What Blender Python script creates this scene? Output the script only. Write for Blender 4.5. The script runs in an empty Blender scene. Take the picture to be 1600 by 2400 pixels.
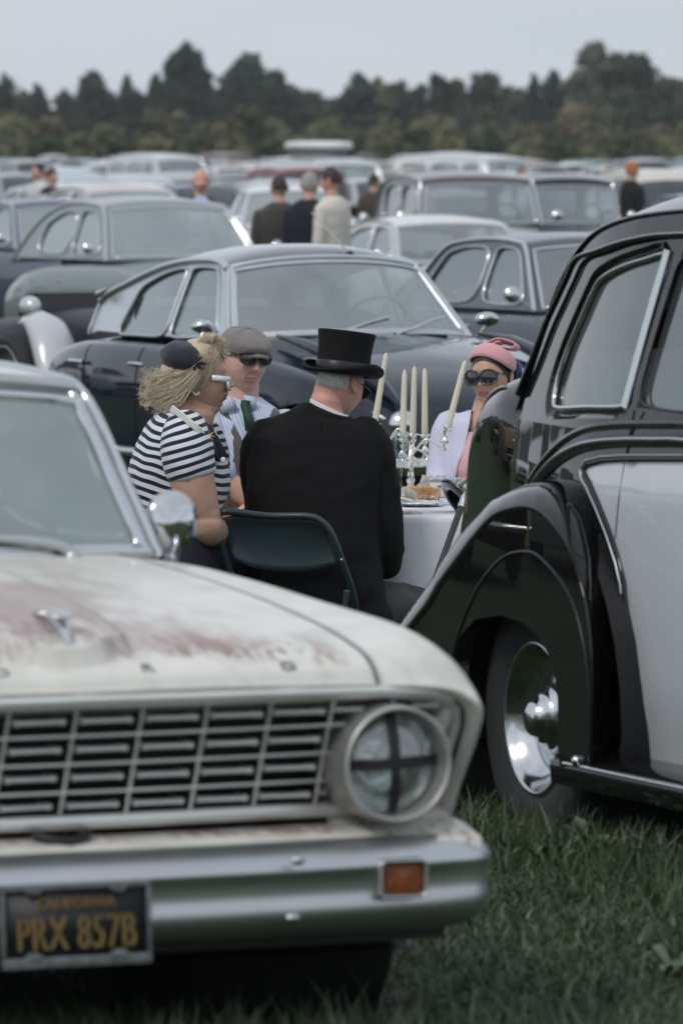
import bpy, bmesh, math, random
import numpy as np
from math import sin, cos, tan, atan, atan2, pi, radians, sqrt, hypot
from mathutils import Vector, Matrix, noise
from mathutils.geometry import delaunay_2d_cdt

random.seed(7)
SC = bpy.context.scene
COL = SC.collection

# ------------------------------------------------------------ camera
CAMZ = 1.87
FPX = 16000.0                       # focal length in pixels of the 1600 px wide photograph
TH = atan(850 / FPX)                # the camera looks slightly down
cam_d = bpy.data.cameras.new('camera')
cam = bpy.data.objects.new('camera', cam_d)
COL.objects.link(cam)
cam_d.sensor_fit = 'HORIZONTAL'
cam_d.sensor_width = 24.0
cam_d.lens = 24.0 * FPX / 1600.0
cam_d.clip_start = 0.5
cam_d.clip_end = 6000
cam.location = (0, 0, CAMZ)
cam.rotation_euler = (pi / 2 - TH, 0, 0)
cam_d.dof.use_dof = True
cam_d.dof.focus_distance = 23.8
cam_d.dof.aperture_fstop = 7.3
cam_d.dof.aperture_blades = 7
SC.camera = cam
SC.render.resolution_x = 682
SC.render.resolution_y = 1024

# ------------------------------------------------------------ sky and sun
world = bpy.data.worlds.new('World')
SC.world = world
world.use_nodes = True
wn, wl = world.node_tree.nodes, world.node_tree.links
wn.clear()
SUN_EL, SUN_AZ = radians(48), radians(215)      # azimuth measured clockwise from +Y
wo = wn.new('ShaderNodeOutputWorld')
bg = wn.new('ShaderNodeBackground')
bg.inputs['Strength'].default_value = 0.122
sky = wn.new('ShaderNodeTexSky')
sky.sky_type = 'NISHITA'
sky.sun_disc = False
sky.sun_elevation = SUN_EL
sky.sun_rotation = SUN_AZ
sky.dust_density = 2.0
sky.air_density = 1.0
# an even layer of high cloud over the clear sky: soft grey with slow variation
tc = wn.new('ShaderNodeTexCoord')
mp = wn.new('ShaderNodeMapping')
mp.inputs['Scale'].default_value = (1.0, 1.0, 2.6)
nz = wn.new('ShaderNodeTexNoise')
nz.inputs['Scale'].default_value = 2.2
nz.inputs['Detail'].default_value = 5
nz.inputs['Roughness'].default_value = 0.5
rmp = wn.new('ShaderNodeValToRGB')
rmp.color_ramp.elements[0].position = 0.3
rmp.color_ramp.elements[0].color = (3.55, 3.95, 4.45, 1)
rmp.color_ramp.elements[1].position = 0.72
rmp.color_ramp.elements[1].color = (5.7, 6.0, 6.35, 1)
mixw = wn.new('ShaderNodeMixRGB')
mixw.inputs['Fac'].default_value = 0.86
wl.new(tc.outputs['Generated'], mp.inputs['Vector'])
wl.new(mp.outputs['Vector'], nz.inputs['Vector'])
wl.new(nz.outputs['Fac'], rmp.inputs['Fac'])
wl.new(sky.outputs['Color'], mixw.inputs['Color1'])
wl.new(rmp.outputs['Color'], mixw.inputs['Color2'])
wl.new(mixw.outputs['Color'], bg.inputs['Color'])
wl.new(bg.outputs['Background'], wo.inputs['Surface'])

sun_d = bpy.data.lights.new('sun', 'SUN')
sun_d.energy = 0.9
sun_d.angle = radians(14)
sun_d.color = (1.0, 0.965, 0.92)
sun = bpy.data.objects.new('sun', sun_d)
COL.objects.link(sun)
sd = Vector((sin(SUN_AZ) * cos(SUN_EL), cos(SUN_AZ) * cos(SUN_EL), sin(SUN_EL)))
sun.rotation_euler = (-sd).to_track_quat('-Z', 'Y').to_euler()
sun.location = sd * 50

SC.view_settings.view_transform = 'Standard'
SC.view_settings.look = 'None'
SC.view_settings.exposure = 0.36
SC.view_settings.gamma = 1.0
SC.view_settings.use_curve_mapping = False
SC.render.engine = 'CYCLES'
SC.cycles.max_bounces = 10
SC.cycles.transparent_max_bounces = 16
SC.cycles.caustics_reflective = False
SC.cycles.caustics_refractive = False

# ------------------------------------------------------------ geometry of the place
def ray(u, v):
    """direction of the line of sight through photo pixel (u, v)"""
    a = (u - 800) / FPX; b = (1200 - v) / FPX
    return Vector((a, cos(TH) + b * sin(TH), -sin(TH) + b * cos(TH)))

def at(u, v, Y):
    d = ray(u, v)
    return Vector((0, 0, CAMZ)) + d * (Y / d.y)

def gz(y):
    """height of the field: a shallow dip beyond the nearest cars"""
    pts = [(0, .04), (14, .04), (20, 0), (24.5, -.18), (32, -.16), (36, -.12), (60, -.15), (4000, -.15)]
    for (a, za), (b, zb) in zip(pts, pts[1:]):
        if y <= b:
            t = max(0, (y - a) / (b - a)); t = t * t * (3 - 2 * t)
            return za + (zb - za) * t
    return -.15

class Frame:
    """a car's own axes: x forward, y to its left, z up"""
    def __init__(s, X, Y, Z, deg):
        s.O = Vector((X, Y, Z)); s.a = radians(deg)
        s.M = Matrix.Translation(s.O) @ Matrix.Rotation(s.a - pi / 2, 4, 'Z')
        s.I = s.M.inverted()
    def pk(s, u, v, ax, val):
        c = s.I @ Vector((0, 0, CAMZ)); d = s.I.to_3x3() @ ray(u, v)
        i = 'xyz'.index(ax)
        return c + d * ((val - c[i]) / d[i])

def lerp(a, b, t): return a + (b - a) * t
def clamp(x, a=0., b=1.): return max(a, min(b, x))
def sstep(a, b, x):
    t = clamp((x - a) / (b - a)); return t * t * (3 - 2 * t)

def cr(p, t):
    """Catmull-Rom through the points p at parameter t in 0..len-1"""
    n = len(p); i = int(clamp(math.floor(t), 0, n - 2)); f = t - i
    def g(k):
        if k < 0: return 2 * np.asarray(p[0], float) - np.asarray(p[1], float)
        if k > n - 1: return 2 * np.asarray(p[-1], float) - np.asarray(p[-2], float)
        return np.asarray(p[k], float)
    p0, p1, p2, p3 = g(i - 1), g(i), g(i + 1), g(i + 2)
    return .5 * ((2 * p1) + (p2 - p0) * f + (2 * p0 - 5 * p1 + 4 * p2 - p3) * f * f + (3 * p1 - p0 - 3 * p2 + p3) * f ** 3)

def smooth_path(pts, n, closed=False):
    pts = [tuple(p) for p in pts]
    if closed:
        m = len(pts); ext = [pts[-1]] + pts + [pts[0], pts[1]]
        return [tuple(cr(ext, 1 + m * k / n)) for k in range(n)]
    return [tuple(cr(pts, (len(pts) - 1) * k / (n - 1))) for k in range(n)]

def chaikin(poly, it=3, k=.16):
    """rounds the corners of a closed outline"""
    for _ in range(it):
        out = []
        for i, p in enumerate(poly):
            a, b = poly[i - 1], poly[(i + 1) % len(poly)]
            out += [(lerp(p[0], a[0], k), lerp(p[1], a[1], k)), (lerp(p[0], b[0], k), lerp(p[1], b[1], k))]
        poly = out; k = .25
    return poly

def interp(pts, x):
    """piecewise smooth y(x) through sorted (x, y) pairs"""
    if x <= pts[0][0]: return pts[0][1]
    for (a, ya), (b, yb) in zip(pts, pts[1:]):
        if x <= b: return ya + (yb - ya) * (x - a) / (b - a)
    return pts[-1][1]

# ------------------------------------------------------------ materials
MATS = {}
def mat(name, col, rough=.5, metal=0., coat=0., spec=.5, vary=0., vscale=6., bump=0., bscale=60., sheen=0., sss=0., trans=0., ior=1.45, alpha=1., usecol=False, croughness=.03):
    if name in MATS: return MATS[name]
    m = bpy.data.materials.new(name); m.use_nodes = True
    nt = m.node_tree; n, l = nt.nodes, nt.links
    b = n['Principled BSDF']
    b.inputs['Base Color'].default_value = (*col, 1)
    b.inputs['Roughness'].default_value = rough
    b.inputs['Metallic'].default_value = metal
    b.inputs['Specular IOR Level'].default_value = spec
    b.inputs['Coat Weight'].default_value = coat
    b.inputs['Coat Roughness'].default_value = croughness
    b.inputs['Sheen Weight'].default_value = sheen
    b.inputs['Transmission Weight'].default_value = trans
    b.inputs['IOR'].default_value = ior
    b.inputs['Alpha'].default_value = alpha
    if sss:
        b.inputs['Subsurface Weight'].default_value = sss
        b.inputs['Subsurface Radius'].default_value = (.01, .004, .002)
        b.inputs['Subsurface Scale'].default_value = .6
    t = n.new('ShaderNodeTexCoord')
    src = None
    if usecol:
        oi = n.new('ShaderNodeObjectInfo'); src = oi.outputs['Color']
        l.new(src, b.inputs['Base Color'])
    if vary:
        z = n.new('ShaderNodeTexNoise'); z.inputs['Scale'].default_value = vscale; z.inputs['Detail'].default_value = 4
        l.new(t.outputs['Object'], z.inputs['Vector'])
        r = n.new('ShaderNodeMapRange')
        r.inputs['From Min'].default_value = .25; r.inputs['From Max'].default_value = .75
        r.inputs['To Min'].default_value = 1 - vary; r.inputs['To Max'].default_value = 1 + vary
        l.new(z.outputs['Fac'], r.inputs['Value'])
        v = n.new('ShaderNodeVectorMath'); v.operation = 'SCALE'
        if src: l.new(src, v.inputs[0])
        else: v.inputs[0].default_value = col
        l.new(r.outputs['Result'], v.inputs['Scale'])
        l.new(v.outputs['Vector'], b.inputs['Base Color'])
    if bump:
        z = n.new('ShaderNodeTexNoise'); z.inputs['Scale'].default_value = bscale; z.inputs['Detail'].default_value = 3
        l.new(t.outputs['Object'], z.inputs['Vector'])
        bp = n.new('ShaderNodeBump'); bp.inputs['Strength'].default_value = bump; bp.inputs['Distance'].default_value = .01
        l.new(z.outputs['Fac'], bp.inputs['Height']); l.new(bp.outputs['Normal'], b.inputs['Normal'])
    MATS[name] = m
    return m

def glass_mat(name, tint=(.85, .93, .92), refl=.12, rough=.015, dust_reflection=.0):
    """a thin pane: clear with a tint, more mirror-like at a glancing angle"""
    if name in MATS: return MATS[name]
    m = bpy.data.materials.new(name); m.use_nodes = True
    n, l = m.node_tree.nodes, m.node_tree.links
    n.clear()
    o = n.new('ShaderNodeOutputMaterial'); mx = n.new('ShaderNodeMixShader')
    tr = n.new('ShaderNodeBsdfTransparent'); tr.inputs['Color'].default_value = (*tint, 1)
    gl = n.new('ShaderNodeBsdfGlossy'); gl.inputs['Roughness'].default_value = rough
    gl.inputs['Color'].default_value = (.95, .98, .98, 1)
    lw = n.new('ShaderNodeFresnel'); lw.inputs['IOR'].default_value = 1.5
    ad = n.new('ShaderNodeMath'); ad.operation = 'ADD'; ad.use_clamp = True; ad.inputs[1].default_value = refl
    l.new(lw.outputs['Fac'], ad.inputs[0]); l.new(ad.outputs[0], mx.inputs['Fac'])
    l.new(tr.outputs[0], mx.inputs[1]); l.new(gl.outputs[0], mx.inputs[2]); 
    last = mx.outputs[0]
    if dust_reflection:                     # dusty film, thicker in places; its green tint paints in reflected trees
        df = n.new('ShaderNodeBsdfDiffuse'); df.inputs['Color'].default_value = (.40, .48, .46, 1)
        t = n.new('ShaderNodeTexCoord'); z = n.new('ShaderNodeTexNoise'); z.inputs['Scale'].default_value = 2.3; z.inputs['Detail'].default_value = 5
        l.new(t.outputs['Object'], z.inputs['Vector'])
        r = n.new('ShaderNodeMapRange'); r.inputs['From Min'].default_value = .3; r.inputs['From Max'].default_value = .7; r.inputs['To Min'].default_value = dust_reflection * .5; r.inputs['To Max'].default_value = dust_reflection * 1.4
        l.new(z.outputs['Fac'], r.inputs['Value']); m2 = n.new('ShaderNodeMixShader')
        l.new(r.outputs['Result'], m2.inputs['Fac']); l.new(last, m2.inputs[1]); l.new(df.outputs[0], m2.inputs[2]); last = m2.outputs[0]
    l.new(last, o.inputs['Surface'])
    MATS[name] = m
    return m

CHROME = mat('chrome', (.62, .63, .64), .09, 1, bump=.02, bscale=9)
CHROME_DULL = mat('aged_chrome', (.54, .56, .57), .38, 1, vary=.06, vscale=5, bump=.02, bscale=18)
SILVER = mat('polished_silver', (.80, .77, .72), .16, 1)
RUBBER = mat('tyre_rubber', (.022, .022, .024), .75, vary=.2, bump=.15, bscale=80)
BLACK = mat('black_trim', (.012, .012, .013), .45)
DARK = mat('dark_interior', (.022, .023, .024), .8)
SEAT = mat('seat_leather', (.16, .17, .165), .5, vary=.15)
SEAT_GREEN = mat('seat_green_cloth', (.13, .20, .19), .6, vary=.15)
GLASS = glass_mat('window_glass')
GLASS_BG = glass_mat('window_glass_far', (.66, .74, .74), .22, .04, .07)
PAINT = mat('car_paint', (.5, .5, .5), .28, coat=.6, spec=.15, vary=.05, usecol=True)

# ------------------------------------------------------------ mesh builder
class MB:
    def __init__(s): s.v = []; s.f = []
    def add(s, vs, fs):
        o = len(s.v); s.v += [tuple(p) for p in vs]; s.f += [tuple(i + o for i in f) for f in fs]
        return s
    def grid(s, rows, cu=False, cv=False, skip=None):
        R = len(rows); Cc = len(rows[0]); vs = [p for r in rows for p in r]; fs = []
        for i in range(R if cu else R - 1):
            for j in range(Cc if cv else Cc - 1):
                a = i * Cc + j; b = i * Cc + (j + 1) % Cc
                c = ((i + 1) % R) * Cc + (j + 1) % Cc; d = ((i + 1) % R) * Cc + j
                if skip and skip(vs[a], vs[b], vs[c], vs[d]): continue
                fs.append((a, b, c, d))
        return s.add(vs, fs)
    def tube(s, path, r, n=8, caps=True, closed=False, flat=1., up=None):
        P = [Vector(p) for p in path]; N = len(P); rows = []
        ref = Vector(up) if up else Vector((0, 0, 1))
        for i, p in enumerate(P):
            if closed: t = P[(i + 1) % N] - P[i - 1]
            else: t = P[min(i + 1, N - 1)] - P[max(i - 1, 0)]
            t.normalize()
            a = t.cross(ref)
            if a.length < 1e-3: a = t.cross(Vector((1, 0, 0)))
            a.normalize(); b = a.cross(t)
            rr = r[i] if isinstance(r, (list, tuple)) else r
            rows.append([p + a * cos(2 * pi * k / n) * rr + b * sin(2 * pi * k / n) * rr * flat for k in range(n)])
        s.grid(rows, cu=closed, cv=True)
        if caps and not closed:
            for row, rev in ((rows[0], True), (rows[-1], False)):
                idx = list(range(n)); s.add(row, [tuple(idx if not rev else idx[::-1])])
        return s
    def lathe(s, prof, n=24, M=None):
        """profile of (radius, height) turned about z, then moved by M"""
        M = M or Matrix()
        rows = [[M @ Vector((r * cos(2 * pi * k / n), r * sin(2 * pi * k / n), h)) for k in range(n)] for r, h in prof]
        return s.grid(rows, cv=True)
    def box(s, c, d, M=None):
        M = M or Matrix(); x, y, z = (q / 2 for q in d)
        vs = [M @ (Vector(c) + Vector((i * x, j * y, k * z))) for i in (-1, 1) for j in (-1, 1) for k in (-1, 1)]
        return s.add(vs, [(0, 1, 3, 2), (4, 6, 7, 5), (0, 4, 5, 1), (2, 3, 7, 6), (0, 2, 6, 4), (1, 5, 7, 3)])
    def ball(s, c, r, nu=16, nv=10, M=None):
        r = r if isinstance(r, (list, tuple)) else (r, r, r)
        rows = []
        for i in range(nv + 1):
            a = pi * i / nv
            rows.append([Vector((r[0] * sin(a) * cos(2 * pi * k / nu), r[1] * sin(a) * sin(2 * pi * k / nu), r[2] * cos(a))) for k in range(nu)])
        rows = [[(M @ p if M else p) + Vector(c) for p in row] for row in rows]
        return s.grid(rows, cv=True)
    def prism(s, poly, fa, fb):
        n = len(poly)
        a = [fa(*p) for p in poly]; b = [fb(*p) for p in poly]
        fs = [(i, (i + 1) % n, n + (i + 1) % n, n + i) for i in range(n)]
        fs += [tuple(range(n))[::-1], tuple(range(n, 2 * n))]
        return s.add(a + b, fs)
    def panel(s, outline, holes, fmap, step=.05, dens=True):
        """a sheet bounded by outline with holes, both in 2D, laid on the surface fmap(x, y)"""
        def den(poly):
            out = []
            for i, p in enumerate(poly):
                q = poly[(i + 1) % len(poly)]
                k = max(1, int(hypot(q[0] - p[0], q[1] - p[1]) / step)) if dens else 1
                out += [(lerp(p[0], q[0], j / k), lerp(p[1], q[1], j / k)) for j in range(k)]
            return out
        loops = [den(outline)] + [den(h) for h in holes]
        vs = []; es = []
        for lp in loops:
            o = len(vs); vs += lp; es += [(o + i, o + (i + 1) % len(lp)) for i in range(len(lp))]
        def inside(x, y, poly):
            c = False; j = len(poly) - 1
            for i in range(len(poly)):
                xi, yi = poly[i]; xj, yj = poly[j]
                if (yi > y) != (yj > y) and x < (xj - xi) * (y - yi) / (yj - yi + 1e-12) + xi: c = not c
                j = i
            return c
        xs = [p[0] for p in outline]; ys = [p[1] for p in outline]
        B = np.array(vs)
        x = min(xs) + step / 2
        while x < max(xs):
            y = min(ys) + step / 2
            while y < max(ys):
                if inside(x, y, loops[0]) and not any(inside(x, y, h) for h in loops[1:]):
                    if np.min(np.hypot(B[:, 0] - x, B[:, 1] - y)) > step * .4: vs.append((x, y))
                y += step
            x += step
        r = delaunay_2d_cdt([Vector(p) for p in vs], es, [], 0, 1e-6)
        V, T = r[0], r[2]
        keep = []
        for t in T:
            cx = sum(V[i][0] for i in t) / len(t); cy = sum(V[i][1] for i in t) / len(t)
            if inside(cx, cy, loops[0]) and not any(inside(cx, cy, h) for h in loops[1:]): keep.append(tuple(t))
        return s.add([fmap(p[0], p[1]) for p in V], keep)
    def build(s, name, m, parent=None, smooth=True, sharp=None, bevel=None, merge=0, recalc=False, solid=None, subsurf=0):
        me = bpy.data.meshes.new(name)
        me.from_pydata(s.v, [], s.f)
        if merge or recalc:
            bm = bmesh.new(); bm.from_mesh(me)
            if merge: bmesh.ops.remove_doubles(bm, verts=bm.verts, dist=merge)
            if recalc: bmesh.ops.recalc_face_normals(bm, faces=bm.faces)
            bm.to_mesh(me); bm.free()
        if smooth:
            me.polygons.foreach_set('use_smooth', [True] * len(me.polygons))
            if sharp: me.set_sharp_from_angle(angle=radians(sharp))
        me.materials.append(m)
        o = bpy.data.objects.new(name, me); COL.objects.link(o)
        if parent: o.parent = parent
        if bevel:
            b = o.modifiers.new('bevel', 'BEVEL'); b.width = bevel; b.segments = 2; b.limit_method = 'ANGLE'
        if solid:
            b = o.modifiers.new('solid', 'SOLIDIFY'); b.thickness = solid; b.offset = 0
        if subsurf:
            b = o.modifiers.new('sub', 'SUBSURF'); b.levels = b.render_levels = subsurf
        return o

def tag(o, label=None, cat=None, group=None, kind=None):
    if label: o['label'] = label
    if cat: o['category'] = cat
    if group: o['group'] = group
    if kind: o['kind'] = kind
    return o

def thing(name, label, cat, M=None, group=None):
    o = bpy.data.objects.new(name, None); COL.objects.link(o)
    o.empty_display_size = .1
    if M is not None: o.matrix_world = M
    return tag(o, label, cat, group)

def text_obj(txt, name, m, parent, M, size, ext=.002, sx=1., spacing=1.):
    cu = bpy.data.curves.new(name, 'FONT'); cu.body = txt; cu.size = size; cu.extrude = ext
    cu.align_x = 'CENTER'; cu.align_y = 'CENTER'; cu.space_character = spacing
    to = bpy.data.objects.new(name, cu); COL.objects.link(to)
    bpy.context.view_layer.update()
    dg = bpy.context.evaluated_depsgraph_get()
    me = bpy.data.meshes.new_from_object(to.evaluated_get(dg))
    bpy.data.objects.remove(to)
    me.transform(M @ Matrix.Diagonal((sx, 1, 1, 1)))
    me.materials.clear(); me.materials.append(m)
    o = bpy.data.objects.new(name, me); COL.objects.link(o); o.parent = parent
    return o

def wheel(parent, c, R=.33, w=.18, side=-1, capR=.2, cap=None, dish=.02, n=40, rim_col=None):
    """tyre with rounded shoulders, its rim and a domed cap; side is the outward y direction"""
    M = Matrix.Translation(c) @ Matrix.Rotation(-pi / 2 * side, 4, 'X')
    ri = capR + .03
    t = MB().lathe([(ri - .02, -w / 2), (ri + .02, -w / 2), (R - .05, -w / 2 + .0), (R - .015, -w / 2 + .02), (R, -w / 2 + .05), (R, w / 2 - .05), (R - .015, w / 2 - .02),
                    (R - .05, w / 2), ((R + ri) / 2, w / 2 + .006), (ri + .02, w / 2 - .004), (ri, w / 2 - .02), (ri - .02, w / 2 - .05)], n, M).build('tyre', RUBBER, parent)
    rm = MB().lathe([(ri + .008, w / 2 - .004), (ri + .004, w / 2 + .006), (ri - .012, w / 2 + .004), (ri - .02, w / 2 - .02), (capR - .03, w / 2 - .045), (capR * .5, w / 2 - .035), (0.001, w / 2 - .035)], n, M).build('rim', rim_col or CHROME, parent)
    hp = [(capR * .62, w / 2 - .04), (capR * .60, w / 2 - .005), (capR * .5, w / 2 + .012), (capR * .3, w / 2 + .02), (capR * .27, w / 2 + .03), (0.001, w / 2 + .034)]
    h = MB().lathe(hp, n, M).build('hubcap', cap or CHROME, parent)
    return t

# ------------------------------------------------------------ generic car pieces
class Surf:
    """smooth surface through cross-sections; s runs along the sections, t across each"""
    def __init__(s, secs): s.S = secs; s.ns = len(secs) - 1; s.nt = len(secs[0]) - 1
    def p(s, a, t):
        i = int(clamp(math.floor(a), 0, s.ns - 1))
        ks = [i - 1, i, i + 1, i + 2]; pts = []
        for k in ks: pts.append(cr(s.S[int(clamp(k, 0, s.ns))], t))
        if i - 1 < 0: pts[0] = 2 * pts[1] - pts[2]
        if i + 2 > s.ns: pts[3] = 2 * pts[2] - pts[1]
        f = a - i; p0, p1, p2, p3 = pts
        return .5 * ((2 * p1) + (p2 - p0) * f + (2 * p0 - 5 * p1 + 4 * p2 - p3) * f * f + (3 * p1 - p0 - 3 * p2 + p3) * f ** 3)
    def n(s, a, t, e=.02):
        a0, a1 = clamp(a - e, 0, s.ns), clamp(a + e, 0, s.ns); t0, t1 = clamp(t - e, 0, s.nt), clamp(t + e, 0, s.nt)
        d = np.cross(s.p(a1, t) - s.p(a0, t), s.p(a, t1) - s.p(a, t0)); L = np.linalg.norm(d)
        return d / L if L > 1e-9 else d
    def patch(s, a0, a1, t0, t1, na, nt, off=0., flip=False):
        rows = []
        for i in range(na + 1):
            a = lerp(a0, a1, i / na); r = []
            for j in range(nt + 1):
                t = lerp(t0, t1, j / nt); q = s.p(a, t)
                if off: q = q + s.n(a, t) * off
                if flip: q = np.array((q[0], -q[1], q[2]))
                r.append(tuple(q))
            rows.append(r)
        return rows[::-1] if flip else rows

def arches(mb, axles, R, zc, ymin=.3):
    """cut wheel openings of radius R about each axle into the body sides held by mb"""
    V = mb.v; keep = []
    def d(p, ax): return hypot(p[0] - ax, p[2] - zc)
    for f in mb.f:
        bad = False
        for ax in axles:
            if all(d(V[i], ax) < R and abs(V[i][1]) > ymin for i in f): bad = True
        if not bad: keep.append(f)
    used = set(i for f in keep for i in f)
    for i in used:
        p = V[i]
        if abs(p[1]) <= ymin: continue
        for ax in axles:
            q = d(p, ax)
            if 1e-6 < q < R: V[i] = (ax + (p[0] - ax) * R / q, p[1], zc + (p[2] - zc) * R / q)
    mb.f = keep

def body_sections(st):
    """st: list of (x, half width, top z at centre, shoulder z, sill z, crown drop)"""
    out = []
    for x, w, zt, zs, zl, c in st:
        out.append([(x, 0, zt), (x, .45 * w, zt - c * .25), (x, .80 * w, zt - c * .8), (x, .94 * w, lerp(zs, zt - c, .45)), (x, 1.0 * w, lerp(zs, zl, .12)),
                    (x, 1.015 * w, lerp(zs, zl, .45)), (x, .985 * w, lerp(zs, zl, .8)), (x, .93 * w, zl)])
    return out

def lower_body(parent, st, m, axles, R=.37, zc=.33, na=64, nt=30, name='body'):
    S = Surf(body_sections(st)); mb = MB()
    for fl in (False, True):
        mb.grid(S.patch(0, S.ns, 0, S.nt, na, nt, flip=fl))
    for k in (0, S.ns):                         # close nose and tail
        half = [tuple(S.p(k, S.nt * j / nt)) for j in range(nt + 1)]
        ring = half + [(p[0], -p[1], p[2]) for p in half[::-1]]
        x, y, z = np.mean(np.array(ring), axis=0)
        for q in range(2):
            pass
        rows = [[(lerp(x + (-.03 if k == 0 else .03), p[0], f), p[1] * f, lerp(z, p[2], f)) for p in ring] for f in (0.02, .5, .85, 1.)]
        mb.grid(rows)
    arches(mb, axles, R, zc)
    o = mb.build(name, m, parent, sharp=40, merge=.0005)
    for ax in axles:                            # dark wheel wells
        for sd in (1, -1):
            w = interp([(q[0], q[1]) for q in sorted(st)], ax)
            M = Matrix.Translation((ax, 0, zc)) @ Matrix.Rotation(-pi / 2 * sd, 4, 'X')
            MB().lathe([(R + .01, w * .93), (R + .01, w * .5), (.01, w * .5)], 24, M).build('wheel_well', BLACK, parent)
    return S

def greenhouse(parent, m, edge, crown, wb, zb, tum, wins, front=None, rear=None, roofseg=None, chrome=None, glass=None, pw=2.4, rear_base=None, bulge=0., trim_r=.008, far_side=True, step=.07, base=None, frame_w=.055, tgl=.93, pillar_m=None):
    """edge: (x, z) control points front base > roof > rear base; crown: per point (dx, dz) of the centre line
       wb, zb: half width and height of the belt line as functions of x; wins: side window outlines (x, z)"""
    glass = glass or GLASS; chrome = chrome or CHROME
    def g(x, z):
        h = max(0., z - zb(x)); return wb(x) - tum * h - .25 * tum * h * h + bulge * sin(min(1, h / .45) * pi)
    n = len(edge) - 1
    def E(s): return cr(edge, s)
    def C(s): return cr(crown, s)
    def P(s, t, off=0.):
        e = E(s); c = C(s); y = g(e[0], e[1]); k = 1 - abs(t) ** pw
        return (e[0] + c[0] * k, t * y, e[1] + c[1] * k + off)
    def strip(s0, s1, t0, t1, ns, nt): return [[P(lerp(s0, s1, i / ns), lerp(t0, t1, j / nt)) for j in range(nt + 1)] for i in range(ns + 1)]
    r0, r1 = roofseg
    rb = MB().grid(strip(r0, r1, -1, 1, 22, 24)); roof = rb.build('roof', m, parent)
    for seg, nm in ((front, 'windscreen'), (rear, 'rear_window')):
        if not seg: continue
        s0, s1 = seg
        fr = MB()
        fr.grid(strip(s0, s1, -1, -tgl, 12, 3)); fr.grid(strip(s0, s1, tgl, 1, 12, 3))
        d = (s1 - s0)
        fr.grid(strip(s0, s0 + d * .05, -tgl, tgl, 2, 20)); fr.grid(strip(s1 - d * .06, s1, -tgl, tgl, 2, 20))
        fr.build('window_surround', pillar_m or m, parent, merge=.0005)
        gl = MB().grid([[(p[0], p[1] * .995, p[2]) for p in row] for row in strip(s0 + d * .04, s1 - d * .05, -tgl, tgl, 10, 20)])
        go = gl.build(nm, glass, parent)
        a, b = s0 + d * .05, s1 - d * .06
        loop = [P(a, lerp(-tgl, tgl, j / 20)) for j in range(21)] + [P(lerp(a, b, j / 10), tgl) for j in range(1, 11)] + [P(b, lerp(tgl, -tgl, j / 20)) for j in range(1, 21)] + [P(lerp(b, a, j / 10), -tgl) for j in range(1, 10)]
        MB().tube(loop, trim_r * 1.3, 6, closed=True).build('chrome_trim', chrome, go)
    bx0, bx1 = edge[-1][0], edge[0][0]
    base = base or [(x, zb(x)) for x in [lerp(bx0, bx1, k / 14) for k in range(15)]]
    up = [tuple(E(n * k / 60)) for k in range(61)]
    outline = [tuple(q) for q in up] + base[1:-1]
    hol = [chaikin(w) for w in wins]
    for sd in ((-1, 1) if far_side else (-1,)):
        MB().panel(outline, hol, lambda x, z: (x, sd * g(x, z), z), step).build('side_panel', pillar_m or m, parent)
        MB().tube([(q[0], sd * (g(q[0], q[1]) + .004), q[1]) for q in up], trim_r * 1.4, 6).build('rain_gutter', chrome, parent)
        for h in hol:
            go = MB().panel(h, [], lambda x, z: (x, sd * (g(x, z) - .012), z), step * 2).build('side_window', glass, parent)
            cx = sum(p[0] for p in h) / len(h); cz = sum(p[1] for p in h) / len(h)
            MB().tube([(p[0], sd * (g(p[0], p[1]) + .003), p[1]) for p in h], trim_r, 6, closed=True, up=(0, 1, 0)).build('chrome_trim', chrome, go)
    return g, P

def seats(parent, xs, zb, w, m=SEAT, zt=None, full=True):
    for x in xs:
        zt_ = zt or zb + .12
        if full:
            rows = []
            for f, dx in ((0, .12), (.25, .06), (.8, -.02), (1., -.06), (1.0, -.13), (.7, -.2), (0, -.16)):
                rows.append([(x + dx, w * t, lerp(.3, zt_, f) - .03 * abs(t) ** 6) for t in [q / 8 - 1 for q in range(17)]])
            MB().grid(rows).build('seat', m, parent)
        else:
            for sd in (-1, 1):
                rows = []
                for f, dx in ((0, .12), (.25, .06), (.8, -.02), (1., -.06), (1.0, -.13), (.7, -.2), (0, -.16)):
                    rows.append([(x + dx, sd * w * .52 + w * .42 * t, lerp(.3, zt_, f) - .05 * abs(t) ** 4) for t in [q / 5 - 1 for q in range(11)]])
                MB().grid(rows).build('seat', m, parent)

def steering(parent, c, R=.19, tilt=60, m=None):
    M = Matrix.Translation(c) @ Matrix.Rotation(radians(-90 + tilt - 25), 4, 'Y')
    mb = MB().tube([M @ Vector((R * cos(2 * pi * k / 32), R * sin(2 * pi * k / 32), 0)) for k in range(32)], .011, 8, closed=True)
    mb.tube([M @ Vector((0, -R, 0)), M @ Vector((0, R, 0))], .008, 6); mb.tube([M @ Vector((0, 0, 0)), M @ Vector((0, 0, -.3))], .02, 8)
    return mb.build('steering_wheel', m or BLACK, parent)
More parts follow.
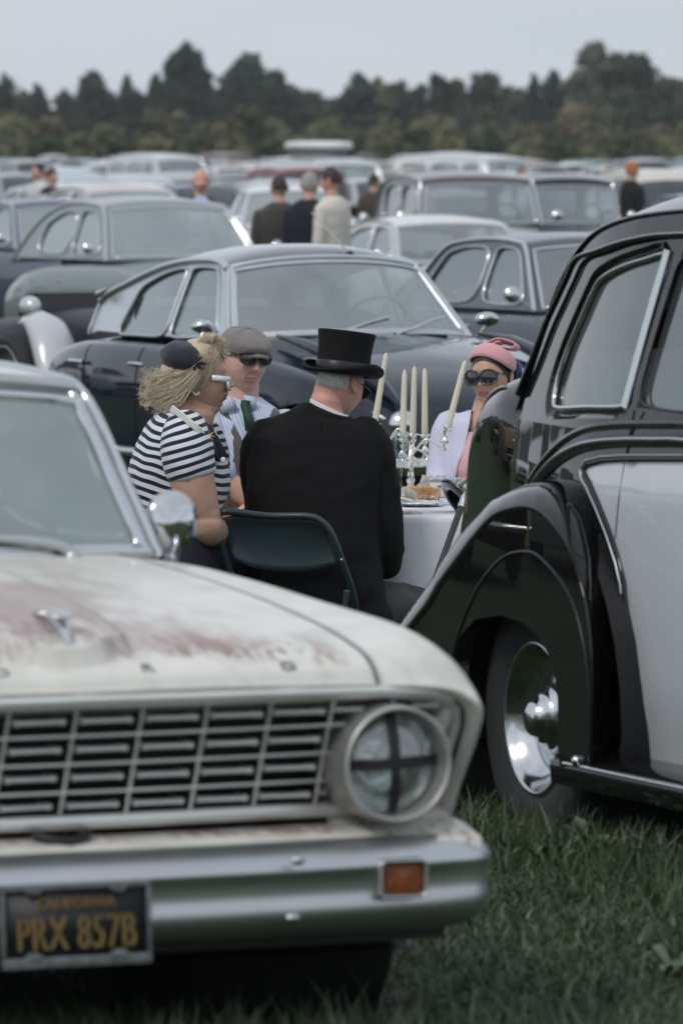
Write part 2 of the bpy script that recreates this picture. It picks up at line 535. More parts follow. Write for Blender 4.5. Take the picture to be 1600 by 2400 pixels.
# ============================================================ ground
def field_mat():
    m = bpy.data.materials.new('mown_field'); m.use_nodes = True
    n, l = m.node_tree.nodes, m.node_tree.links
    b = n['Principled BSDF']; b.inputs['Roughness'].default_value = .9
    b.inputs['Specular IOR Level'].default_value = .2
    t = n.new('ShaderNodeTexCoord')
    a = n.new('ShaderNodeTexNoise'); a.inputs['Scale'].default_value = .7; a.inputs['Detail'].default_value = 6
    c = n.new('ShaderNodeTexNoise'); c.inputs['Scale'].default_value = 28; c.inputs['Detail'].default_value = 6
    l.new(t.outputs['Object'], a.inputs['Vector']); l.new(t.outputs['Object'], c.inputs['Vector'])
    r = n.new('ShaderNodeValToRGB')
    r.color_ramp.elements[0].position = .3; r.color_ramp.elements[0].color = (.022, .040, .014, 1)
    r.color_ramp.elements[1].position = .7; r.color_ramp.elements[1].color = (.060, .095, .034, 1)
    e = r.color_ramp.elements.new(.55); e.color = (.038, .066, .022, 1)
    mx = n.new('ShaderNodeMath'); mx.operation = 'ADD'
    h = n.new('ShaderNodeMath'); h.operation = 'MULTIPLY'; h.inputs[1].default_value = .5
    l.new(a.outputs['Fac'], mx.inputs[0]); l.new(c.outputs['Fac'], mx.inputs[1]); l.new(mx.outputs[0], h.inputs[0])
    l.new(h.outputs[0], r.inputs['Fac']); l.new(r.outputs['Color'], b.inputs['Base Color'])
    bp = n.new('ShaderNodeBump'); bp.inputs['Strength'].default_value = .6; bp.inputs['Distance'].default_value = .03
    l.new(c.outputs['Fac'], bp.inputs['Height']); l.new(bp.outputs['Normal'], b.inputs['Normal'])
    return m

ys = [-60, -10, 0, 6] + [10 + k * .5 for k in range(60)] + [42, 46, 52, 60, 80, 120, 200, 400, 800, 1600, 3500]
xs = [-3000, -800, -200, -60, -20] + [-8 + k * 1. for k in range(17)] + [20, 60, 200, 800, 3000]
rows = [[(x, y, gz(y)) for x in xs] for y in ys]
tag(MB().grid(rows).build('ground', field_mat(), recalc=True), kind='structure')

# ============================================================ grass
def blades(name, pts, L, W, lean, m):
    """pts: (n, 2) root positions; L, W, lean: arrays; each blade bends once"""
    n = len(pts); rg = np.random.RandomState(len(name) + n)
    ang = rg.rand(n) * 2 * pi; la = rg.rand(n) * 2 * pi
    gzv = np.interp(pts[:, 1], [0, 14, 20, 24.5, 32, 36, 60], [.04, .04, 0, -.18, -.16, -.12, -.15])
    t = np.clip((pts[:, 1] - 14) / 6, 0, 1); t2 = np.clip((pts[:, 1] - 20) / 4.5, 0, 1)
    gzv = .04 * (1 - t * t * (3 - 2 * t)) - .18 * (t2 * t2 * (3 - 2 * t2))
    gzv = np.where(pts[:, 1] > 24.5, np.interp(pts[:, 1], [24.5, 32, 36, 60], [-.18, -.16, -.12, -.15]), gzv)
    dx, dy = np.cos(ang) * W / 2, np.sin(ang) * W / 2
    lx, ly = np.cos(la) * lean * L, np.sin(la) * lean * L
    V = np.zeros((n, 5, 3))
    V[:, 0] = np.c_[pts[:, 0] - dx, pts[:, 1] - dy, gzv - .01]
    V[:, 1] = np.c_[pts[:, 0] + dx, pts[:, 1] + dy, gzv - .01]
    hm = L * np.sqrt(np.maximum(.05, 1 - (lean * .5) ** 2)) * .55
    V[:, 2] = np.c_[pts[:, 0] + lx * .35 + dx * .8, pts[:, 1] + ly * .35 + dy * .8, gzv + hm]
    V[:, 3] = np.c_[pts[:, 0] + lx * .35 - dx * .8, pts[:, 1] + ly * .35 - dy * .8, gzv + hm]
    V[:, 4] = np.c_[pts[:, 0] + lx, pts[:, 1] + ly, gzv + hm * np.where(lean > .7, 1.25, 1.75)]
    V = V.reshape(-1, 3)
    o = np.arange(n) * 5
    me = bpy.data.meshes.new(name)
    me.vertices.add(n * 5); me.vertices.foreach_set('co', V.ravel())
    loops = np.c_[o, o + 1, o + 2, o + 3, o + 3, o + 2, o + 4].ravel()
    me.loops.add(n * 7); me.loops.foreach_set('vertex_index', loops.astype(np.int32))
    st = np.c_[np.arange(n) * 7, np.arange(n) * 7 + 4].ravel()
    me.polygons.add(n * 2); me.polygons.foreach_set('loop_start', st.astype(np.int32))
    me.update(calc_edges=True); me.validate()
    me.materials.append(m)
    ob = bpy.data.objects.new(name, me); COL.objects.link(ob)
    return ob

def grass_mat(name, a, b_, tip):
    m = bpy.data.materials.new(name); m.use_nodes = True
    n, l = m.node_tree.nodes, m.node_tree.links
    b = n['Principled BSDF']; b.inputs['Roughness'].default_value = .42; b.inputs['Specular IOR Level'].default_value = .5
    t = n.new('ShaderNodeTexCoord')
    z = n.new('ShaderNodeTexNoise'); z.inputs['Scale'].default_value = 3.5; z.inputs['Detail'].default_value = 8; z.inputs['Roughness'].default_value = .75
    l.new(t.outputs['Object'], z.inputs['Vector'])
    g = n.new('ShaderNodeNewGeometry')
    r = n.new('ShaderNodeValToRGB')
    r.color_ramp.elements[0].position = .36; r.color_ramp.elements[0].color = (*a, 1)
    r.color_ramp.elements[1].position = .66; r.color_ramp.elements[1].color = (*b_, 1)
    l.new(z.outputs['Fac'], r.inputs['Fac'])
    hs = n.new('ShaderNodeMixRGB'); hs.blend_type = 'MIX'
    rr = n.new('ShaderNodeMapRange'); rr.inputs['From Min'].default_value = .88; rr.inputs['From Max'].default_value = 1.; rr.inputs['To Max'].default_value = .8
    l.new(g.outputs['Random Per Island'], rr.inputs['Value']); l.new(rr.outputs['Result'], hs.inputs['Fac'])
    l.new(r.outputs['Color'], hs.inputs['Color1']); hs.inputs['Color2'].default_value = (*tip, 1)
    l.new(hs.outputs['Color'], b.inputs['Base Color'])
    return m
GM = grass_mat('grass_blades', (.014, .031, .011), (.070, .120, .044), (.18, .21, .12))
rg = np.random.RandomState(3)
def scatter(y0, y1, n, mx=.058, off=0.25):
    y = y0 + (y1 - y0) * rg.rand(n); x = (rg.rand(n) * 2 - 1) * (mx * y + off)
    # clumps: pull towards tuft centres
    cx = np.round(x * 9) / 9; cy = np.round(y * 9) / 9; k = .35 * rg.rand(n)
    j = np.sin(cx * 57.3) * .05; x = x + (cx + j - x) * k; y = y + (cy + j - y) * k
    return np.c_[x, y]
P1 = scatter(13.2, 22.5, 230000)
hn = np.array([noise.noise(Vector((p[0] * 1.3, p[1] * 1.3, 0))) for p in P1[::20]]).repeat(20)[:len(P1)]
L1 = (.024 + .040 * rg.rand(len(P1)) ** 1.6) * (1.1 + 1.1 * hn)
tag(blades('grass', P1, L1, .003 + .005 * rg.rand(len(P1)) ** 2, .45 + .75 * rg.rand(len(P1)), GM), 'dense dark trampled grass around the two nearest cars', 'grass', kind='stuff')
P2 = scatter(22.5, 62, 90000, .06, .6)
tag(blades('grass', P2, .05 + .07 * rg.rand(len(P2)), .008 + .006 * rg.rand(len(P2)), .2 + .7 * rg.rand(len(P2)), GM), 'green grass between the parked cars further off', 'grass', kind='stuff')
# taller seeding tufts near the rear wheel and at the bottom left
P3 = []
for cx, cy, n, sp in ((.35, 17.9, 500, .16), (.52, 17.7, 600, .2), (.75, 17.4, 700, .25), (.98, 17.0, 600, .3), (.3, 18.6, 400, .2), (-.2, 13.35, 900, .5), (-.5, 13.3, 500, .3), (.25, 13.6, 300, .25), (1.1, 16.5, 300, .3)):
    P3 += [(cx + random.gauss(0, sp), cy + random.gauss(0, .22)) for _ in range(n)]
P3 = np.array(P3)
tag(blades('tall_grass', P3, .08 + .09 * rg.rand(len(P3)), .003 + .004 * rg.rand(len(P3)), .15 + .6 * rg.rand(len(P3)), GM), 'taller loose grass tufts round the rear wheel and beneath the bumper', 'grass', kind='stuff')

# broad weeds
WEED = mat('weed_leaf', (.055, .10, .04), .5, vary=.35, vscale=20)
WEED2 = mat('pale_weed_leaf', (.10, .15, .08), .55, vary=.25, vscale=20)
def leaf(mb, base, ang, L, W, rise, ragged=False):
    d = Vector((cos(ang), sin(ang), 0)); sdir = Vector((-sin(ang), cos(ang), 0)); rows = []
    for i in range(7):
        f = i / 6; c = Vector(base) + d * (L * f) + Vector((0, 0, rise * sin(f * 2.2) * L))
        w = W * (sin(pi * min(1, f * .9 + .08)) ** .8)
        if ragged: w *= (1.25 if i % 2 else .6)
        rows.append([c - sdir * w / 2 + Vector((0, 0, w * .18)), c, c + sdir * w / 2 + Vector((0, 0, w * .18))])
    mb.grid(rows)
def weed(x, y, n, L, W, m, rise=.7, ragged=False, label=''):
    mb = MB(); a0 = random.random() * 6
    for k in range(n): leaf(mb, (x, y, gz(y) + .01), a0 + k * 2 * pi / n + random.uniform(-.3, .3), L * random.uniform(.7, 1.1), W * random.uniform(.8, 1.1), rise * random.uniform(.6, 1.3), ragged)
    o = mb.build('weed', m, None); tag(o, label, 'weed', 'broad leaved weeds in the grass')
for u, v, n, L, W, m, rg_, lb in ((1185, 1900, 3, .13, .030, WEED2, False, 'tall pale dock leaves standing just left of the rear tyre'),
                            (1262, 1935, 4, .10, .042, WEED, False, 'broad weed leaves standing right in front of the rear tyre'),
                            (1325, 1945, 3, .10, .035, WEED, True, 'ragged weed leaf upright at the right of the rear tyre'),
                            (1395, 2030, 6, .12, .028, WEED2, True, 'jagged dandelion leaves spread on the grass below the running board'),
                            (1480, 1960, 5, .09, .030, WEED, True, 'dark dandelion rosette in the shade under the running board'),
                            (1165, 1990, 5, .10, .035, WEED2, False, 'plantain leaves beside the end of the chrome bumper'),
                            (1290, 2065, 6, .10, .024, WEED, True, 'long toothed leaves in the grass midway below the rear wheel'),
                            (1540, 2040, 6, .11, .03, WEED2, True, 'jagged weed by the right edge of the photo'),
                            (1575, 2330, 6, .09, .035, WEED2, False, 'round leaved weed in the bottom right corner')):
    Y = (CAMZ - .03) * FPX / (v - 350)
    p = at(u, v, Y); weed(p.x, p.y, n, L, W, m, .8, rg_, lb)

# ============================================================ trees
def leaf_mat(name, col, col2):
    m = bpy.data.materials.new(name); m.use_nodes = True
    n, l = m.node_tree.nodes, m.node_tree.links
    b = n['Principled BSDF']; b.inputs['Roughness'].default_value = .7; b.inputs['Specular IOR Level'].default_value = .2
    g = n.new('ShaderNodeNewGeometry'); t = n.new('ShaderNodeTexCoord')
    z = n.new('ShaderNodeTexNoise'); z.inputs['Scale'].default_value = .45; z.inputs['Detail'].default_value = 3
    l.new(t.outputs['Object'], z.inputs['Vector'])
    a = n.new('ShaderNodeMath'); a.operation = 'MULTIPLY_ADD'; a.inputs[1].default_value = .16
    l.new(g.outputs['Random Per Island'], a.inputs[0]); l.new(z.outputs['Fac'], a.inputs[2])
    r = n.new('ShaderNodeValToRGB'); r.color_ramp.elements[0].position = .36; r.color_ramp.elements[1].position = .78
    r.color_ramp.elements[0].color = (*col, 1); r.color_ramp.elements[1].color = (*col2, 1)
    l.new(a.outputs[0], r.inputs['Fac']); l.new(r.outputs['Color'], b.inputs['Base Color'])
    return m
LM = {'pine': leaf_mat('pine_needles', (.026, .036, .026), (.045, .058, .040)),
      'green': leaf_mat('green_leaves', (.036, .055, .030), (.070, .085, .045)),
      'olive': leaf_mat('olive_leaves', (.078, .086, .042), (.175, .170, .088)),
      'rust': leaf_mat('turning_leaves', (.080, .074, .045), (.155, .130, .078)),
      'pale': leaf_mat('pale_leaves', (.055, .070, .042), (.115, .125, .072))}
BARK = mat('bark', (.07, .06, .05), .9, vary=.3, vscale=3)

def tree(name, label, cat, group, x, y, H, Wd, kind, shape, n=2600, leafs=.34, lowest=.12, seed=0):
    rs = np.random.RandomState(seed + 11)
    root = thing(name, label, cat, Matrix.Translation((x, y, gz(y))), group)
    tr = MB().tube([(0, 0, -.2), (.05 * Wd * .2, 0, H * .3), (-.04 * Wd * .2, .02, H * .62), (0, 0, H * .9)], [H * .022 + .05, H * .018 + .04, H * .012 + .03, .03], 7)
    for k in range(7):
        a = rs.rand() * 6.28; z0 = H * (.25 + .08 * k)
        tr.tube([(0, 0, z0), (cos(a) * Wd * .22, sin(a) * Wd * .22, z0 + H * .10), (cos(a) * Wd * .36, sin(a) * Wd * .36, z0 + H * .2)], [.09, .06, .02], 5)
    tr.build('trunk', BARK, root)
    # lobes
    lob = []
    if shape == 'cone':
        for k in range(15):
            f = lowest + (1 - lowest) * (k + .5) / 15
            r = Wd / 2 * (1 - f) ** .55 * (.9 + .35 * rs.rand()) * (1.15 if f > .3 else 1)
            lob.append(((rs.rand() - .5) * Wd * .22, (rs.rand() - .5) * Wd * .22, H * f - H * .02, max(.25, r), max(.25, r), H / 15 * 1.5))
    elif shape == 'column':
        for k in range(14):
            f = lowest + (1 - lowest) * (k + .5) / 14
            r = Wd / 2 * min(1, (1 - f) * 3.2 + .35) * (.75 + .35 * rs.rand())
            lob.append(((rs.rand() - .5) * Wd * .3, (rs.rand() - .5) * Wd * .3, H * f - H * .02, max(.3, r), max(.3, r), H / 14 * 1.4))
    else:
        for k in range(20):
            f = lowest + (.93 - lowest) * rs.rand()
            env = sqrt(max(.05, 1 - ((f - .5) / .52) ** 2))
            a = rs.rand() * 6.28; q = rs.rand() ** .6 * .62 * env
            r = Wd * (.16 + .13 * rs.rand())
            lob.append((cos(a) * Wd / 2 * q, sin(a) * Wd / 2 * q, H * f - r * .2, r, r, r * .85))
        lob.append((0, 0, H * .5, Wd * .36, Wd * .36, H * .36))
    V = []; vol = np.array([l[3] * l[4] * l[5] for l in lob]) ** .75; cnt = (vol / vol.sum() * n).astype(int)
    for (cx, cy, cz, rx, ry, rz), c in zip(lob, cnt):
        d = rs.normal(size=(c, 3)); d /= np.linalg.norm(d, axis=1)[:, None]
        rr = .72 + .38 * rs.rand(c) ** 1.3
        V.append(np.c_[cx + d[:, 0] * rx * rr, cy + d[:, 1] * ry * rr, cz + d[:, 2] * rz * rr])
    Cn = np.concatenate(V); Cn = Cn[Cn[:, 2] > .05]; k = len(Cn)
    a = rs.normal(size=(k, 3)); a /= np.linalg.norm(a, axis=1)[:, None]
    b = np.cross(a, rs.normal(size=(k, 3))); b /= np.linalg.norm(b, axis=1)[:, None]
    sz = (leafs * (.5 + .9 * rs.rand(k)))[:, None]
    Q = np.stack([Cn - a * sz * .5 - b * sz * .3, Cn + a * sz * .5 - b * sz * .35, Cn + a * sz * .45 + b * sz * .35, Cn - a * sz * .4 + b * sz * .3], 1).reshape(-1, 3)
    mb = MB(); mb.v = [tuple(p) for p in Q]; mb.f = [(4 * i, 4 * i + 1, 4 * i + 2, 4 * i + 3) for i in range(k)]
    for (cx, cy, cz, rx, ry, rz) in lob:           # the dense inside of each leaf clump
        o = len(mb.v); mb.ball((cx, cy, cz), (rx * .8, ry * .8, rz * .8), 9, 6)
        for i in range(o, len(mb.v)):
            p = Vector(mb.v[i]); q = noise.noise(p * 1.7 + Vector((seed, 0, 0))) * .25 * min(rx, rz)
            dd = (p - Vector((cx, cy, cz)))
            mb.v[i] = tuple(p + dd.normalized() * q) if dd.length > 0 else tuple(p)
    mb.build('crown', LM[kind], root, smooth=False)
    return root

def where(u):
    for lim, w in ((70, 'at the left edge'), (150, 'just right of the left edge'), (260, 'left of the small white van'), (340, 'above the small white van'),
                   (420, 'right of the small white van'), (500, 'above the blue shirted man'), (600, 'left of the three men'), (690, 'above the brown suited man'),
                   (770, 'behind the raised camper roof'), (850, 'right of the raised camper roof'), (930, 'left of the long white van'),
                   (1010, 'above the long white van'), (1100, 'above the right end of the long van'), (1180, 'right of the long white van'), (1260, 'above the vintage black car'),
                   (1340, 'right above the vintage black car'), (1430, 'left of the orange haired figure'), (1500, 'above the orange haired figure'), (1700, 'at the right edge')):
        if u < lim: return w
def spread_labels(objs):
    """where two or three look-alikes would share a label, tell them apart by their order from the left"""
    by = {}
    for o, u in objs: by.setdefault(o['label'], []).append((u, o))
    for lb, l in by.items():
        if len(l) in (2, 3):
            for (u, o), w_ in zip(sorted(l, key=lambda q: q[0]), ('left one', 'right one') if len(l) == 2 else ('left one', 'middle one', 'right one')): o['label'] = lb + ', ' + w_
made = []
kinds = {'pine': 'evergreen', 'green': 'deep green', 'olive': 'olive', 'rust': 'russet', 'pale': 'pale green'}
T = [(10, 178, 110, 'pine', 'cone'), (92, 200, 72, 'pine', 'cone'), (150, 212, 70, 'pine', 'cone'), (200, 188, 80, 'pine', 'cone'), (232, 172, 95, 'pine', 'column'), (303, 180, 95, 'pine', 'cone'),
     (365, 178, 60, 'pine', 'cone'), (398, 200, 90, 'pine', 'column'), (425, 108, 92, 'pine', 'column'), (462, 128, 84, 'pine', 'column'), (545, 152, 90, 'pine', 'column'), (600, 132, 130, 'pine', 'column'), (648, 172, 100, 'pine', 'column'),
     (690, 215, 90, 'pine', 'round'), (745, 238, 90, 'green', 'round'), (790, 225, 70, 'green', 'round'), (842, 180, 78, 'pine', 'column'), (885, 190, 70, 'olive', 'column'), (925, 196, 80, 'pine', 'column'), (975, 192, 80, 'pine', 'round'),
     (1032, 178, 74, 'pine', 'column'), (1074, 160, 60, 'pale', 'round'), (1140, 166, 120, 'green', 'round'), (1200, 172, 100, 'green', 'round'), (1248, 182, 46, 'pine', 'cone'), (1292, 178, 70, 'pine', 'column'), (1350, 150, 110, 'pale', 'round'),
     (1400, 90, 130, 'pale', 'round'), (1465, 118, 170, 'green', 'round'), (1548, 170, 90, 'green', 'round'), (1590, 160, 90, 'pale', 'round'), (-60, 190, 120, 'pine', 'cone'), (1660, 150, 140, 'green', 'round')]
for i, (u, v, w, kd, sh) in enumerate(T):
    Y = 640 + 22 * (i % 4); s = FPX / Y
    H = CAMZ - gz(Y) + (350 - v) / s
    t_ = tree('tree', f'{kinds[kd]} {"pointed" if sh == "cone" else "tall narrow" if sh == "column" else "rounded"} tree {where(u)} on the skyline', 'tree', 'trees in the far tree line',
         (u - 800) / FPX * Y, Y, H, w / s, kd, sh, 2300, .5, .08, i); made.append((t_, u))
# a lower, darker second rank closes the gaps between the trunks
for i in range(30):
    u = -70 + i * 60; Y = 740; s = FPX / Y; v = 222 + 12 * sin(i * 2.3)
    t_ = tree('tree', f'low dark tree {where(u + 5)}', 'tree', 'trees of the back rank', (u - 800) / FPX * Y, Y, CAMZ + .15 + (350 - v) / s, 125 / s, 'pine' if i % 3 else 'green', 'round', 1500, .6, .05, 100 + i); made.append((t_, u))
Bs = [(-40, 275, 150, 'olive'), (40, 266, 130, 'olive'), (112, 280, 120, 'rust'), (175, 300, 90, 'green'), (240, 270, 130, 'olive'), (300, 300, 90, 'green'), (358, 258, 90, 'olive'), (418, 258, 110, 'olive'), (480, 290, 100, 'rust'), (535, 282, 100, 'rust'),
      (585, 232, 100, 'green'), (640, 280, 100, 'olive'), (700, 305, 100, 'olive'), (765, 284, 120, 'olive'), (830, 305, 90, 'rust'), (900, 284, 100, 'olive'), (955, 305, 80, 'green'), (1020, 268, 130, 'olive'), (1090, 290, 90, 'rust'), (1150, 264, 110, 'rust'),
      (1215, 296, 100, 'olive'), (1275, 292, 110, 'rust'), (1360, 246, 170, 'rust'), (1430, 285, 110, 'olive'), (1490, 305, 100, 'rust'), (1545, 295, 110, 'rust'), (1605, 290, 110, 'rust'), (1680, 285, 140, 'olive')]
for i, (u, v, w, kd) in enumerate(Bs):
    Y = 440 + 10 * (i % 3); s = FPX / Y
    t_ = tree('hedge_bush', f'{kinds[kd]} rounded bush {where(u)}', 'bush', 'bushes of the hedgerow', (u - 800) / FPX * Y, Y, CAMZ + .15 + (350 - v) / s, w / s * 1.15, kd, 'round', 2200, .28, .0, 200 + i); made.append((t_, u))
for i in range(21):
    u = -60 + i * 86; Y = 418; s = FPX / Y
    tree('hedge_bush', f'low dense {"green" if i % 2 else "brown green"} bush at the hedge foot {where(u + 3)}', 'bush', 'low bushes at the foot of the hedgerow', (u - 800) / FPX * Y, Y, CAMZ + .15 + (350 - 318 - 8 * sin(i * 1.7)) / s, 130 / s, 'olive' if i % 2 else 'green', 'round', 1300, .28, .0, 300 + i)

spread_labels(made)
# the tree line and hedge run on past both edges of the photo
src = [o for o in COL.objects if o.type == 'EMPTY' and o.name.split('.')[0] in ('tree', 'hedge_bush')]
rs_ = random.Random(12)
for side in (-1, 1):
    for k in range(16):
        for nm, Y, w_, lb in (('tree', 660, 5.2, 'dark tree of the skyline'), ('tree', 735, 4.8, 'dark tree of the back rank'), ('hedge_bush', 440, 3.6, 'olive brown hedge bush')):
            o = rs_.choice([q for q in src if q.name.split('.')[0] == nm])
            c = o.copy(); COL.objects.link(c)
            for ch in o.children:
                c2 = ch.copy(); COL.objects.link(c2); c2.parent = c
            c.matrix_world = Matrix.Translation((side * (.060 * Y + w_ * k * 1.05), Y + rs_.uniform(-6, 6), gz(Y))) @ Matrix.Rotation(rs_.random() * 6, 4, 'Z')
            c['label'] = f'{lb} beyond the {"left" if side < 0 else "right"} edge of the photo'; c['group'] = f'{"trees" if nm == "tree" else "bushes"} beyond the edges of the photo'

# ============================================================ haze over the field
hz = MB().box((0, 395, 8.2), (260, 830, 19.2)).build('haze', mat('tmp_surface', (1, 1, 1)), None, smooth=False)
hm = bpy.data.materials.new('thin_haze'); hm.use_nodes = True
hn_, hl_ = hm.node_tree.nodes, hm.node_tree.links; hn_.clear()
ho = hn_.new('ShaderNodeOutputMaterial'); hv = hn_.new('ShaderNodeVolumePrincipled')
hv.inputs['Color'].default_value = (.84, .88, .93, 1); hv.inputs['Density'].default_value = .00014; hv.inputs['Anisotropy'].default_value = 0
hl_.new(hv.outputs[0], ho.inputs['Volume']); hz.data.materials.clear(); hz.data.materials.append(hm)
tag(hz, kind='stuff')
# ============================================================ white saloon in front
def aged_white():
    m = bpy.data.materials.new('weathered_white_paint'); m.use_nodes = True
    n, l = m.node_tree.nodes, m.node_tree.links
    b = n['Principled BSDF']; b.inputs['Roughness'].default_value = .38; b.inputs['Coat Weight'].default_value = .25; b.inputs['Coat Roughness'].default_value = .12
    t = n.new('ShaderNodeTexCoord'); sx = n.new('ShaderNodeSeparateXYZ'); l.new(t.outputs['Object'], sx.inputs[0])
    def mr(src, a, b_, c=0., d=1., sm=True):
        r = n.new('ShaderNodeMapRange'); r.interpolation_type = 'SMOOTHSTEP' if sm else 'LINEAR'
        for k, v in zip(('From Min', 'From Max', 'To Min', 'To Max'), (a, b_, c, d)): r.inputs[k].default_value = v
        l.new(src, r.inputs['Value']); return r.outputs['Result']
    def op(o, a, b_):
        r = n.new('ShaderNodeMath'); r.operation = o
        for i, q in enumerate((a, b_)):
            if isinstance(q, (int, float)): r.inputs[i].default_value = q
            else: l.new(q, r.inputs[i])
        return r.outputs[0]
    def nz_(sc, det, st=(1, 1, 1), rough=.6):
        mp_ = n.new('ShaderNodeMapping'); mp_.inputs['Scale'].default_value = st; l.new(t.outputs['Object'], mp_.inputs[0])
        z = n.new('ShaderNodeTexNoise'); z.inputs['Scale'].default_value = sc; z.inputs['Detail'].default_value = det; z.inputs['Roughness'].default_value = rough
        l.new(mp_.outputs[0], z.inputs['Vector']); return z.outputs['Fac']
    X, Yy, Z = sx.outputs; aY = op('ABSOLUTE', Yy, 0)
    # faded purple-brown bloom over the bonnet
    big = nz_(3.2, 6, (.7, 1.5, 1)); fine = nz_(22, 6, (1., 2.2, 1), .7)
    hood = op('MULTIPLY', mr(X, -.07, -.13), op('MULTIPLY', mr(X, -1.3, -.8), mr(aY, .66, .5)))
    bloom = op('MULTIPLY', mr(op('ADD', big, op('MULTIPLY', mr(aY, .42, .05), op('MULTIPLY', .16, mr(X, -1.1, -.3)))), .46, .66), hood)
    # ragged rust along the front edge of the bonnet, heavier on the car's left half
    band = op('MULTIPLY', mr(X, -.060, -.085), mr(X, -.27, -.11))
    rb = op('MULTIPLY', band, op('MULTIPLY', mr(aY, .63, .56), mr(aY, .17, .24)))
    rust1 = op('MULTIPLY', mr(op('ADD', fine, op('MULTIPLY', big, .55)), .73, .86), rb)
    # round the blunt end of the centre bulge
    tip = op('MULTIPLY', mr(aY, .19, .12), op('MULTIPLY', mr(X, -.42, -.12), mr(X, -.05, -.08)))
    rust2 = op('MULTIPLY', mr(op('ADD', fine, op('MULTIPLY', big, .7)), .70, .98), tip)
    mottled = nz_(9, 5)
    base = n.new('ShaderNodeMixRGB'); base.inputs['Color1'].default_value = (.70, .685, .63, 1); base.inputs['Color2'].default_value = (.58, .56, .50, 1)
    l.new(mr(mottled, .4, .7), base.inputs['Fac'])
    m1 = n.new('ShaderNodeMixRGB'); m1.inputs['Color2'].default_value = (.33, .235, .235, 1); l.new(base.outputs[0], m1.inputs['Color1']); l.new(op('MULTIPLY', bloom, .70), m1.inputs['Fac'])
    m2 = n.new('ShaderNodeMixRGB'); m2.inputs['Color2'].default_value = (.27, .155, .14, 1); l.new(m1.outputs[0], m2.inputs['Color1']); l.new(op('MULTIPLY', rust1, .85), m2.inputs['Fac'])
    m3 = n.new('ShaderNodeMixRGB'); m3.inputs['Color2'].default_value = (.28, .185, .19, 1); l.new(m2.outputs[0], m3.inputs['Color1']); l.new(op('MULTIPLY', rust2, .8), m3.inputs['Fac'])
    # orange bleeding under the lamps
    low = op('MULTIPLY', mr(Z, .555, .535), mr(fine, .50, .66))
    lowy = op('MULTIPLY', low, mr(aY, .60, .68))
    m4 = n.new('ShaderNodeMixRGB'); m4.inputs['Color2'].default_value = (.26, .12, .05, 1); l.new(m3.outputs[0], m4.inputs['Color1']); l.new(lowy, m4.inputs['Fac'])
    l.new(m4.outputs[0], b.inputs['Base Color'])
    l.new(mr(op('ADD', bloom, op('ADD', rust1, rust2)), 0, 1, .36, .6), b.inputs['Roughness'])
    bp = n.new('ShaderNodeBump'); bp.inputs['Strength'].default_value = .06; bp.inputs['Distance'].default_value = .02
    l.new(nz_(5, 3), bp.inputs['Height']); l.new(bp.outputs[0], b.inputs['Normal'])
    return m

FA = Frame(-.507, 13.29, -.004, 24.5)
fal = thing('white_saloon', 'old white american saloon with rusty bonnet and wide chrome grille in the front', 'car', FA.M)
WP = aged_white()
fs = [
 [(0, 0, .815), (-.01, .3, .815), (-.04, .6, .808), (-.05, .66, .806), (-.06, .78, .80), (-.066, .86, .782), (-.075, .905, .735), (-.19, .905, .57), (-.23, .89, .47)],
 [(-.03, 0, .852), (-.04, .3, .851), (-.07, .6, .843), (-.08, .66, .841), (-.10, .78, .838), (-.12, .872, .815), (-.15, .925, .752), (-.24, .925, .57), (-.30, .90, .40)],
 [(-.13, 0, .893), (-.13, .3, .889), (-.15, .6, .873), (-.15, .66, .871), (-.17, .78, .874), (-.19, .86, .862), (-.22, .92, .79), (-.32, .935, .57), (-.33, .90, .34)],
 [(-.35, 0, .935), (-.35, .3, .930), (-.35, .6, .912), (-.35, .66, .909), (-.35, .78, .906), (-.36, .855, .896), (-.38, .915, .83), (-.42, .935, .57), (-.42, .89, .30)],
 [(-.7, 0, .972), (-.7, .3, .966), (-.7, .6, .952), (-.7, .66, .949), (-.7, .78, .936), (-.7, .85, .919), (-.7, .91, .85), (-.7, .93, .57), (-.7, .88, .26)],
 [(-1.1, 0, 1.0), (-1.1, .3, .995), (-1.1, .6, .982), (-1.1, .66, .979), (-1.1, .78, .962), (-1.1, .85, .944), (-1.1, .905, .87), (-1.1, .925, .57), (-1.1, .87, .24)],
 [(-1.5, 0, 1.015), (-1.5, .3, 1.01), (-1.5, .6, .998), (-1.5, .66, .993), (-1.5, .78, .975), (-1.5, .85, .956), (-1.5, .90, .88), (-1.5, .92, .57), (-1.5, .87, .22)],
 [(-2.4, 0, .99), (-2.4, .3, .985), (-2.4, .6, .98), (-2.4, .66, .978), (-2.4, .78, .970), (-2.4, .85, .945), (-2.4, .89, .87), (-2.4, .92, .57), (-2.4, .86, .22)],
 [(-3.6, 0, .99), (-3.6, .3, .985), (-3.6, .6, .975), (-3.6, .66, .97), (-3.6, .78, .955), (-3.6, .84, .93), (-3.6, .88, .86), (-3.6, .91, .57), (-3.6, .85, .24)],
 [(-4.5, 0, .88), (-4.5, .3, .88), (-4.5, .6, .875), (-4.5, .66, .87), (-4.5, .76, .865), (-4.5, .82, .84), (-4.5, .86, .78), (-4.5, .88, .57), (-4.5, .83, .32)],
 [(-4.62, 0, .80), (-4.62, .3, .80), (-4.62, .6, .80), (-4.62, .64, .79), (-4.62, .7, .78), (-4.62, .74, .76), (-4.62, .78, .7), (-4.62, .8, .55), (-4.6, .76, .42)],
]
FS = Surf(fs)
def bulge(p):
    x, y, z = p
    hw = .155 * sqrt(clamp((-.045 - x) / .06))
    dz = .036 * sstep(0, .024, hw - abs(y)) * sstep(-1.4, -1.1, x)
    dz -= .008 * sstep(.05, .02, abs(abs(y) - .0)) * sstep(-.3, -.45, x) * (1 if x < -.3 else 0)
    return (x, y, z + dz)
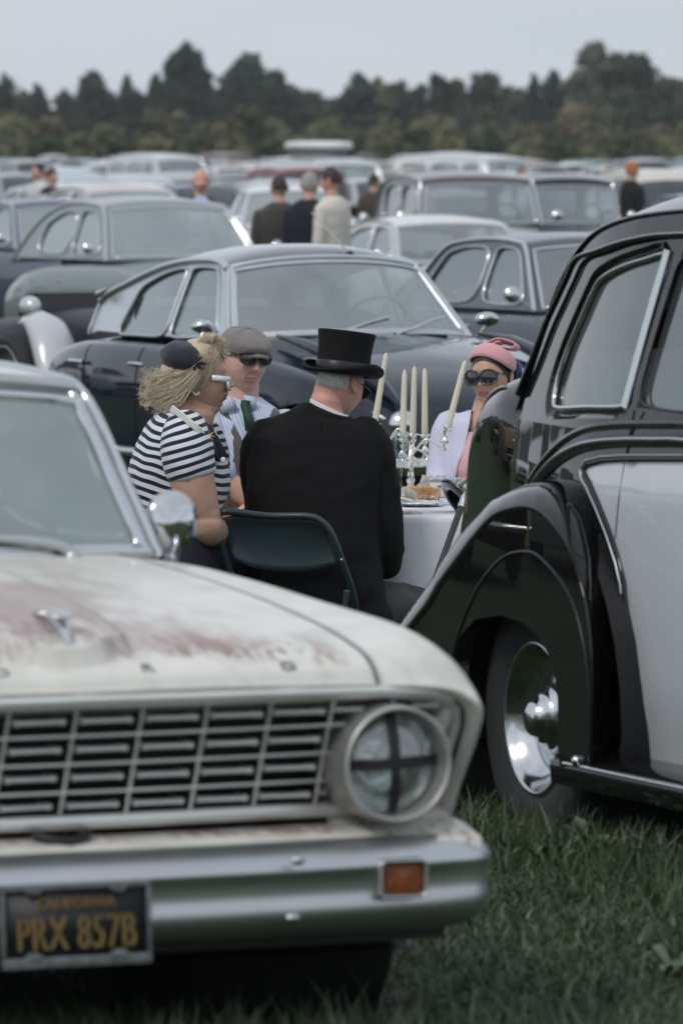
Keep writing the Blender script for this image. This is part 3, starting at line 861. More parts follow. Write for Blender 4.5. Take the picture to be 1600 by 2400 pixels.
hood = MB()
for fl in (False, True):
    hood.grid([[bulge(p) for p in r] for r in FS.patch(0, 5.78, 0, 2.95, 110, 46, flip=fl)])
    r0 = FS.patch(0, 5.78, 2.95, 2.95, 110, 1, flip=fl)
    hood.grid([[r[0], (r[0][0], r[0][1], r[0][2] - .03)] for r in r0])        # turned-down edge
hood.grid([[p, (p[0] - .01, p[1], p[2] - .02)] for p in [q for q in FS.patch(0, .001, 0, 2.95, 1, 20, flip=True)[0]][::-1] + [q for q in FS.patch(0, .001, 0, 2.95, 1, 20)[0]][1:]])
hood_o = hood.build('bonnet', WP, fal, merge=.0004)
for fl in (False, True):
    fe = MB().grid(FS.patch(0, 5.9, 3.05, 8, 100, 34, flip=fl))
    r0 = FS.patch(0, 5.9, 3.05, 3.05, 100, 1, flip=fl)
    fe.grid([[r[0], (r[0][0], r[0][1], r[0][2] - .03)] for r in r0])
    arches(fe, [-.80], .36, .33)
    # folded lip at the front of the wing
    fr = FS.patch(0, .001, 3.05, 8, 1, 40, flip=fl)[0]
    fe.grid([[p, (p[0] + .004, p[1] * .988, p[2] - .006), (p[0] - .035, p[1] * .975, p[2] - .012)] for p in fr])
    fe.build('front_wing', WP, fal, merge=.0004)
rest = MB()
for fl in (False, True):
    rest.grid(FS.patch(5.9, 10, 3.05, 8, 60, 34, flip=fl)); rest.grid(FS.patch(5.84, 10, 0, 3.05, 60, 12, flip=fl))
arches(rest, [-3.58], .36, .33)
rest.build('rear_body', WP, fal, merge=.0004)
under = MB()
for fl in (False, True): under.grid([[(p[0] - .02, p[1], p[2] - .03) for p in r] for r in FS.patch(.1, 9.5, 0, 5, 40, 14, flip=fl)])
under.build('inner_panel', BLACK, fal)
for sd in (1, -1):
    for ax in (-.80, -3.58):
        M = Matrix.Translation((ax, 0, .33)) @ Matrix.Rotation(-pi / 2 * sd, 4, 'X')
        MB().lathe([(.37, .88), (.37, .45), (.01, .45)], 24, M).build('wheel_well', BLACK, fal)
        wheel(fal, (ax, sd * .765, .325), .335, .19, sd, .19)
MB().grid([[(-.12, y, z) for y in np.linspace(-.84, .84, 10)] for z in (.28, .5)]).grid([[(x, y, .26) for y in (-.8, .8)] for x in (-.12, -1.2)]).build('underside', BLACK, fal)

# --- grille
def gp(y, z, d=0.):
    bow = .085 * (abs(y) / .9) ** 2
    f = (z - .55) / .24
    return Vector((-.125 - bow + .102 * f + d, y, z))
outl = [(-.80, .553), (-.848, .63), (-.868, .72), (-.855, .757), (-.80, .781), (-.68, .790), (-.4, .795), (0, .797), (.4, .795), (.68, .790), (.80, .781), (.855, .757), (.868, .72), (.848, .63), (.80, .553), (.4, .549), (0, .548), (-.4, .549)]
MB().panel([(y * .99, z) for y, z in outl], [], lambda y, z: gp(y, z, -.075), .1).build('grille_backing', mat('grille_black', (.004, .005, .005), .7), fal)  # near-black panel set back behind the bars
loop = smooth_path(outl, 120, True)
ARG = mat('brushed_aluminium', (.72, .73, .71), .34, .45, vary=.08, bump=.04, bscale=25)
gf = MB().tube([gp(y, z, .004) for y, z in loop], .011, 8, closed=True, flat=1.4)
gf.grid([[gp(y, z + .012, -.02), gp(y, z + .012, .018), gp(y, z + .004, .026), gp(y, z - .010, .024), gp(y, z - .016, .0), gp(y, z - .03, -.05)] for y, z in [(lerp(-.845, .845, k / 60), interp([(-.845, .762), (-.8, .780), (-.68, .789), (-.4, .793), (0, .795), (.4, .793), (.68, .789), (.8, .780), (.845, .762)], lerp(-.845, .845, k / 60))) for k in range(61)]])
for sd in (1, -1):   # bright faces down the ends of the grille
    gf.grid([[gp(sd * y, z, d) for y, d in ((.868 - (.76 - z) * .3, .01), (.850 - (.76 - z) * .3, .012), (.83 - (.76 - z) * .3, -.06))] for z in np.linspace(.555, .755, 10)])
gf.build('grille_frame', ARG, fal, recalc=False)
vy = [k * .1415 for k in range(-5, 6)]
for y in vy:
    if abs(y) > .72: continue
    pts = [gp(y, z, .004) for z in np.linspace(.552, .783, 8)]
    MB().tube(pts, .0042, 6, flat=.8).build('grille_upright', ARG, fal)
for f in (.25, .5, .75):
    z = lerp(.552, .783, f)
    MB().tube([gp(y, z, .006) for y in np.linspace(-.83, .83, 40)], .0035, 6).build('grille_bar', ARG, fal)
bar_me = None
for r in range(4):
    z = lerp(.552, .783, (r + .5) / 4)
    cells = [(vy[i] + vy[i + 1]) / 2 for i in range(len(vy) - 1)] + [.79, -.79]
    for y in cells:
        w = .053 if abs(y) < .75 else .028
        p = gp(y, z, .0)
        if bar_me is None:
            mb = MB()
            for sx_ in (-1, 1): mb.box((-.03, sx_ * .049, 0), (.06, .008, .012))
            mb.grid([[(-.010, t, -.0055), (.0, t, -.0045), (.003, t, 0), (0, t, .0045), (-.010, t, .0055)] for t in (-.053, -.045, .045, .053)])
            o = mb.build('grille_fin', ARG, fal); bar_me = o
        else:
            o = bar_me.copy(); COL.objects.link(o); o.parent = fal
        o.location = p; o.scale = (1, w / .053, 1)
        o.rotation_euler = (0, 0, -atan(.085 * 2 * y / .81) * -1 * -1)
# --- headlamps
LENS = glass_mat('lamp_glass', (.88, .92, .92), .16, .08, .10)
for sd in (1, -1):
    M = Matrix.Translation((-.072, sd * .690, .647)) @ Matrix.Rotation(pi / 2, 4, 'Y')
    bz = MB().lathe([(.116, -.10), (.119, -.05), (.119, .0), (.117, .045), (.116, .058), (.111, .060), (.108, .055), (.106, .030), (.104, .012), (.100, .004)], 48, M).build('headlamp_bezel', mat('cast_aluminium', (.50, .50, .48), .42, .75, vary=.12, vscale=14), fal)
    hl = MB().lathe([(.104, .006), (.097, .016), (.075, .028), (.04, .036), (.001, .039)], 40, M).build('headlamp', LENS, fal)
    MB().lathe([(.104, .004), (.09, -.02), (.06, -.05), (.02, -.062), (.015, -.03), (.001, -.028)], 32, M).build('reflector', mat('lamp_reflector', (.82, .85, .86), .2, 1, bump=.7, bscale=30), hl)
    tp = MB(); tape = mat('black_tape', (.015, .015, .016), .5)
    for a in (0, pi / 2):
        rows = []
        for k in range(13):
            r = lerp(-.104, .104, k / 12); h = .0425 - .026 * (abs(r) / .104) ** 2.2
            rows.append([M @ Matrix.Rotation(a + .03, 4, 'Z') @ Vector((r, q, h)) for q in (-.0115, .0115)])
        tp.grid(rows)
    tp.build('tape_cross', tape, hl)
# --- valance and latch
va = MB().grid([[Vector((-.17 - .07 * (abs(y) / .9) ** 2, y, .518)), Vector((-.12 - .07 * (abs(y) / .9) ** 2, y, .519)), Vector((-.06 - .06 * (abs(y) / .9) ** 2, y, .512)), Vector((.01 - .05 * (abs(y) / .9) ** 2, y, .490)), Vector((-.02 - .05 * (abs(y) / .9) ** 2, y, .36))] for y in np.linspace(-.885, .885, 50)])
va.build('valance', WP, fal)
for sd in (1, -1):
    MB().grid([[Vector((-.12 - .07 * (abs(y) / .9) ** 2, sd * y, .519)), gp(sd * y, .540, -.02), gp(sd * y, .565, -.035)] for y in np.linspace(.60, .885, 14)]).build('lamp_apron', WP, fal)
MB().tube([(-.10, -.06, .53), (-.07, -.04, .522), (-.06, .0, .516), (-.07, .03, .522), (-.1, .05, .53)], .014, 8, flat=.7).build('bonnet_latch', BLACK, fal)
# --- bumper
prof = [(-.03, .497), (.03, .501), (.060, .495), (.086, .483), (.105, .466), (.113, .452), (.110, .441), (.105, .426), (.1025, .410), (.1025, .396), (.105, .384), (.107, .372), (.106, .360), (.100, .344), (.088, .328), (.065, .314), (.03, .306), (-.03, .305)]
path = []
for k in range(41):
    y = lerp(-.815, .815, k / 40); path.append((Vector((-.012 - .075 * (abs(y) / .9) ** 2, y)), Vector((1, .12 * y / .9)).normalized(), 1.))
def endcap(sd):
    out = []
    c = path[-1][0]
    for k in range(1, 10):
        a = radians(90 * k / 9 - 0); out.append((Vector((c.x - .0 - .09 * sin(a) * 0 - .075 * (1 - cos(a)), sd * (.815 + .075 * sin(a)))), Vector((cos(a), sd * sin(a))), 1.))
    for k in range(1, 8):
        out.append((Vector((out[8][0].x - .055 * k, sd * (.890 - .002 * k))), Vector((0, sd)), 1 - .07 * k))
    return out
full = [q for q in endcap(-1)[::-1]] + path + endcap(1)
rows = []
pp = smooth_path(prof, 44)
for c, nn, k in full:
    ab = clamp((abs(c.y) - .75) / .135); rr = []
    for a, z in pp:
        zz = .40 + (z - .40) * (1 - .10 * ab * ab - (1 - k) * .25)
        q = c + nn * (a - .03) * (1 - .35 * ab)
        rr.append((q.x, q.y, zz))
    rows.append(rr)
MB().grid(rows).build('bumper', CHROME_DULL, fal)
for sd in (1, -1):
    for y, z, x in ((.43, .462, .093), (.43, .345, .066)):
        MB().ball((x - .02, sd * y, z + .012), (.010, .016, .010), 12, 8).build('bumper_bolt', CHROME_DULL, fal)
    # side lamp let into the bumper
    M = Matrix.Translation((.012, sd * .675, .424)) @ Matrix.Rotation(radians(-6) * sd, 4, 'Z')
    rr_ = lambda w, h, r, x: [M @ Vector((x, cx + r * cos(a), cz + r * sin(a))) for cx, cz, a0 in ((w - r, h - r, 0), (-w + r, h - r, pi / 2), (-w + r, -h + r, pi), (w - r, -h + r, 3 * pi / 2)) for a in [a0 + pi / 2 * k / 4 for k in range(5)]]
    sl = MB().grid([rr_(.052, .040, .014, -.02), rr_(.052, .040, .014, .034), rr_(.050, .038, .012, .040), rr_(.046, .034, .010, .040), rr_(.046, .034, .010, .020)], cv=True).build('side_lamp', CHROME_DULL, fal)
    q = rr_(.046, .034, .010, .024); q2 = rr_(.03, .02, .008, .030)
    MB().grid([q, q2, [M @ Vector((.031, 0, 0))] * 20], cv=True).build('amber_lens', mat('amber_lens', (.22, .055, .008), .3, coat=.2, vary=.35, vscale=40, bump=.6, bscale=150), sl)
# --- number plate
PM = Matrix.Translation((.072, -.043, .372)) @ Matrix.Diagonal((1, .97, .90, 1)) @ Matrix.Rotation(radians(-3), 4, 'Y')
pl = MB().box((0, 0, 0), (.004, .310, .150), PM).build('number_plate', mat('plate_black', (.012, .014, .016), .5, vary=.3, vscale=30), fal)
frm = MB()
for c, d in (((0.003, 0, .079), (.008, .325, .013)), ((0.003, 0, -.083), (.008, .325, .024)), ((0.003, .158, -.002), (.008, .010, .152)), ((0.003, -.158, -.002), (.008, .010, .152))): frm.box(c, d, PM)
for sy in (-1, 1):
    for sz, hh in ((1, .064), (-1, -.062)): frm.lathe([(.001, .006), (.02, .006), (.02, 0)], 14, PM @ Matrix.Translation((.002, sy * .092, hh + sz * .010)) @ Matrix.Rotation(pi / 2, 4, 'Y') @ Matrix.Diagonal((.6, 1, 1, 1)))
frm.build('plate_frame', mat('worn_frame', (.16, .17, .175), .5, .5, vary=.35, vscale=40), pl, bevel=.002)
for k in range(16): pass
TM = PM @ Matrix.Translation((.0035, 0, -.012)) @ Matrix.Rotation(pi / 2, 4, 'Z') @ Matrix.Rotation(pi / 2, 4, 'X')
GOLD = mat('plate_gold', (.235, .155, .05), .5, vary=.25, vscale=50)
def bold(txt, name, M, size, sx_, sp=1.):
    o = text_obj(txt, name, GOLD, pl, M, size, .0015, sx_, sp)
    return o
for dx in (-.0012, .0012):
    bold('PRX 857B', 'plate_number', TM @ Matrix.Translation((dx, -.012, 0)), .104, .56, 1.08)
    bold('CALIFORNIA', 'plate_state', TM @ Matrix.Translation((dx * .6, .054, 0)), .034, .80, 1.12)
# --- letters on the bonnet lip
LET = mat('letter_chrome', (.30, .31, .32), .3, .9)
for ch, y in (('F', -.465), ('O', -.155), ('R', .155), ('D', .465)):
    z0 = .8535 - .012 * (abs(y) / .6) ** 2; x0 = -.036 - .03 * (abs(y) / .6) ** 2
    M = Matrix.Translation((x0 + .002, y, z0 + .002)) @ Matrix.Rotation(pi / 2, 4, 'Z') @ Matrix.Rotation(radians(34), 4, 'X') @ Matrix.Rotation(radians(-5) * y / .46, 4, 'Z')
    text_obj(ch, 'bonnet_letter', LET, fal, M, .034, .002, 1.45)
# --- ornament
OX = -.105
om = MB().tube([(OX - .14, 0, .955), (OX - .06, 0, .958), (OX, 0, .945), (OX + .045, 0, .905)], [.006, .012, .014, .006], 10, flat=.8)
om.lathe([(.023, -.003), (.027, 0), (.023, .004), (.001, .005)], 24, Matrix.Translation((OX - .005, 0, .962)) @ Matrix.Rotation(radians(20), 4, 'Y'))
om.build('bonnet_ornament', CHROME, fal)
# --- cabin
gF, PF = greenhouse(fal, WP, [(-1.42, .985), (-1.475, 1.16), (-1.54, 1.335), (-1.72, 1.375), (-2.3, 1.395), (-2.9, 1.375), (-3.15, 1.325), (-3.4, 1.14), (-3.65, .985)],
    [(.15, .012), (.11, .02), (.06, .035), (.05, .035), (0, .03), (0, .03), (-.04, .03), (-.08, .02), (-.12, .01)],
    lambda x: .765, lambda x: .975, .33, [[(-1.66, 1.31), (-1.57, 1.14), (-1.52, 1.01), (-2.3, 1.01), (-2.32, 1.345), (-2.0, 1.345)], [(-2.40, 1.345), (-2.38, 1.01), (-3.2, 1.01), (-3.12, 1.27), (-2.95, 1.33)]],
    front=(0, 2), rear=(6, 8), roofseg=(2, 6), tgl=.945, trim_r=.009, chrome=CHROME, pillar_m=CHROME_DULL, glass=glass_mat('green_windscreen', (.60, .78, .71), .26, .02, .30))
for sd in (-1, 1):
    MB().tube([PF(lerp(0.02, 2.0, k / 12), sd * .955) for k in range(13)], .013, 8).build('windscreen_pillar', CHROME, fal)
MB().tube([PF(2.04, t, .010) for t in np.linspace(-.97, .97, 24)], .014, 8, flat=1.3).build('windscreen_header', CHROME_DULL, fal)
MB().tube([PF(.03, t, .004) for t in np.linspace(-.97, .97, 24)], .013, 8).build('windscreen_sill', CHROME, fal)
wq = [FA.pk(u, v, 'x', -1.30) for u, v in ((168, 1306), (158, 1290), (128, 1276), (60, 1266), (0, 1262), (-70, 1258))]
wp = MB().tube(smooth_path([tuple(q) for q in wq], 30), [lerp(.016, .008, k / 29) for k in range(30)], 8)
wp.ball(wq[0], .020, 12, 8)
wp.build('wiper', CHROME_DULL, fal)
steering(fal, FA.pk(-72, 1338, 'x', -1.82), .205, 62, mat('tan_wheel_rim', (.50, .38, .22), .4))
MB().grid([[(x, y, z) for y in np.linspace(-.68, .68, 12)] for x, z in ((-1.45, .96), (-1.62, .985), (-1.72, .96), (-1.74, .75))]).build('dashboard', mat('dash_green', (.06, .10, .09), .5), fal)
seats(fal, [-2.45, -3.15], 1.0, .66, mat('pale_green_seat', (.30, .36, .32), .6), 1.02)
MB().grid([[(x, y, .45) for y in (-.8, .8)] for x in (-1.4, -3.6)]).build('cabin_floor', DARK, fal)
# --- door mirror
mp_ = FA.pk(404, 1222, 'y', .845)
mm = MB().lathe([(.001, .024), (.034, .020), (.062, .008), (.069, -.004), (.067, -.010), (.001, -.010)], 32, Matrix.Translation(mp_) @ Matrix.Rotation(radians(86), 4, 'Y') @ Matrix.Rotation(radians(-8), 4, 'X'))
mm.build('door_mirror', CHROME, fal)
q = FA.pk(402, 1306, 'y', .84)
MB().tube([mp_ + Vector((.012, 0, -.01)), mp_ + Vector((.03, 0, -.045)), q + Vector((0, 0, -.01))], [.007, .007, .014], 8).ball(q, (.02, .014, .012), 12, 8).build('mirror_stem', CHROME, fal)
# ============================================================ black and silver limousine on the right
RF = Frame(1.254, 18.59, 0, 21.5)
rol = thing('limousine', 'glossy black vintage limousine with pale silver doors filling the right side', 'car', RF.M)
SCH = mat('show_chrome', (.60, .61, .62), .13, 1)
RB = mat('black_lacquer', (.0075, .0075, .0085), .045, coat=1.0, spec=.0, bump=.01, bscale=4, croughness=.012)
RS = mat('silver_grey_lacquer', (.56, .60, .63), .16, .0, spec=.1, coat=1., vary=.03, vscale=3, croughness=.02)
def rp(u, v, y): q = RF.pk(u, v, 'y', y); return (q.x, q.z)
# upper body: belt line at 1.15, roof edge runs down to the tail in one curve
RBW = lambda x: .72 - .14 * clamp((.25 - x) / .9) ** 1.5
ZB = lambda x: 1.12 - .02 * clamp(-x)
redge = [(2.35, 1.14), (2.22, 1.36), (2.05, 1.61), (1.7, 1.69), (1.1, 1.72), (.5, 1.71), (.1, 1.68), (-.16, 1.63), (-.33, 1.54), (-.44, 1.42), (-.53, 1.28), (-.61, 1.12)]
rcrown = [(.05, .01), (.04, .02), (.03, .05), (0, .09), (0, .105), (-.02, .11), (-.06, .11), (-.12, .10), (-.20, .085), (-.26, .07), (-.30, .05), (-.34, .02)]
win = [rp(u, v, -.655) for u, v in ((1285, 945), (1281, 898), (1295, 825), (1321, 748), (1343, 683), (1358, 655), (1402, 630), (1459, 610), (1528, 596), (1524, 690), (1515, 800), (1505, 900), (1499, 949), (1400, 953), (1310, 956))]
win = [(x, z) for x, z in win]
win2 = [rp(u, v, -.655) for u, v in ((1564, 588), (1553, 700), (1541, 830), (1532, 955))]
xx = win2[-1][0]
win2 = win2 + [(xx + .62, win2[-1][1] + .0), (xx + .66, win2[0][1] + .01)]
win3 = [(xx + .74, 1.19), (xx + 1.12, 1.20), (xx + 1.02, 1.56), (xx + .78, 1.60)]
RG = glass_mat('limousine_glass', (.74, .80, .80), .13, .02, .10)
g_, P_ = greenhouse(rol, RB, redge, rcrown, RBW, ZB, .20, [win2, win3], front=(0, 2), rear=(9.2, 10.8), roofseg=(2, 11), chrome=RB, trim_r=.004, glass=RG, pw=2.2,
    base=[(-.61, 1.12), (-.2, 1.12), (.6, 1.12), (2.35, 1.14)], step=.045)
# the quarter window is let into the side with a recess and a bright frame
for o in [c for c in rol.children if c.name.startswith('side_panel')]: bpy.data.objects.remove(o)
up = [tuple(cr(redge, 11 * k / 90)) for k in range(91)]
wsm = smooth_path(win, 44, True)
def off2(poly, d):
    out = []; n = len(poly)
    for i in range(n):
        a, b = Vector(poly[i - 1]), Vector(poly[(i + 1) % n]); t = (b - a).normalized(); nn = Vector((t.y, -t.x)); out.append((poly[i][0] + nn.x * d, poly[i][1] + nn.y * d))
    return out
area = sum(wsm[i - 1][0] * wsm[i][1] - wsm[i][0] * wsm[i - 1][1] for i in range(len(wsm)))
sg = 1 if area > 0 else -1
hole = off2(wsm, .030 * sg)
for sd in (-1, 1):
    MB().panel(up + [(-.2, 1.12), (.6, 1.12)], [hole, off2(win2, 0), win3], lambda x, z: (x, sd * g_(x, z), z), .045).build('side_panel', RB, rol)
    MB().grid([[(p[0], sd * (g_(*p) + .001), p[1]) for p in hole], [(q[0], sd * (g_(*q) - .012), q[1]) for q in off2(wsm, .018 * sg)], [(q[0], sd * (g_(*q) - .022), q[1]) for q in off2(wsm, .008 * sg)]], cv=True).build('window_reveal', RB, rol)
    go = MB().panel(off2(wsm, .004 * sg), [], lambda x, z: (x, sd * (g_(x, z) - .026), z), .1).build('side_window', RG, rol)
    MB().tube([(p[0], sd * (g_(*p) - .016), p[1]) for p in wsm], .008, 8, closed=True, up=(0, 1, 0)).build('chrome_frame', CHROME, go)
    # broad bright door-window post and the black one beside it
    a = win[8]; b = win[12]
    MB().tube([(a[0] + .012, sd * (g_(a[0], a[1]) + .002), a[1] + .012), (lerp(a[0], b[0], .5) + .014, sd * (g_(b[0], 1.4) + .004), lerp(a[1], b[1], .5)), (b[0] + .016, sd * (g_(*b) + .002), b[1] - .005)], .021, 8, flat=.35, up=(0, 1, 0)).build('window_post', mat('satin_alloy', (.62, .65, .66), .25, 1), rol)
    gut = [rp(u, v, -.60) for u, v in ((1600, 548), (1497, 561), (1402, 588), (1337, 607), (1314, 655), (1290, 712), (1268, 762), (1240, 845), (1206, 925))]
    gut = [(2.0, 1.63), (1.4, 1.665)] + [(x, z) for x, z in gut]
    gs = smooth_path(gut, 60)
    MB().tube([(x, sd * (g_(x, z) + .012), z) for x, z in gs], .007, 8, flat=1).build('rain_gutter', RB, rol)
    MB().tube([(x + .004, sd * (g_(x, z) + .022), z + .003) for x, z in gs], .003, 6).build('gutter_bead', CHROME_DULL, rol)
# --- lower body shell, black, with the silver flank set in it
def rw(x, z):                      # half width of the flank
    return RBW(x) + .016 * sstep(1.13, .95, z) - .03 * sstep(.5, .2, z)
silver = [rp(u, v, -.735) for u, v in ((1600, 1076), (1459, 1076), (1410, 1079), (1375, 1088), (1366, 1100), (1371, 1115), (1385, 1135), (1406, 1180), (1432, 1245), (1455, 1314), (1467, 1367), (1476, 1459), (1479, 1570), (1473, 1655), (1459, 1732), (1436, 1783), (1600, 1812))]
silver = [(2.6, silver[0][1] + .01)] + silver + [(2.6, silver[-1][1] + .02)]
silver = silver[::-1]
for sd in (-1, 1):
    outl = [(-.61, 1.125), (.6, 1.125), (2.35, 1.14), (3.3, 1.05), (3.3, .25), (-.4, .25), (-.60, .6)]
    MB().panel(outl, [silver], lambda x, z: (x, sd * rw(x, z), z), .05).build('body_side', RB, rol)
    MB().panel(silver, [], lambda x, z: (x, sd * (rw(x, z) + .002), z), .05).build('flank_panel', RS, rol)
    MB().tube([(x, sd * (rw(x, z) + .004), z) for x, z in silver], .009, 8, closed=True, up=(0, 1, 0)).build('flank_moulding', RB, rol)
    MB().tube([(x, sd * (rw(x, z) + .012), z) for x, z in off2(silver, -.010)], .0035, 6, closed=True, up=(0, 1, 0)).build('moulding_bead', CHROME_DULL, rol)
    # door shut line and handle
    dl = [rp(u, v, -.735) for u, v in ((1475, 962), (1466, 1010), (1459, 1078), (1452, 1170), (1444, 1262))]
    MB().tube([(x, sd * (rw(x, z) + .001), z) for x, z in dl], .0032, 6).build('door_gap', BLACK, rol)
    # swept waist moulding
    wm = [rp(u, v, -.735) for u, v in ((1600, 1036), (1530, 1034), (1459, 1034), (1400, 1038), (1344, 1050), (1287, 1076), (1240, 1112), (1200, 1152), (1160, 1200))]
    wm = [(2.3, 1.12), (1.4, 1.115)] + wm
    w1 = smooth_path(wm, 70)
    MB().tube([(x, sd * (rw(x, z) + .004), z) for x, z in w1], .017, 10, flat=.7, up=(0, 1, 0)).build('waist_moulding', RB, rol)
    MB().tube([(x, sd * (rw(x, z) + .016), z + .006) for x, z in w1], .0045, 6).build('moulding_bead', CHROME, rol)
    w2 = [(x, z + .045) for x, z in wm]
    MB().tube([(x, sd * (rw(x, z) + .000), z) for x, z in smooth_path(w2, 60)], .012, 8, flat=.8, up=(0, 1, 0)).build('waist_moulding', RB, rol)
# --- rounded tail
tail = []
for x, z, w in ((-.50, 1.20, .60), (-.72, 1.235, .60), (-.90, 1.215, .575), (-1.03, 1.165, .55), (-1.12, 1.09, .53), (-1.19, .98, .51), (-1.25, .87, .50), (-1.30, .77, .485), (-1.36, .66, .475), (-1.42, .48, .46)):
    tail.append([(x - .05, 0, z + .03), (x - .045, w * .45, z + .025), (x - .02, w * .8, z), (x + .015, w * .97, z - .06), (x + .025, w * 1.0, z - .18), (x + .035, w * .99, z - .46)])
TS = Surf(tail); tb = MB()
for fl in (False, True): tb.grid(TS.patch(0, 9, 0, 5, 60, 40, flip=fl))
tb.build('boot_lid', RB, rol, merge=.001)
for yy in (.42, -.42):      # shut line of the lid and its bright bead
    MB().tube([tuple(TS.p(k / 4, 2.6) * np.array((1, -1 if yy < 0 else 1, 1)) + np.array((0, -.003 if yy < 0 else .003, .003))) for k in range(5, 35)], .005, 6).build('boot_bead', CHROME_DULL, rol)
# --- bonnet and front wings carry on out of the picture
fb = []
for x, w, zt in ((2.3, .70, 1.14), (2.9, .55, 1.16), (3.4, .42, 1.13), (3.75, .33, 1.10)):
    fb.append([(x, 0, zt), (x, w * .5, zt - .02), (x, w * .85, zt - .10), (x, w, zt - .25), (x, w, zt - .5), (x, w, .4)])
for fl in (False, True): MB().grid(Surf(fb).patch(0, 3, 0, 5, 20, 20, flip=fl)).build('bonnet', RB, rol)
MB().box((3.78, 0, .78), (.06, .5, .66)).build('radiator', CHROME, rol, bevel=.02)
# --- rear wing: outer face, rounded shoulder, inner edge against the body
cre = [(-1.10, .22), (-1.02, .30), (-.93, .38), (-.80, .46)] + [rp(u, v, -.885) for u, v in ((1004, 1425), (1034, 1375), (1073, 1322), (1115, 1264), (1161, 1214), (1199, 1199), (1232, 1195), (1266, 1207), (1302, 1243), (1333, 1291), (1356, 1352), (1371, 1413), (1381, 1490), (1386, 1600), (1386, 1698), (1383, 1804))]
bas = [(-1.10, .30), (-1.02, .42), (-.92, .52), (-.79, .63), (-.68, .72), (-.60, .78), (-.50, .845)] + [rp(u, v, -.735) for u, v in ((1172, 1190), (1205, 1158), (1240, 1137), (1275, 1126), (1314, 1126), (1350, 1145), (1382, 1186), (1404, 1240), (1425, 1308), (1440, 1385), (1450, 1497), (1446, 1640))] + [(.40, .26)]
cre = smooth_path(cre, 90); bas = smooth_path(bas, 90)
for sd in (-1, 1):
    rows = []
    for (cx, cz), (bx, bz) in zip(cre, bas):
        def pt(f, y): return (lerp(cx, bx, f), sd * y, lerp(cz, bz, f))
        dy = [(0, .880), (.06, .887), (.20, .880), (.42, .856), (.65, .817), (.86, .770), (1.0, .725), (1.0, .60)]
        rr = []
        for f, y in dy:
            bul = .018 * sin(pi * min(1, f)); q = pt(f, y)
            rr.append((q[0] + (bul if cx > -.05 else 0), q[1], q[2] + bul))
        rows.append([tuple(cr(rr, 7 * k / 18)) for k in range(19)])
    MB().grid(rows).build('rear_wing', RB, rol)
    # outer face with the arched wheel opening
    opn = [(-.36, .225), (-.365, .36), (-.345, .46), (-.29, .545), (-.18, .60), (0, .622), (.15, .612), (.25, .585), (.32, .54), (.365, .48), (.385, .42), (.385, .30), (.40, .245), (.43, .225)]
    fc = [p for p in cre if p[1] > .222]
    face = fc + [(.585, .222), (.432, .222)] + opn[::-1][1:] + [(-.37, .222)]
    def fy(x, z):
        return sd * (.880 + .012 * (1 - clamp(hypot(x - .05, z - .35) / .62) ** 2))
    MB().panel(face, [], lambda x, z: (x, fy(x, z), z), .03).build('wheel_spat', RB, rol)
    MB().grid([[(x, fy(x, z), z) for x, z in opn], [(x * 1.0, fy(x, z) - sd * .012, z + .002) for x, z in opn], [(x * .98, sd * .84, z + .006) for x, z in opn]]).build('opening_lip', RB, rol)
    seam = [rp(u, v, -.89) for u, v in ((1040, 1640), (1069, 1497), (1115, 1383), (1153, 1329), (1184, 1302), (1218, 1293), (1249, 1298), (1283, 1329), (1318, 1375), (1341, 1425), (1358, 1490), (1370, 1560), (1376, 1640), (1378, 1720), (1376, 1800))]
    MB().tube([(x, fy(x, z) + sd * .001, z) for x, z in smooth_path(seam, 80)], .0042, 8, up=(0, 1, 0)).build('spat_seam', mat('seam_black', (.01, .01, .012), .3), rol)
    q = rp(1350, 1785, -.89)
    MB().ball((q[0], fy(*q) + sd * .004, q[1]), (.014, .014, .016), 14, 10).build('spat_fastener', CHROME, rol)
    # wheel
    c = (0, sd * .700, .342)
    M = Matrix.Translation(c) @ Matrix.Rotation(-pi / 2 * sd, 4, 'X')
    MB().lathe([(.19, -.09), (.24, -.092), (.33, -.09), (.362, -.07), (.372, -.03), (.372, .03), (.362, .07), (.335, .092), (.30, .100), (.262, .100), (.225, .092), (.200, .078)], 64, M).build('tyre', RUBBER, rol)
    MB().lathe([(.212, .076), (.210, .090), (.202, .094), (.195, .088), (.192, .072), (.180, .060), (.176, .050), (.170, .046), (.160, .030), (.150, .026), (.140, .030), (.125, .028), (.110, .034), (.08, .036)], 64, M).build('rim', SCH, rol)
    MB().lathe([(.098, .030), (.096, .044), (.088, .056), (.078, .060), (.074, .068), (.064, .080), (.053, .083), (.050, .098), (.040, .108), (.02, .114), (.001, .115)], 48, M).build('hubcap', SCH, rol)
    if sd < 0:
        MR = M @ Matrix.Translation((0, 0, .1135)) @ Matrix.Rotation(radians(-8), 4, 'Z') @ Matrix.Rotation(pi, 4, 'Y') @ Matrix.Rotation(0, 4, 'X')
        for dx, dy in ((-.007, .006), (.007, -.006)):
            text_obj('R', 'hub_monogram', BLACK, rol, M @ Matrix.Rotation(pi, 4, 'Z') @ Matrix.Translation((dx, dy, .1150)), .030, .0008, .8)
        MB().tube([M @ Vector((.178, .088, .045)), M @ Vector((.172, .080, .070)), M @ Vector((.165, .072, .085))], .005, 8).build('tyre_valve', RUBBER, rol)
    M2 = Matrix.Translation((0, 0, .35)) @ Matrix.Rotation(-pi / 2 * sd, 4, 'X')
    MB().lathe([(.60, .80), (.60, .45), (.01, .45)], 32, M2).build('wheel_well', BLACK, rol)
    wheel(rol, (2.95, sd * .76, .342), .37, .19, sd, .23)
    # running board: black with a bright edge
    rbp = [(.565, -.0), (.60, 0)]
    a = RF.pk(1388, 1795, 'y', -.86); b = RF.pk(1600, 1838, 'y', -.86)
    zr = a.z
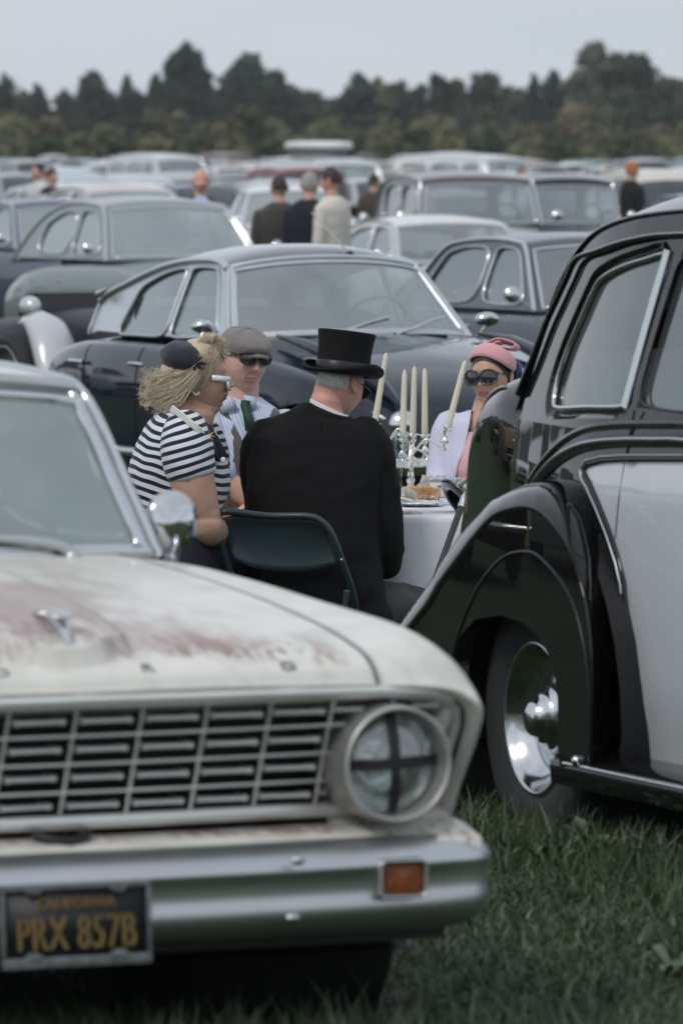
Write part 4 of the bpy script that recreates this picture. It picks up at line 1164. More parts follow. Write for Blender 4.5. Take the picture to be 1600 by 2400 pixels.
    MB().grid([[(x, sd * y, z) for y, z in ((.66, zr + .018), (.80, zr + .016), (.86, zr + .010), (.885, zr - .002), (.888, zr - .016), (.884, zr - .060), (.84, zr - .075), (.6, zr - .075))] for x in (.33, .50, 1.2, 2.0, 2.35)]).build('running_board', RB, rol)
    MB().tube([(x, sd * .886, zr - .004) for x in (.42, .6, 1.2, 2.3)], .006, 8).build('board_bead', CHROME, rol)
    # front wing, seen only from other viewpoints
    fw = []
    for x, zt, w0, w1 in ((2.2, .35, .60, .88), (2.35, .62, .58, .90), (2.6, .86, .52, .90), (2.95, .95, .48, .89), (3.3, .88, .46, .86), (3.55, .68, .48, .82), (3.65, .5, .5, .76)):
        fw.append([(x, sd * w0, zt - .2), (x, sd * lerp(w0, w1, .3), zt - .03), (x, sd * lerp(w0, w1, .6), zt), (x, sd * w1, zt - .10), (x, sd * w1, max(.28, zt - .35)), (x, sd * (w1 - .02), .28)])
    FWm = MB().grid(Surf(fw).patch(0, 6, 0, 5, 36, 20)); arches(FWm, [2.95], .40, .345, .7); FWm.build('front_wing', RB, rol)
    MB().lathe([(.001, .03), (.07, .02), (.11, 0), (.115, -.03), (.09, -.12), (.02, -.2)], 24, Matrix.Translation((3.6, sd * .5, .86)) @ Matrix.Rotation(pi / 2, 4, 'Y')).build('headlamp', CHROME, rol)
MB().box((-1.42, 0, .42), (.05, 1.5, .10)).build('rear_bumper', CHROME, rol, bevel=.02)
MB().grid([[(x, y, .24) for y in (-.72, 0, .72)] for x in (-1.3, 3.2)]).build('underside', BLACK, rol)
# interior
LEATHER = mat('pale_grey_leather', (.46, .49, .48), .5, vary=.08, vscale=2)
LINING = mat('grey_headcloth', (.42, .45, .45), .9)
seats(rol, [-.02], 1.0, .60, LEATHER, 1.33); seats(rol, [1.15], 1.0, .60, LEATHER, 1.28)
MB().grid([[(x, y, 1.60 - .02 * abs(y)) for y in np.linspace(-.55, .55, 8)] for x in (1.9, .9, -.1)]).build('headlining', LINING, rol)
MB().grid([[(x, y, .45) for y in (-.68, .68)] for x in (2.1, -.4)]).build('cabin_floor', DARK, rol)

# grey lining of roof and rear quarters, leaving a small rear window in the middle
def lin(s_, t): p = P_(s_, t); return (p[0] + .03, p[1] * .94, p[2] - .03)
ln = MB().grid([[lin(lerp(5, 9.25, i / 16), t) for t in np.linspace(-1, 1, 22)] for i in range(17)])
for t0, t1 in ((-1, -.5), (.5, 1)): ln.grid([[lin(lerp(9.25, 11, i / 8), lerp(t0, t1, j / 8)) for j in range(9)] for i in range(9)])
ln.build('roof_lining', LINING, rol)
for t0, t1 in ((-.95, -.5), (.5, .95)):
    MB().grid([[tuple(np.array(P_(lerp(9.15, 10.85, i / 8), lerp(t0, t1, j / 8))) + np.array((-.004, 0, .004))) for j in range(9)] for i in range(9)]).build('rear_quarter', RB, rol)
# ============================================================ dark blue streamlined saloon behind the table
DF = Frame(0, 37.5, -.12, 24)
dsn = thing('streamlined_saloon', 'dark blue streamlined saloon with wide curved windscreen parked behind the picnic table', 'car', DF.M)
NB = mat('midnight_blue_paint', (.012, .017, .030), .12, spec=.0, coat=1., vary=.04, croughness=.04)
GR = mat('grey_roof_paint', (.10, .105, .12), .14, spec=.1, coat=1., vary=.04, croughness=.04)
ALU = mat('anodised_alloy', (.60, .62, .64), .32, .9, vary=.05)
dst = [(2.02, .30, .50, .44, .30, .05), (1.96, .52, .62, .54, .24, .06), (1.75, .70, .76, .68, .22, .08), (1.35, .84, .87, .80, .22, .08), (.9, .89, .94, .86, .22, .08), (.45, .90, .985, .88, .22, .07), (.12, .90, 1.0, .90, .22, .06),
       (-.5, .90, .96, .90, .22, .05), (-1.3, .89, .96, .90, .22, .05), (-1.9, .84, .955, .88, .24, .06), (-2.4, .76, .90, .82, .28, .08), (-2.75, .64, .78, .70, .34, .10), (-2.92, .5, .62, .56, .38, .08)]
DS_S = lower_body(dsn, dst, NB, [1.35, -1.78], .345, .31, 90, 30)
dedge = [(.13, .955), (-.05, 1.14), (-.24, 1.335), (-.42, 1.375), (-.75, 1.375), (-1.1, 1.345), (-1.45, 1.285), (-1.75, 1.225), (-2.05, 1.165), (-2.16, 1.12), (-2.2, .93)]
dcrown = [(.20, .03), (.17, .04), (.10, .055), (.04, .085), (0, .09), (0, .10), (0, .09), (-.02, .07), (-.04, .045), (-.02, .02), (-.02, 0)]
d_w1 = [(-.36, 1.335), (-.24, 1.20), (-.06, .975), (-.40, .955), (-.735, .95), (-.735, 1.14), (-.735, 1.335), (-.55, 1.342)]
d_w2 = [(-.79, 1.335), (-.79, 1.14), (-.79, .95), (-1.20, .95), (-1.60, .945), (-1.52, 1.08), (-1.44, 1.215), (-1.18, 1.285), (-.98, 1.32)]
gd, PD = greenhouse(dsn, GR, dedge, dcrown, lambda x: .72 - .12 * clamp((-.9 - x) / 1.3) ** 1.5, lambda x: .955, .36, [d_w1, d_w2], front=(0, 2), rear=(8.2, 9.9), roofseg=(2, 9), tgl=.95, trim_r=.010,
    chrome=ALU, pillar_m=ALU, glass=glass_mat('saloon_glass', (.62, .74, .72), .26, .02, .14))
for sd in (-1, 1):
    MB().tube([PD(lerp(.0, 2.05, k / 10), sd * .97) for k in range(11)], .017, 8).build('windscreen_pillar', ALU, dsn)
    MB().tube([(x, sd * (gd(x, z) + .008), z) for x, z in smooth_path(dedge[2:10], 50)], .019, 8, flat=1.).build('roof_moulding', ALU, dsn)
    # indicator trumpet at the roof's rear corner
    MB().lathe([(.004, -.14), (.012, -.08), (.022, 0), (.023, .012), (.001, .02)], 14, Matrix.Translation((-2.06, sd * .60, 1.165)) @ Matrix.Rotation(-pi / 2 - .25, 4, 'Y')).build('rear_indicator', ALU, dsn)
    for x, z in ((-.78, .80), (-1.68, .79)):
        h = MB().tube([(x - .08, sd * .893, z), (x - .04, sd * .92, z + .004), (x + .05, sd * .92, z + .004), (x + .09, sd * .893, z)], .013, 8).build('door_handle', CHROME, dsn)
    for x in (-.74, -1.60, .16):
        pts = [DS_S.p(interp([(q[0], i) for i, q in enumerate(dst)][::-1], x), t) for t in np.linspace(3.2, 6.6, 18)]
        MB().tube([(x - .05 * (i / 17) * (1 if x < 0 else -1), sd * (q[1] + .001), q[2]) for i, q in enumerate(pts)], .004, 6).build('door_gap', BLACK, dsn)
    sil = MB().grid([[(x, sd * .872, .335), (x, sd * .90, .325), (x, sd * .902, .295), (x, sd * .88, .285)] for x in (.85, 0, -1.2)]); sil.build('sill_strip', ALU, dsn)
    MB().grid([[(x, sd * .86, .285), (x, sd * .85, .20)] for x in (.9, -1.3)]).build('sill', BLACK, dsn)
    wheel(dsn, (1.35, sd * .70, .33), .33, .16, sd, .20, mat('beige_cap', (.42, .40, .36), .4, .2))
    wheel(dsn, (-1.78, sd * .62, .33), .33, .16, sd, .20, mat('beige_cap', (.42, .40, .36), .4, .2))
    MB().lathe([(.001, .045), (.04, .042), (.075, .028), (.088, .0), (.094, -.005), (.100, -.02), (.094, -.06)], 32, Matrix.Translation((1.93, sd * .50, .555)) @ Matrix.Diagonal((.8, .8, .8, 1)) @ Matrix.Rotation(pi / 2, 4, 'Y')).build('headlamp', CHROME, dsn)
    fin = MB().tube([(x, sd * y, z) for x, y, z in ((.50, .60, .985), (.9, .62, .955), (1.4, .60, .87), (1.75, .55, .755), (1.95, .50, .63))], [.01, .03, .045, .04, .008], 12).build('wing_crest', NB, dsn)
# bonnet edge line, bright windscreen sill, wipers
MB().tube([PD(.0, t, .006) for t in np.linspace(-.98, .98, 24)], .015, 8, flat=.8).build('windscreen_sill', ALU, dsn)
MB().tube([PD(2.05, t, .004) for t in np.linspace(-.98, .98, 24)], .014, 8).build('windscreen_header', ALU, dsn)
for y0, y1 in ((-.25, .18), (.16, .52)):
    a = DF.pk(0, 0, 'x', 0)
    MB().tube([(.36, y0, .985), (.31, lerp(y0, y1, .35), 1.01), (.27, lerp(y0, y1, .7), 1.05), (.24, y1, 1.075)], [.012, .009, .007, .007], 8).build('wiper', CHROME, dsn)
# door mirrors
for (u, v), (u2, v2), y, w in (((478, 765), (470, 800), -.93, 1), ((1140, 748), (1112, 795), .90, 1)):
    c = DF.pk(u, v, 'y', y); q = DF.pk(u2, v2, 'y', y * .93)
    if y < 0: c = DF.pk(u, v, 'x', -.02); q = Vector((-.02, -.86, .93))
    dm = MB().lathe([(.001, .05), (.03, .042), (.055, .015), (.060, 0), (.058, -.006), (.001, -.006)], 24, Matrix.Translation(c) @ Matrix.Rotation(radians(70), 4, 'Y') @ Matrix.Diagonal((.7, 1.25, 1, 1)))
    dm.build('door_mirror', CHROME, dsn)
    MB().tube([c + Vector((.01, 0, -.01)), lerp(c, q, .55) + Vector((.03, 0, 0)), q], .008, 8).build('mirror_stem', CHROME, dsn)
# aerial, black base with a thin rod leaning back
b = Vector(PD(2.15, .23, .01))
ab = MB().ball(b, (.028, .02, .016), 12, 8).build('aerial_base', BLACK, dsn)
tip = DF.pk(730, 498, 'y', .05)
MB().tube([b, lerp(b, tip, .5), tip], [.005, .005, .0035], 6).build('aerial', mat('aerial_steel', (.5, .5, .5), .3, 1), dsn)
MB().tube([(.40, y, .975) for y in (-.45, -.2, .2, .45)], .018, 6, flat=.5).build('scuttle_vent', BLACK, dsn)
MB().grid([[(x, y, z) for y in np.linspace(-.70, .70, 12)] for x, z in ((.18, .95), (-.1, .99), (-.22, .96), (-.25, .7))]).build('dashboard', mat('dash_grey', (.07, .075, .08), .6), dsn)
seats(dsn, [-.75, -1.6], .95, .62, SEAT_GREEN, 1.10, full=False)
steering(dsn, (-.36, .35, 1.02), .19, 62)
MB().box((1.98, 0, .34), (.12, 1.3, .10)).build('front_bumper', CHROME, dsn, bevel=.03)
MB().box((-2.78, 0, .44), (.08, 1.0, .10)).build('rear_bumper', CHROME, dsn, bevel=.03)
MB().grid([[(x, y, .40) for y in (-.8, .8)] for x in (.3, -2.1)]).build('cabin_floor', DARK, dsn)
# ============================================================ the other parked cars
STY = {
 'sixties': dict(L=(1.75, -2.75), st=[(1.78, .70, .66, .60, .34, .03), (1.72, .80, .80, .74, .28, .05), (1.3, .83, .90, .84, .24, .05), (.7, .84, .945, .88, .22, .04), (.1, .84, .965, .90, .22, .04), (-.8, .85, .95, .90, .22, .03), (-1.7, .85, .95, .89, .22, .04), (-2.3, .82, .91, .85, .25, .05), (-2.72, .78, .84, .78, .32, .05), (-2.78, .68, .72, .66, .38, .04)],
     edge=[(.05, .95), (-.16, 1.15), (-.40, 1.355), (-.58, 1.395), (-1.0, 1.41), (-1.45, 1.385), (-1.68, 1.33), (-1.90, 1.13), (-2.08, .95)], crown=[(.14, .01), (.10, .02), (.05, .035), (.03, .045), (0, .045), (0, .04), (-.05, .03), (-.10, .02), (-.12, .01)],
     wins=[[(-.46, 1.33), (-.32, 1.19), (-.14, .985), (-.84, .985), (-.84, 1.36), (-.6, 1.355)], [(-.92, 1.36), (-.92, .985), (-1.82, .985), (-1.72, 1.16), (-1.60, 1.31), (-1.35, 1.355)]], roof=(2, 6), front=(0, 2), rear=(6, 8), wb=.72, zb=.955, tum=.33, ax=[1.15, -1.55]),
 'fifties': dict(L=(1.9, -2.6), st=[(1.90, .50, .72, .64, .36, .05), (1.82, .66, .86, .76, .30, .07), (1.4, .78, .96, .86, .26, .08), (.7, .83, 1.02, .92, .24, .08), (.1, .85, 1.04, .96, .24, .05), (-.8, .86, 1.02, .96, .24, .04), (-1.5, .85, 1.00, .92, .24, .06), (-2.1, .78, .90, .80, .28, .09), (-2.5, .66, .74, .66, .34, .09), (-2.62, .5, .60, .54, .40, .06)],
     edge=[(.05, 1.03), (-.12, 1.25), (-.34, 1.47), (-.55, 1.515), (-1.0, 1.53), (-1.45, 1.47), (-1.72, 1.36), (-1.95, 1.18), (-2.12, .98)], crown=[(.12, .01), (.09, .02), (.05, .04), (.03, .055), (0, .06), (-.02, .055), (-.08, .05), (-.14, .03), (-.16, .01)],
     wins=[[(-.42, 1.43), (-.26, 1.27), (-.12, 1.07), (-.80, 1.07), (-.80, 1.46), (-.58, 1.46)], [(-.88, 1.46), (-.88, 1.07), (-1.55, 1.07), (-1.58, 1.2), (-1.52, 1.34), (-1.25, 1.44)]], roof=(2, 6), front=(0, 2), rear=(6, 8), wb=.74, zb=1.035, tum=.30, ax=[1.2, -1.45]),
 'vintage': dict(L=(1.7, -1.9), st=[(1.55, .24, 1.08, .98, .45, .04), (1.3, .30, 1.12, 1.02, .42, .05), (.7, .42, 1.15, 1.06, .40, .05), (.1, .60, 1.16, 1.10, .36, .03), (-.8, .68, 1.14, 1.10, .34, .02), (-1.5, .68, 1.12, 1.06, .34, .03), (-1.85, .58, 1.0, .92, .38, .05), (-1.95, .45, .85, .78, .42, .04)],
     edge=[(.06, 1.16), (0, 1.35), (-.08, 1.60), (-.20, 1.66), (-.8, 1.70), (-1.35, 1.66), (-1.62, 1.55), (-1.72, 1.35), (-1.80, 1.12)], crown=[(.03, 0), (.03, .01), (.03, .03), (.02, .045), (0, .05), (0, .05), (-.05, .04), (-.08, .02), (-.08, .01)],
     wins=[[(-.14, 1.58), (-.10, 1.21), (-.74, 1.21), (-.74, 1.60)], [(-.82, 1.60), (-.82, 1.21), (-1.42, 1.21), (-1.40, 1.55), (-1.2, 1.60)]], roof=(2, 6), front=(0, 2), rear=(6, 8), wb=.62, zb=1.155, tum=.10, ax=[1.25, -1.3]),
 'van': dict(L=(1.0, -3.3), st=[(1.02, .70, .90, .84, .36, .03), (.95, .82, 1.0, .94, .30, .03), (.3, .86, 1.03, .98, .28, .01), (-1., .87, 1.03, .98, .28, .01), (-2.8, .87, 1.03, .98, .28, .01), (-3.28, .84, 1.0, .95, .32, .02), (-3.34, .74, .9, .8, .4, .02)],
     edge=[(.92, 1.01), (.74, 1.32), (.50, 1.68), (.30, 1.76), (-1.2, 1.80), (-2.9, 1.78), (-3.12, 1.70), (-3.22, 1.35), (-3.28, 1.01)], crown=[(.06, .01), (.05, .02), (.04, .04), (.02, .07), (0, .08), (0, .08), (-.03, .05), (-.05, .02), (-.04, .01)],
     wins=[[(.36, 1.62), (.62, 1.12), (-.30, 1.12), (-.30, 1.62)], [(-.42, 1.62), (-.42, 1.12), (-1.62, 1.12), (-1.62, 1.62)], [(-1.74, 1.62), (-1.74, 1.12), (-2.95, 1.12), (-2.9, 1.62)]], roof=(2, 6), front=(0, 2), rear=(6, 8), wb=.83, zb=1.01, tum=.12, ax=[.4, -2.5]),
}
def setcol(root, col, roofcol=None):
    for c in root.children_recursive:
        if c.type == 'MESH' and c.data.materials and c.data.materials[0] in (PAINT, PAINT2):
            c.color = (*(roofcol if roofcol and c.name.split('.')[0] in ('roof',) else col), 1)
PAINT2 = mat('car_paint_pillars', (.5, .5, .5), .3, coat=.5, usecol=True)

def detailed_car(name, label, style, M, col, hs=1., roofcol=None, seat=True, glass=None, extra=True):
    """a mid-distance car with all its parts"""
    q = STY[style]; root = thing(name, label, 'car', M)
    Z = lambda z: z * hs
    st = [(x, w, Z(zt), Z(zs), zl, c) for x, w, zt, zs, zl, c in q['st']]
    ax = q['ax']
    lower_body(root, st, PAINT, ax, .36, .33, 56, 22)
    ed = [(x, Z(z)) for x, z in q['edge']]; wn_ = [[(x, Z(z)) for x, z in w] for w in q['wins']]
    g, P = greenhouse(root, PAINT, ed, q['crown'], lambda x: q['wb'], lambda x: Z(q['zb']), q['tum'], wn_, front=q['front'], rear=q['rear'], roofseg=q['roof'], glass=glass or GLASS_BG, pillar_m=PAINT2, step=.09, trim_r=.011)
    for sd in (-1, 1):
        for a in ax: wheel(root, (a, sd * (interp(sorted([(s_[0], s_[1]) for s_ in st]), a) - .12), .33), .33, .17, sd, .19, n=24)
        x0 = q['st'][1][0]
        MB().lathe([(.001, .05), (.05, .04), (.082, .012), (.092, 0), (.085, -.05)], 20, Matrix.Translation((x0 + .02, sd * q['st'][1][1] * .74, Z(.66))) @ Matrix.Rotation(pi / 2, 4, 'Y')).build('headlamp', CHROME, root)
        for x in (q['wins'][0][3][0] + .06, q['wins'][-1][1][0] - .5):
            yy = interp(sorted([(s_[0], s_[1]) for s_ in st]), x)
            MB().tube([(x - .07, sd * (yy - .01), Z(.84)), (x, sd * (yy + .02), Z(.845)), (x + .07, sd * (yy - .01), Z(.84))], .011, 6).build('door_handle', CHROME, root)
        MB().tube([(.02, sd * (q['wb'] + .02), Z(q['zb'] + .02)), (.04, sd * (q['wb'] + .12), Z(q['zb'] + .07))], .008, 6).lathe([(.001, .03), (.05, .02), (.06, 0), (.001, -.005)], 16, Matrix.Translation((.05, sd * (q['wb'] + .17), Z(q['zb'] + .11))) @ Matrix.Rotation(pi / 2.3, 4, 'Y')).build('door_mirror', CHROME, root)
    for k, nm in ((0, 'front_bumper'), (-1, 'rear_bumper')):
        s_ = q['st'][k]; x = s_[0] + (.06 if k == 0 else -.06); w = q['st'][1 if k == 0 else -2][1]
        MB().tube([(x - (.22 if k == 0 else -.22), -w - .02, .45), (x - (.03 if k == 0 else -.03), -w * .9, .45), (x, 0, .45), (x - (.03 if k == 0 else -.03), w * .9, .45), (x - (.22 if k == 0 else -.22), w + .02, .45)], .045, 8).build(nm, CHROME, root)
    s1 = q['st'][0]
    gr = MB().panel([(-s1[1] * .6, Z(.50)), (s1[1] * .6, Z(.50)), (s1[1] * .55, Z(s1[2] - .03)), (-s1[1] * .55, Z(s1[2] - .03))], [], lambda y, z: (s1[0] + .012, y, z), .2)
    gr.build('grille', CHROME_DULL, root)
    if seat:
        seats(root, [q['wins'][0][3][0] - .15, q['wins'][-1][2][0] + .35], Z(q['zb']), q['wb'] - .12, SEAT, Z(q['zb'] + .13), full=False)
        steering(root, (-.36, .33, Z(q['zb'] + .08)), .19, 62)
        MB().grid([[(x, y, .42) for y in (-.7, .7)] for x in (0, ed[-1][0])]).build('cabin_floor', DARK, root)
    setcol(root, col, roofcol)
    return root

def place(u, Y, deg=24, dz=0): return Frame((u - 800) / FPX * Y, Y, gz(Y) + dz, deg).M

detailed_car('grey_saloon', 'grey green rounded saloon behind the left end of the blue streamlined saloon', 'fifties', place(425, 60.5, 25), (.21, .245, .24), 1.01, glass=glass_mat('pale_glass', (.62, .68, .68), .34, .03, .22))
detailed_car('dark_saloon', 'dark slate saloon with thin chrome window frames between blue saloon and limousine', 'sixties', place(1475, 45.5, 24, -.04), (.052, .060, .075), 1.02)
detailed_car('cream_saloon', 'pale cream saloon with low rounded roof in front of the tall brown topped car', 'fifties', place(1080, 70, 20, -.03), (.66, .65, .61), .86)
k = detailed_car('tall_saloon', 'tall pale saloon with dark brown roof and black window surrounds, centre right', 'vintage', place(1122, 76, 16), (.40, .38, .36), 1.02, roofcol=(.09, .075, .07))
for c in k.children:
    if c.name.split('.')[0] in ('side_panel', 'window_surround', 'roof'): c.color = (.055, .045, .045, 1)
    if c.name.split('.')[0] == 'roof': c.color = (.11, .095, .09, 1)
k.scale = (1, 1.14, 1)
l_ = detailed_car('vintage_black_car', 'black vintage saloon with chrome framed upright windscreen and swept wings, right of centre', 'vintage', place(1338, 78, 12), (.012, .014, .020), 1.0)
l_.scale = (1, .88, 1)
for sd in (-1, 1):
    MB().tube([(.35, sd * .66, .34), (.7, sd * .68, .45), (1.0, sd * .66, .74), (1.3, sd * .63, .80), (1.6, sd * .60, .66), (1.75, sd * .58, .44)], [.08, .14, .19, .20, .18, .10], 14, flat=.6).build('front_wing', PAINT, l_).color = (.012, .014, .02, 1)
    MB().tube([(-1.9, sd * .62, .5), (-1.6, sd * .68, .78), (-1.25, sd * .70, .84), (-.85, sd * .70, .68), (-.5, sd * .72, .36)], [.08, .16, .19, .16, .08], 14, flat=.6).build('rear_wing', PAINT, l_).color = (.012, .014, .02, 1)
detailed_car('blue_saloon', 'dark blue saloon at the left edge behind the grey green saloon', 'sixties', place(185, 71, 25), (.055, .065, .11), 1.04, glass=glass_mat('pale_glass', (.62, .68, .68), .34, .03, .22))
detailed_car('cream_estate', 'cream saloon with tan interior, roof showing above the grey green saloon', 'sixties', place(330, 83, 22), (.55, .50, .44), 1.10, glass=glass_mat('pale_glass', (.62, .68, .68), .34, .03, .22))
detailed_car('white_estate', 'white estate car behind the man in brown, bright long roof', 'sixties', place(690, 88, 8), (.66, .68, .69), 1.08, glass=glass_mat('pale_glass', (.62, .68, .68), .34, .03, .22))
detailed_car('low_black_coupe', 'black low car with only its curved roof showing between cream saloon and limousine', 'fifties', place(1345, 52, 24, -.30), (.03, .03, .035), .92)
d1 = detailed_car('small_white_van', 'small white van with dark side windows in the distance, upper left', 'van', place(405, 200, 24), (.66, .68, .68), 1.02)
d1['category'] = 'van'
d2 = detailed_car('long_white_van', 'long white van with rounded roof rising above the distant rows', 'van', place(1150, 185, 40), (.70, .72, .73), 1.02); d2['category'] = 'van'
cm = detailed_car('camper_van', 'white camper van with raised roof and grey canvas sides behind the three standing men', 'van', place(790, 150, 20), (.64, .67, .67), 1.0); cm['category'] = 'camper van'
cv = []
for z, k_ in ((1.80, 1.0), (1.95, .97), (2.06, .99)):
    cv.append([(-1.2 + 1.2 * k_ * cos(a), .55 * k_ * sin(a), z) for a in [2 * pi * t / 28 for t in range(28)]])
MB().grid(cv, cv=True).build('canvas_sides', mat('grey_canvas', (.17, .18, .19), .9, vary=.2, vscale=4), cm)
rc = [[(-1.2 + 1.35 * k_ * cos(a), .64 * k_ * sin(a), z) for a in [2 * pi * t / 28 for t in range(28)]] for z, k_ in ((2.05, .97), (2.08, 1.0), (2.14, 1.0), (2.19, .93), (2.21, .5), (2.215, .01))]
MB().grid(rc, cv=True).build('raised_roof', mat('white_shell', (.68, .69, .69), .35), cm)

# --- vintage tourer with pale wings at the left
VF = Frame((38 - 800) / FPX * 44.5, 44.5, gz(44) + .06, 24)
vt = thing('vintage_tourer', 'black vintage tourer with pale grey front wing and exposed wheel at the left edge', 'car', VF.M)
PW = mat('pale_wing_paint', (.50, .51, .53), .3, coat=.5, vary=.05)
wheel(vt, (0, -.02, .37), .39, .14, -1, .26, rim_col=mat('wire_wheel', (.2, .2, .2), .4, .8))
wheel(vt, (0, 1.25, .37), .39, .14, 1, .26, rim_col=mat('wire_wheel', (.2, .2, .2), .4, .8))
for y in (.02, 1.22):
    arc = [(.28, .86), (.46, .85), (.62, .74), (.74, .55), (.82, .36), (.88, .18)] if y < .5 else [(-.3, .72), (-.05, .84), (.2, .82), (.42, .66), (.6, .42), (.7, .2)]
    arc = smooth_path(arc, 24)
    rows = []
    for i, (x, z) in enumerate(arc):
        w = .10 + .05 * sin(pi * i / 23)
        rows.append([(x - .03, y - w, z - .05), (x, y - w * .8, z - .01), (x + .01, y, z + .03), (x, y + w * .8, z - .01), (x - .03, y + w, z - .05)])
    MB().grid(rows).build('wing', PW, vt, solid=.012)
MB().ball((.20, .02, .92), (.09, .07, .07), 18, 12).build('side_lamp', mat('pale_lamp', (.55, .57, .58), .25, .4), vt)
body = []
for x, w, z0, z1 in ((-1.6, .42, .45, .74), (-1.2, .50, .38, .82), (-.6, .52, .36, .84), (-.1, .46, .36, .90), (.5, .40, .36, .90), (1.1, .33, .38, .86), (1.7, .28, .4, .80)):
    body.append([(x, .62 - w, z0), (x, .62 - w * 1.04, lerp(z0, z1, .5)), (x, .62 - w * .9, z1 - .05), (x, .62, z1), (x, .62 + w * .9, z1 - .05), (x, .62 + w * 1.04, lerp(z0, z1, .5)), (x, .62 + w, z0)])
MB().grid(Surf(body).patch(0, 6, 0, 6, 30, 24)).build('body', mat('soft_black_cloth', (.014, .014, .017), .5), vt)
MB().grid([[(x, y, z) for x, z in ((-.4, .85), (-.35, .98), (-.15, 1.0), (-.1, .88))] for y in (.2, .62, 1.04)]).build('folded_hood', mat('soft_black_cloth', (.014, .014, .017), .5), vt)
MB().lathe([(.001, .06), (.06, .04), (.085, 0), (.06, -.1)], 20, Matrix.Translation((1.72, .32, .80)) @ Matrix.Rotation(pi / 2, 4, 'Y')).build('headlamp', CHROME, vt)
MB().grid([[(1.72, y, z) for y in (.36, .62, .88)] for z in (.4, .88)]).build('radiator', CHROME_DULL, vt)

# --- distant rows: one light-weight car of each kind, then copies
far_kinds = []
def far_proto(style, hs, squash=1.):
    q = STY[style]; st = [(x, w, zt * hs, zs * hs, zl, c) for x, w, zt, zs, zl, c in q['st']]
    root = bpy.data.objects.new('distant_car', None); COL.objects.link(root)
    S = Surf(body_sections(st)); mb = MB()
    for fl in (False, True): mb.grid(S.patch(0, S.ns, 0, S.nt, 22, 9, flip=fl))
    ed = [(x, z * hs) for x, z in q['edge']]; cr_ = q['crown']; n = len(ed) - 1
    g = lambda x, z: q['wb'] - q['tum'] * max(0, z - q['zb'] * hs)
    def P(s, t):
        e = cr(ed, s); c = cr(cr_, s); k = 1 - abs(t) ** 2.4; return (e[0] + c[0] * k, t * g(e[0], e[1]), e[1] + c[1] * k)
    mb.grid([[P(lerp(*q['roof'], i / 8), t) for t in np.linspace(-1, 1, 9)] for i in range(9)])
    for a, b in (q['front'], q['rear']):
        for t0, t1 in ((-1, -.93), (.93, 1)): mb.grid([[P(lerp(a, b, i / 5), t) for t in (t0, t1)] for i in range(6)])
    gl = MB()
    for a, b in (q['front'], q['rear']): gl.grid([[P(lerp(a, b, i / 5), t) for t in np.linspace(-.93, .93, 7)] for i in range(6)])
    out = [tuple(cr(ed, n * k / 30)) for k in range(31)]; base = [(lerp(ed[-1][0], ed[0][0], k / 6), q['zb'] * hs) for k in range(1, 6)]
    for sd in (-1, 1):
        mb.panel(out + base, [[(x, z * hs) for x, z in w] for w in q['wins']], lambda x, z: (x, sd * g(x, z), z), .25)
        for w in q['wins']: gl.panel([(x, z * hs) for x, z in w], [], lambda x, z: (x, sd * (g(x, z) - .01), z), .4)
    mb.build('body', PAINT, root, merge=.001, sharp=45)
    gl.build('windows', mat('dark_far_glass', (.05, .06, .065), .10, coat=1., vary=.5, vscale=1.2), root)
    tr = MB()
    for x, w in ((q['st'][0][0] + .05, q['st'][1][1]), (q['st'][-1][0] - .05, q['st'][-2][1])): tr.tube([(x - .1 * (1 if x > 0 else -1), -w, .45), (x, 0, .45), (x - .1 * (1 if x > 0 else -1), w, .45)], .04, 6)
    tr.build('bumpers', CHROME, root)
    wm = None
    for a in q['ax']:
        for sd in (-1, 1):
            if wm is None:
                wm = MB().lathe([(.001, .08), (.2, .08), (.3, .085), (.33, .06), (.33, -.06), (.3, -.08)], 16, Matrix.Rotation(pi / 2, 4, 'X')).build('wheel', RUBBER, root)
                o = wm
            else:
                o = wm.copy(); COL.objects.link(o)
            o.location = (a, sd * .68, .33)
    return root
protos = [('saloon', far_proto('sixties', 1.0)), ('saloon', far_proto('sixties', 1.05)), ('rounded saloon', far_proto('fifties', .98)), ('upright vintage car', far_proto('vintage', 1.0)), ('van', far_proto('van', 1.0))]
FC = [('white', (.68, .69, .69)), ('white', (.70, .72, .73)), ('pale grey', (.5, .52, .53)), ('cream', (.62, .59, .52)), ('white', (.62, .64, .65)), ('pale grey', (.42, .44, .45)), ('silver', (.34, .36, .38)), ('pale blue', (.34, .43, .48)), ('cream', (.58, .54, .45)), ('dark green', (.03, .06, .045)), ('black', (.015, .015, .018)),
      ('navy blue', (.03, .045, .09)), ('teal', (.05, .27, .25)), ('maroon', (.16, .03, .03)), ('mid grey', (.20, .21, .22)), ('tan', (.40, .28, .18)), ('sky blue', (.25, .40, .50)), ('white', (.7, .7, .7))]
rr = random.Random(21); used_proto = set()
def near_what(u):
    for lim, w in ((60, 'at the far left'), (170, 'behind the left pair'), (300, 'left of the small van'), (430, 'around the small van'), (540, 'behind the blue shirted man'), (640, 'left of the brown suited man'),
                   (700, 'behind the brown suited man'), (830, 'around the camper van'), (930, 'right of the camper van'), (1180, 'around the long van'), (1290, 'left of the vintage black car'), (1410, 'behind the vintage black car'), (1490, 'around the orange haired figure'), (1700, 'at the far right')):
        if u < lim: return w
row = 0; Yr = 90.
occupied = [(x, y) for x, y in ((330, 83), (690, 88), (430, 190), (1130, 160), (790, 150))]
nfar = 0; fars = []
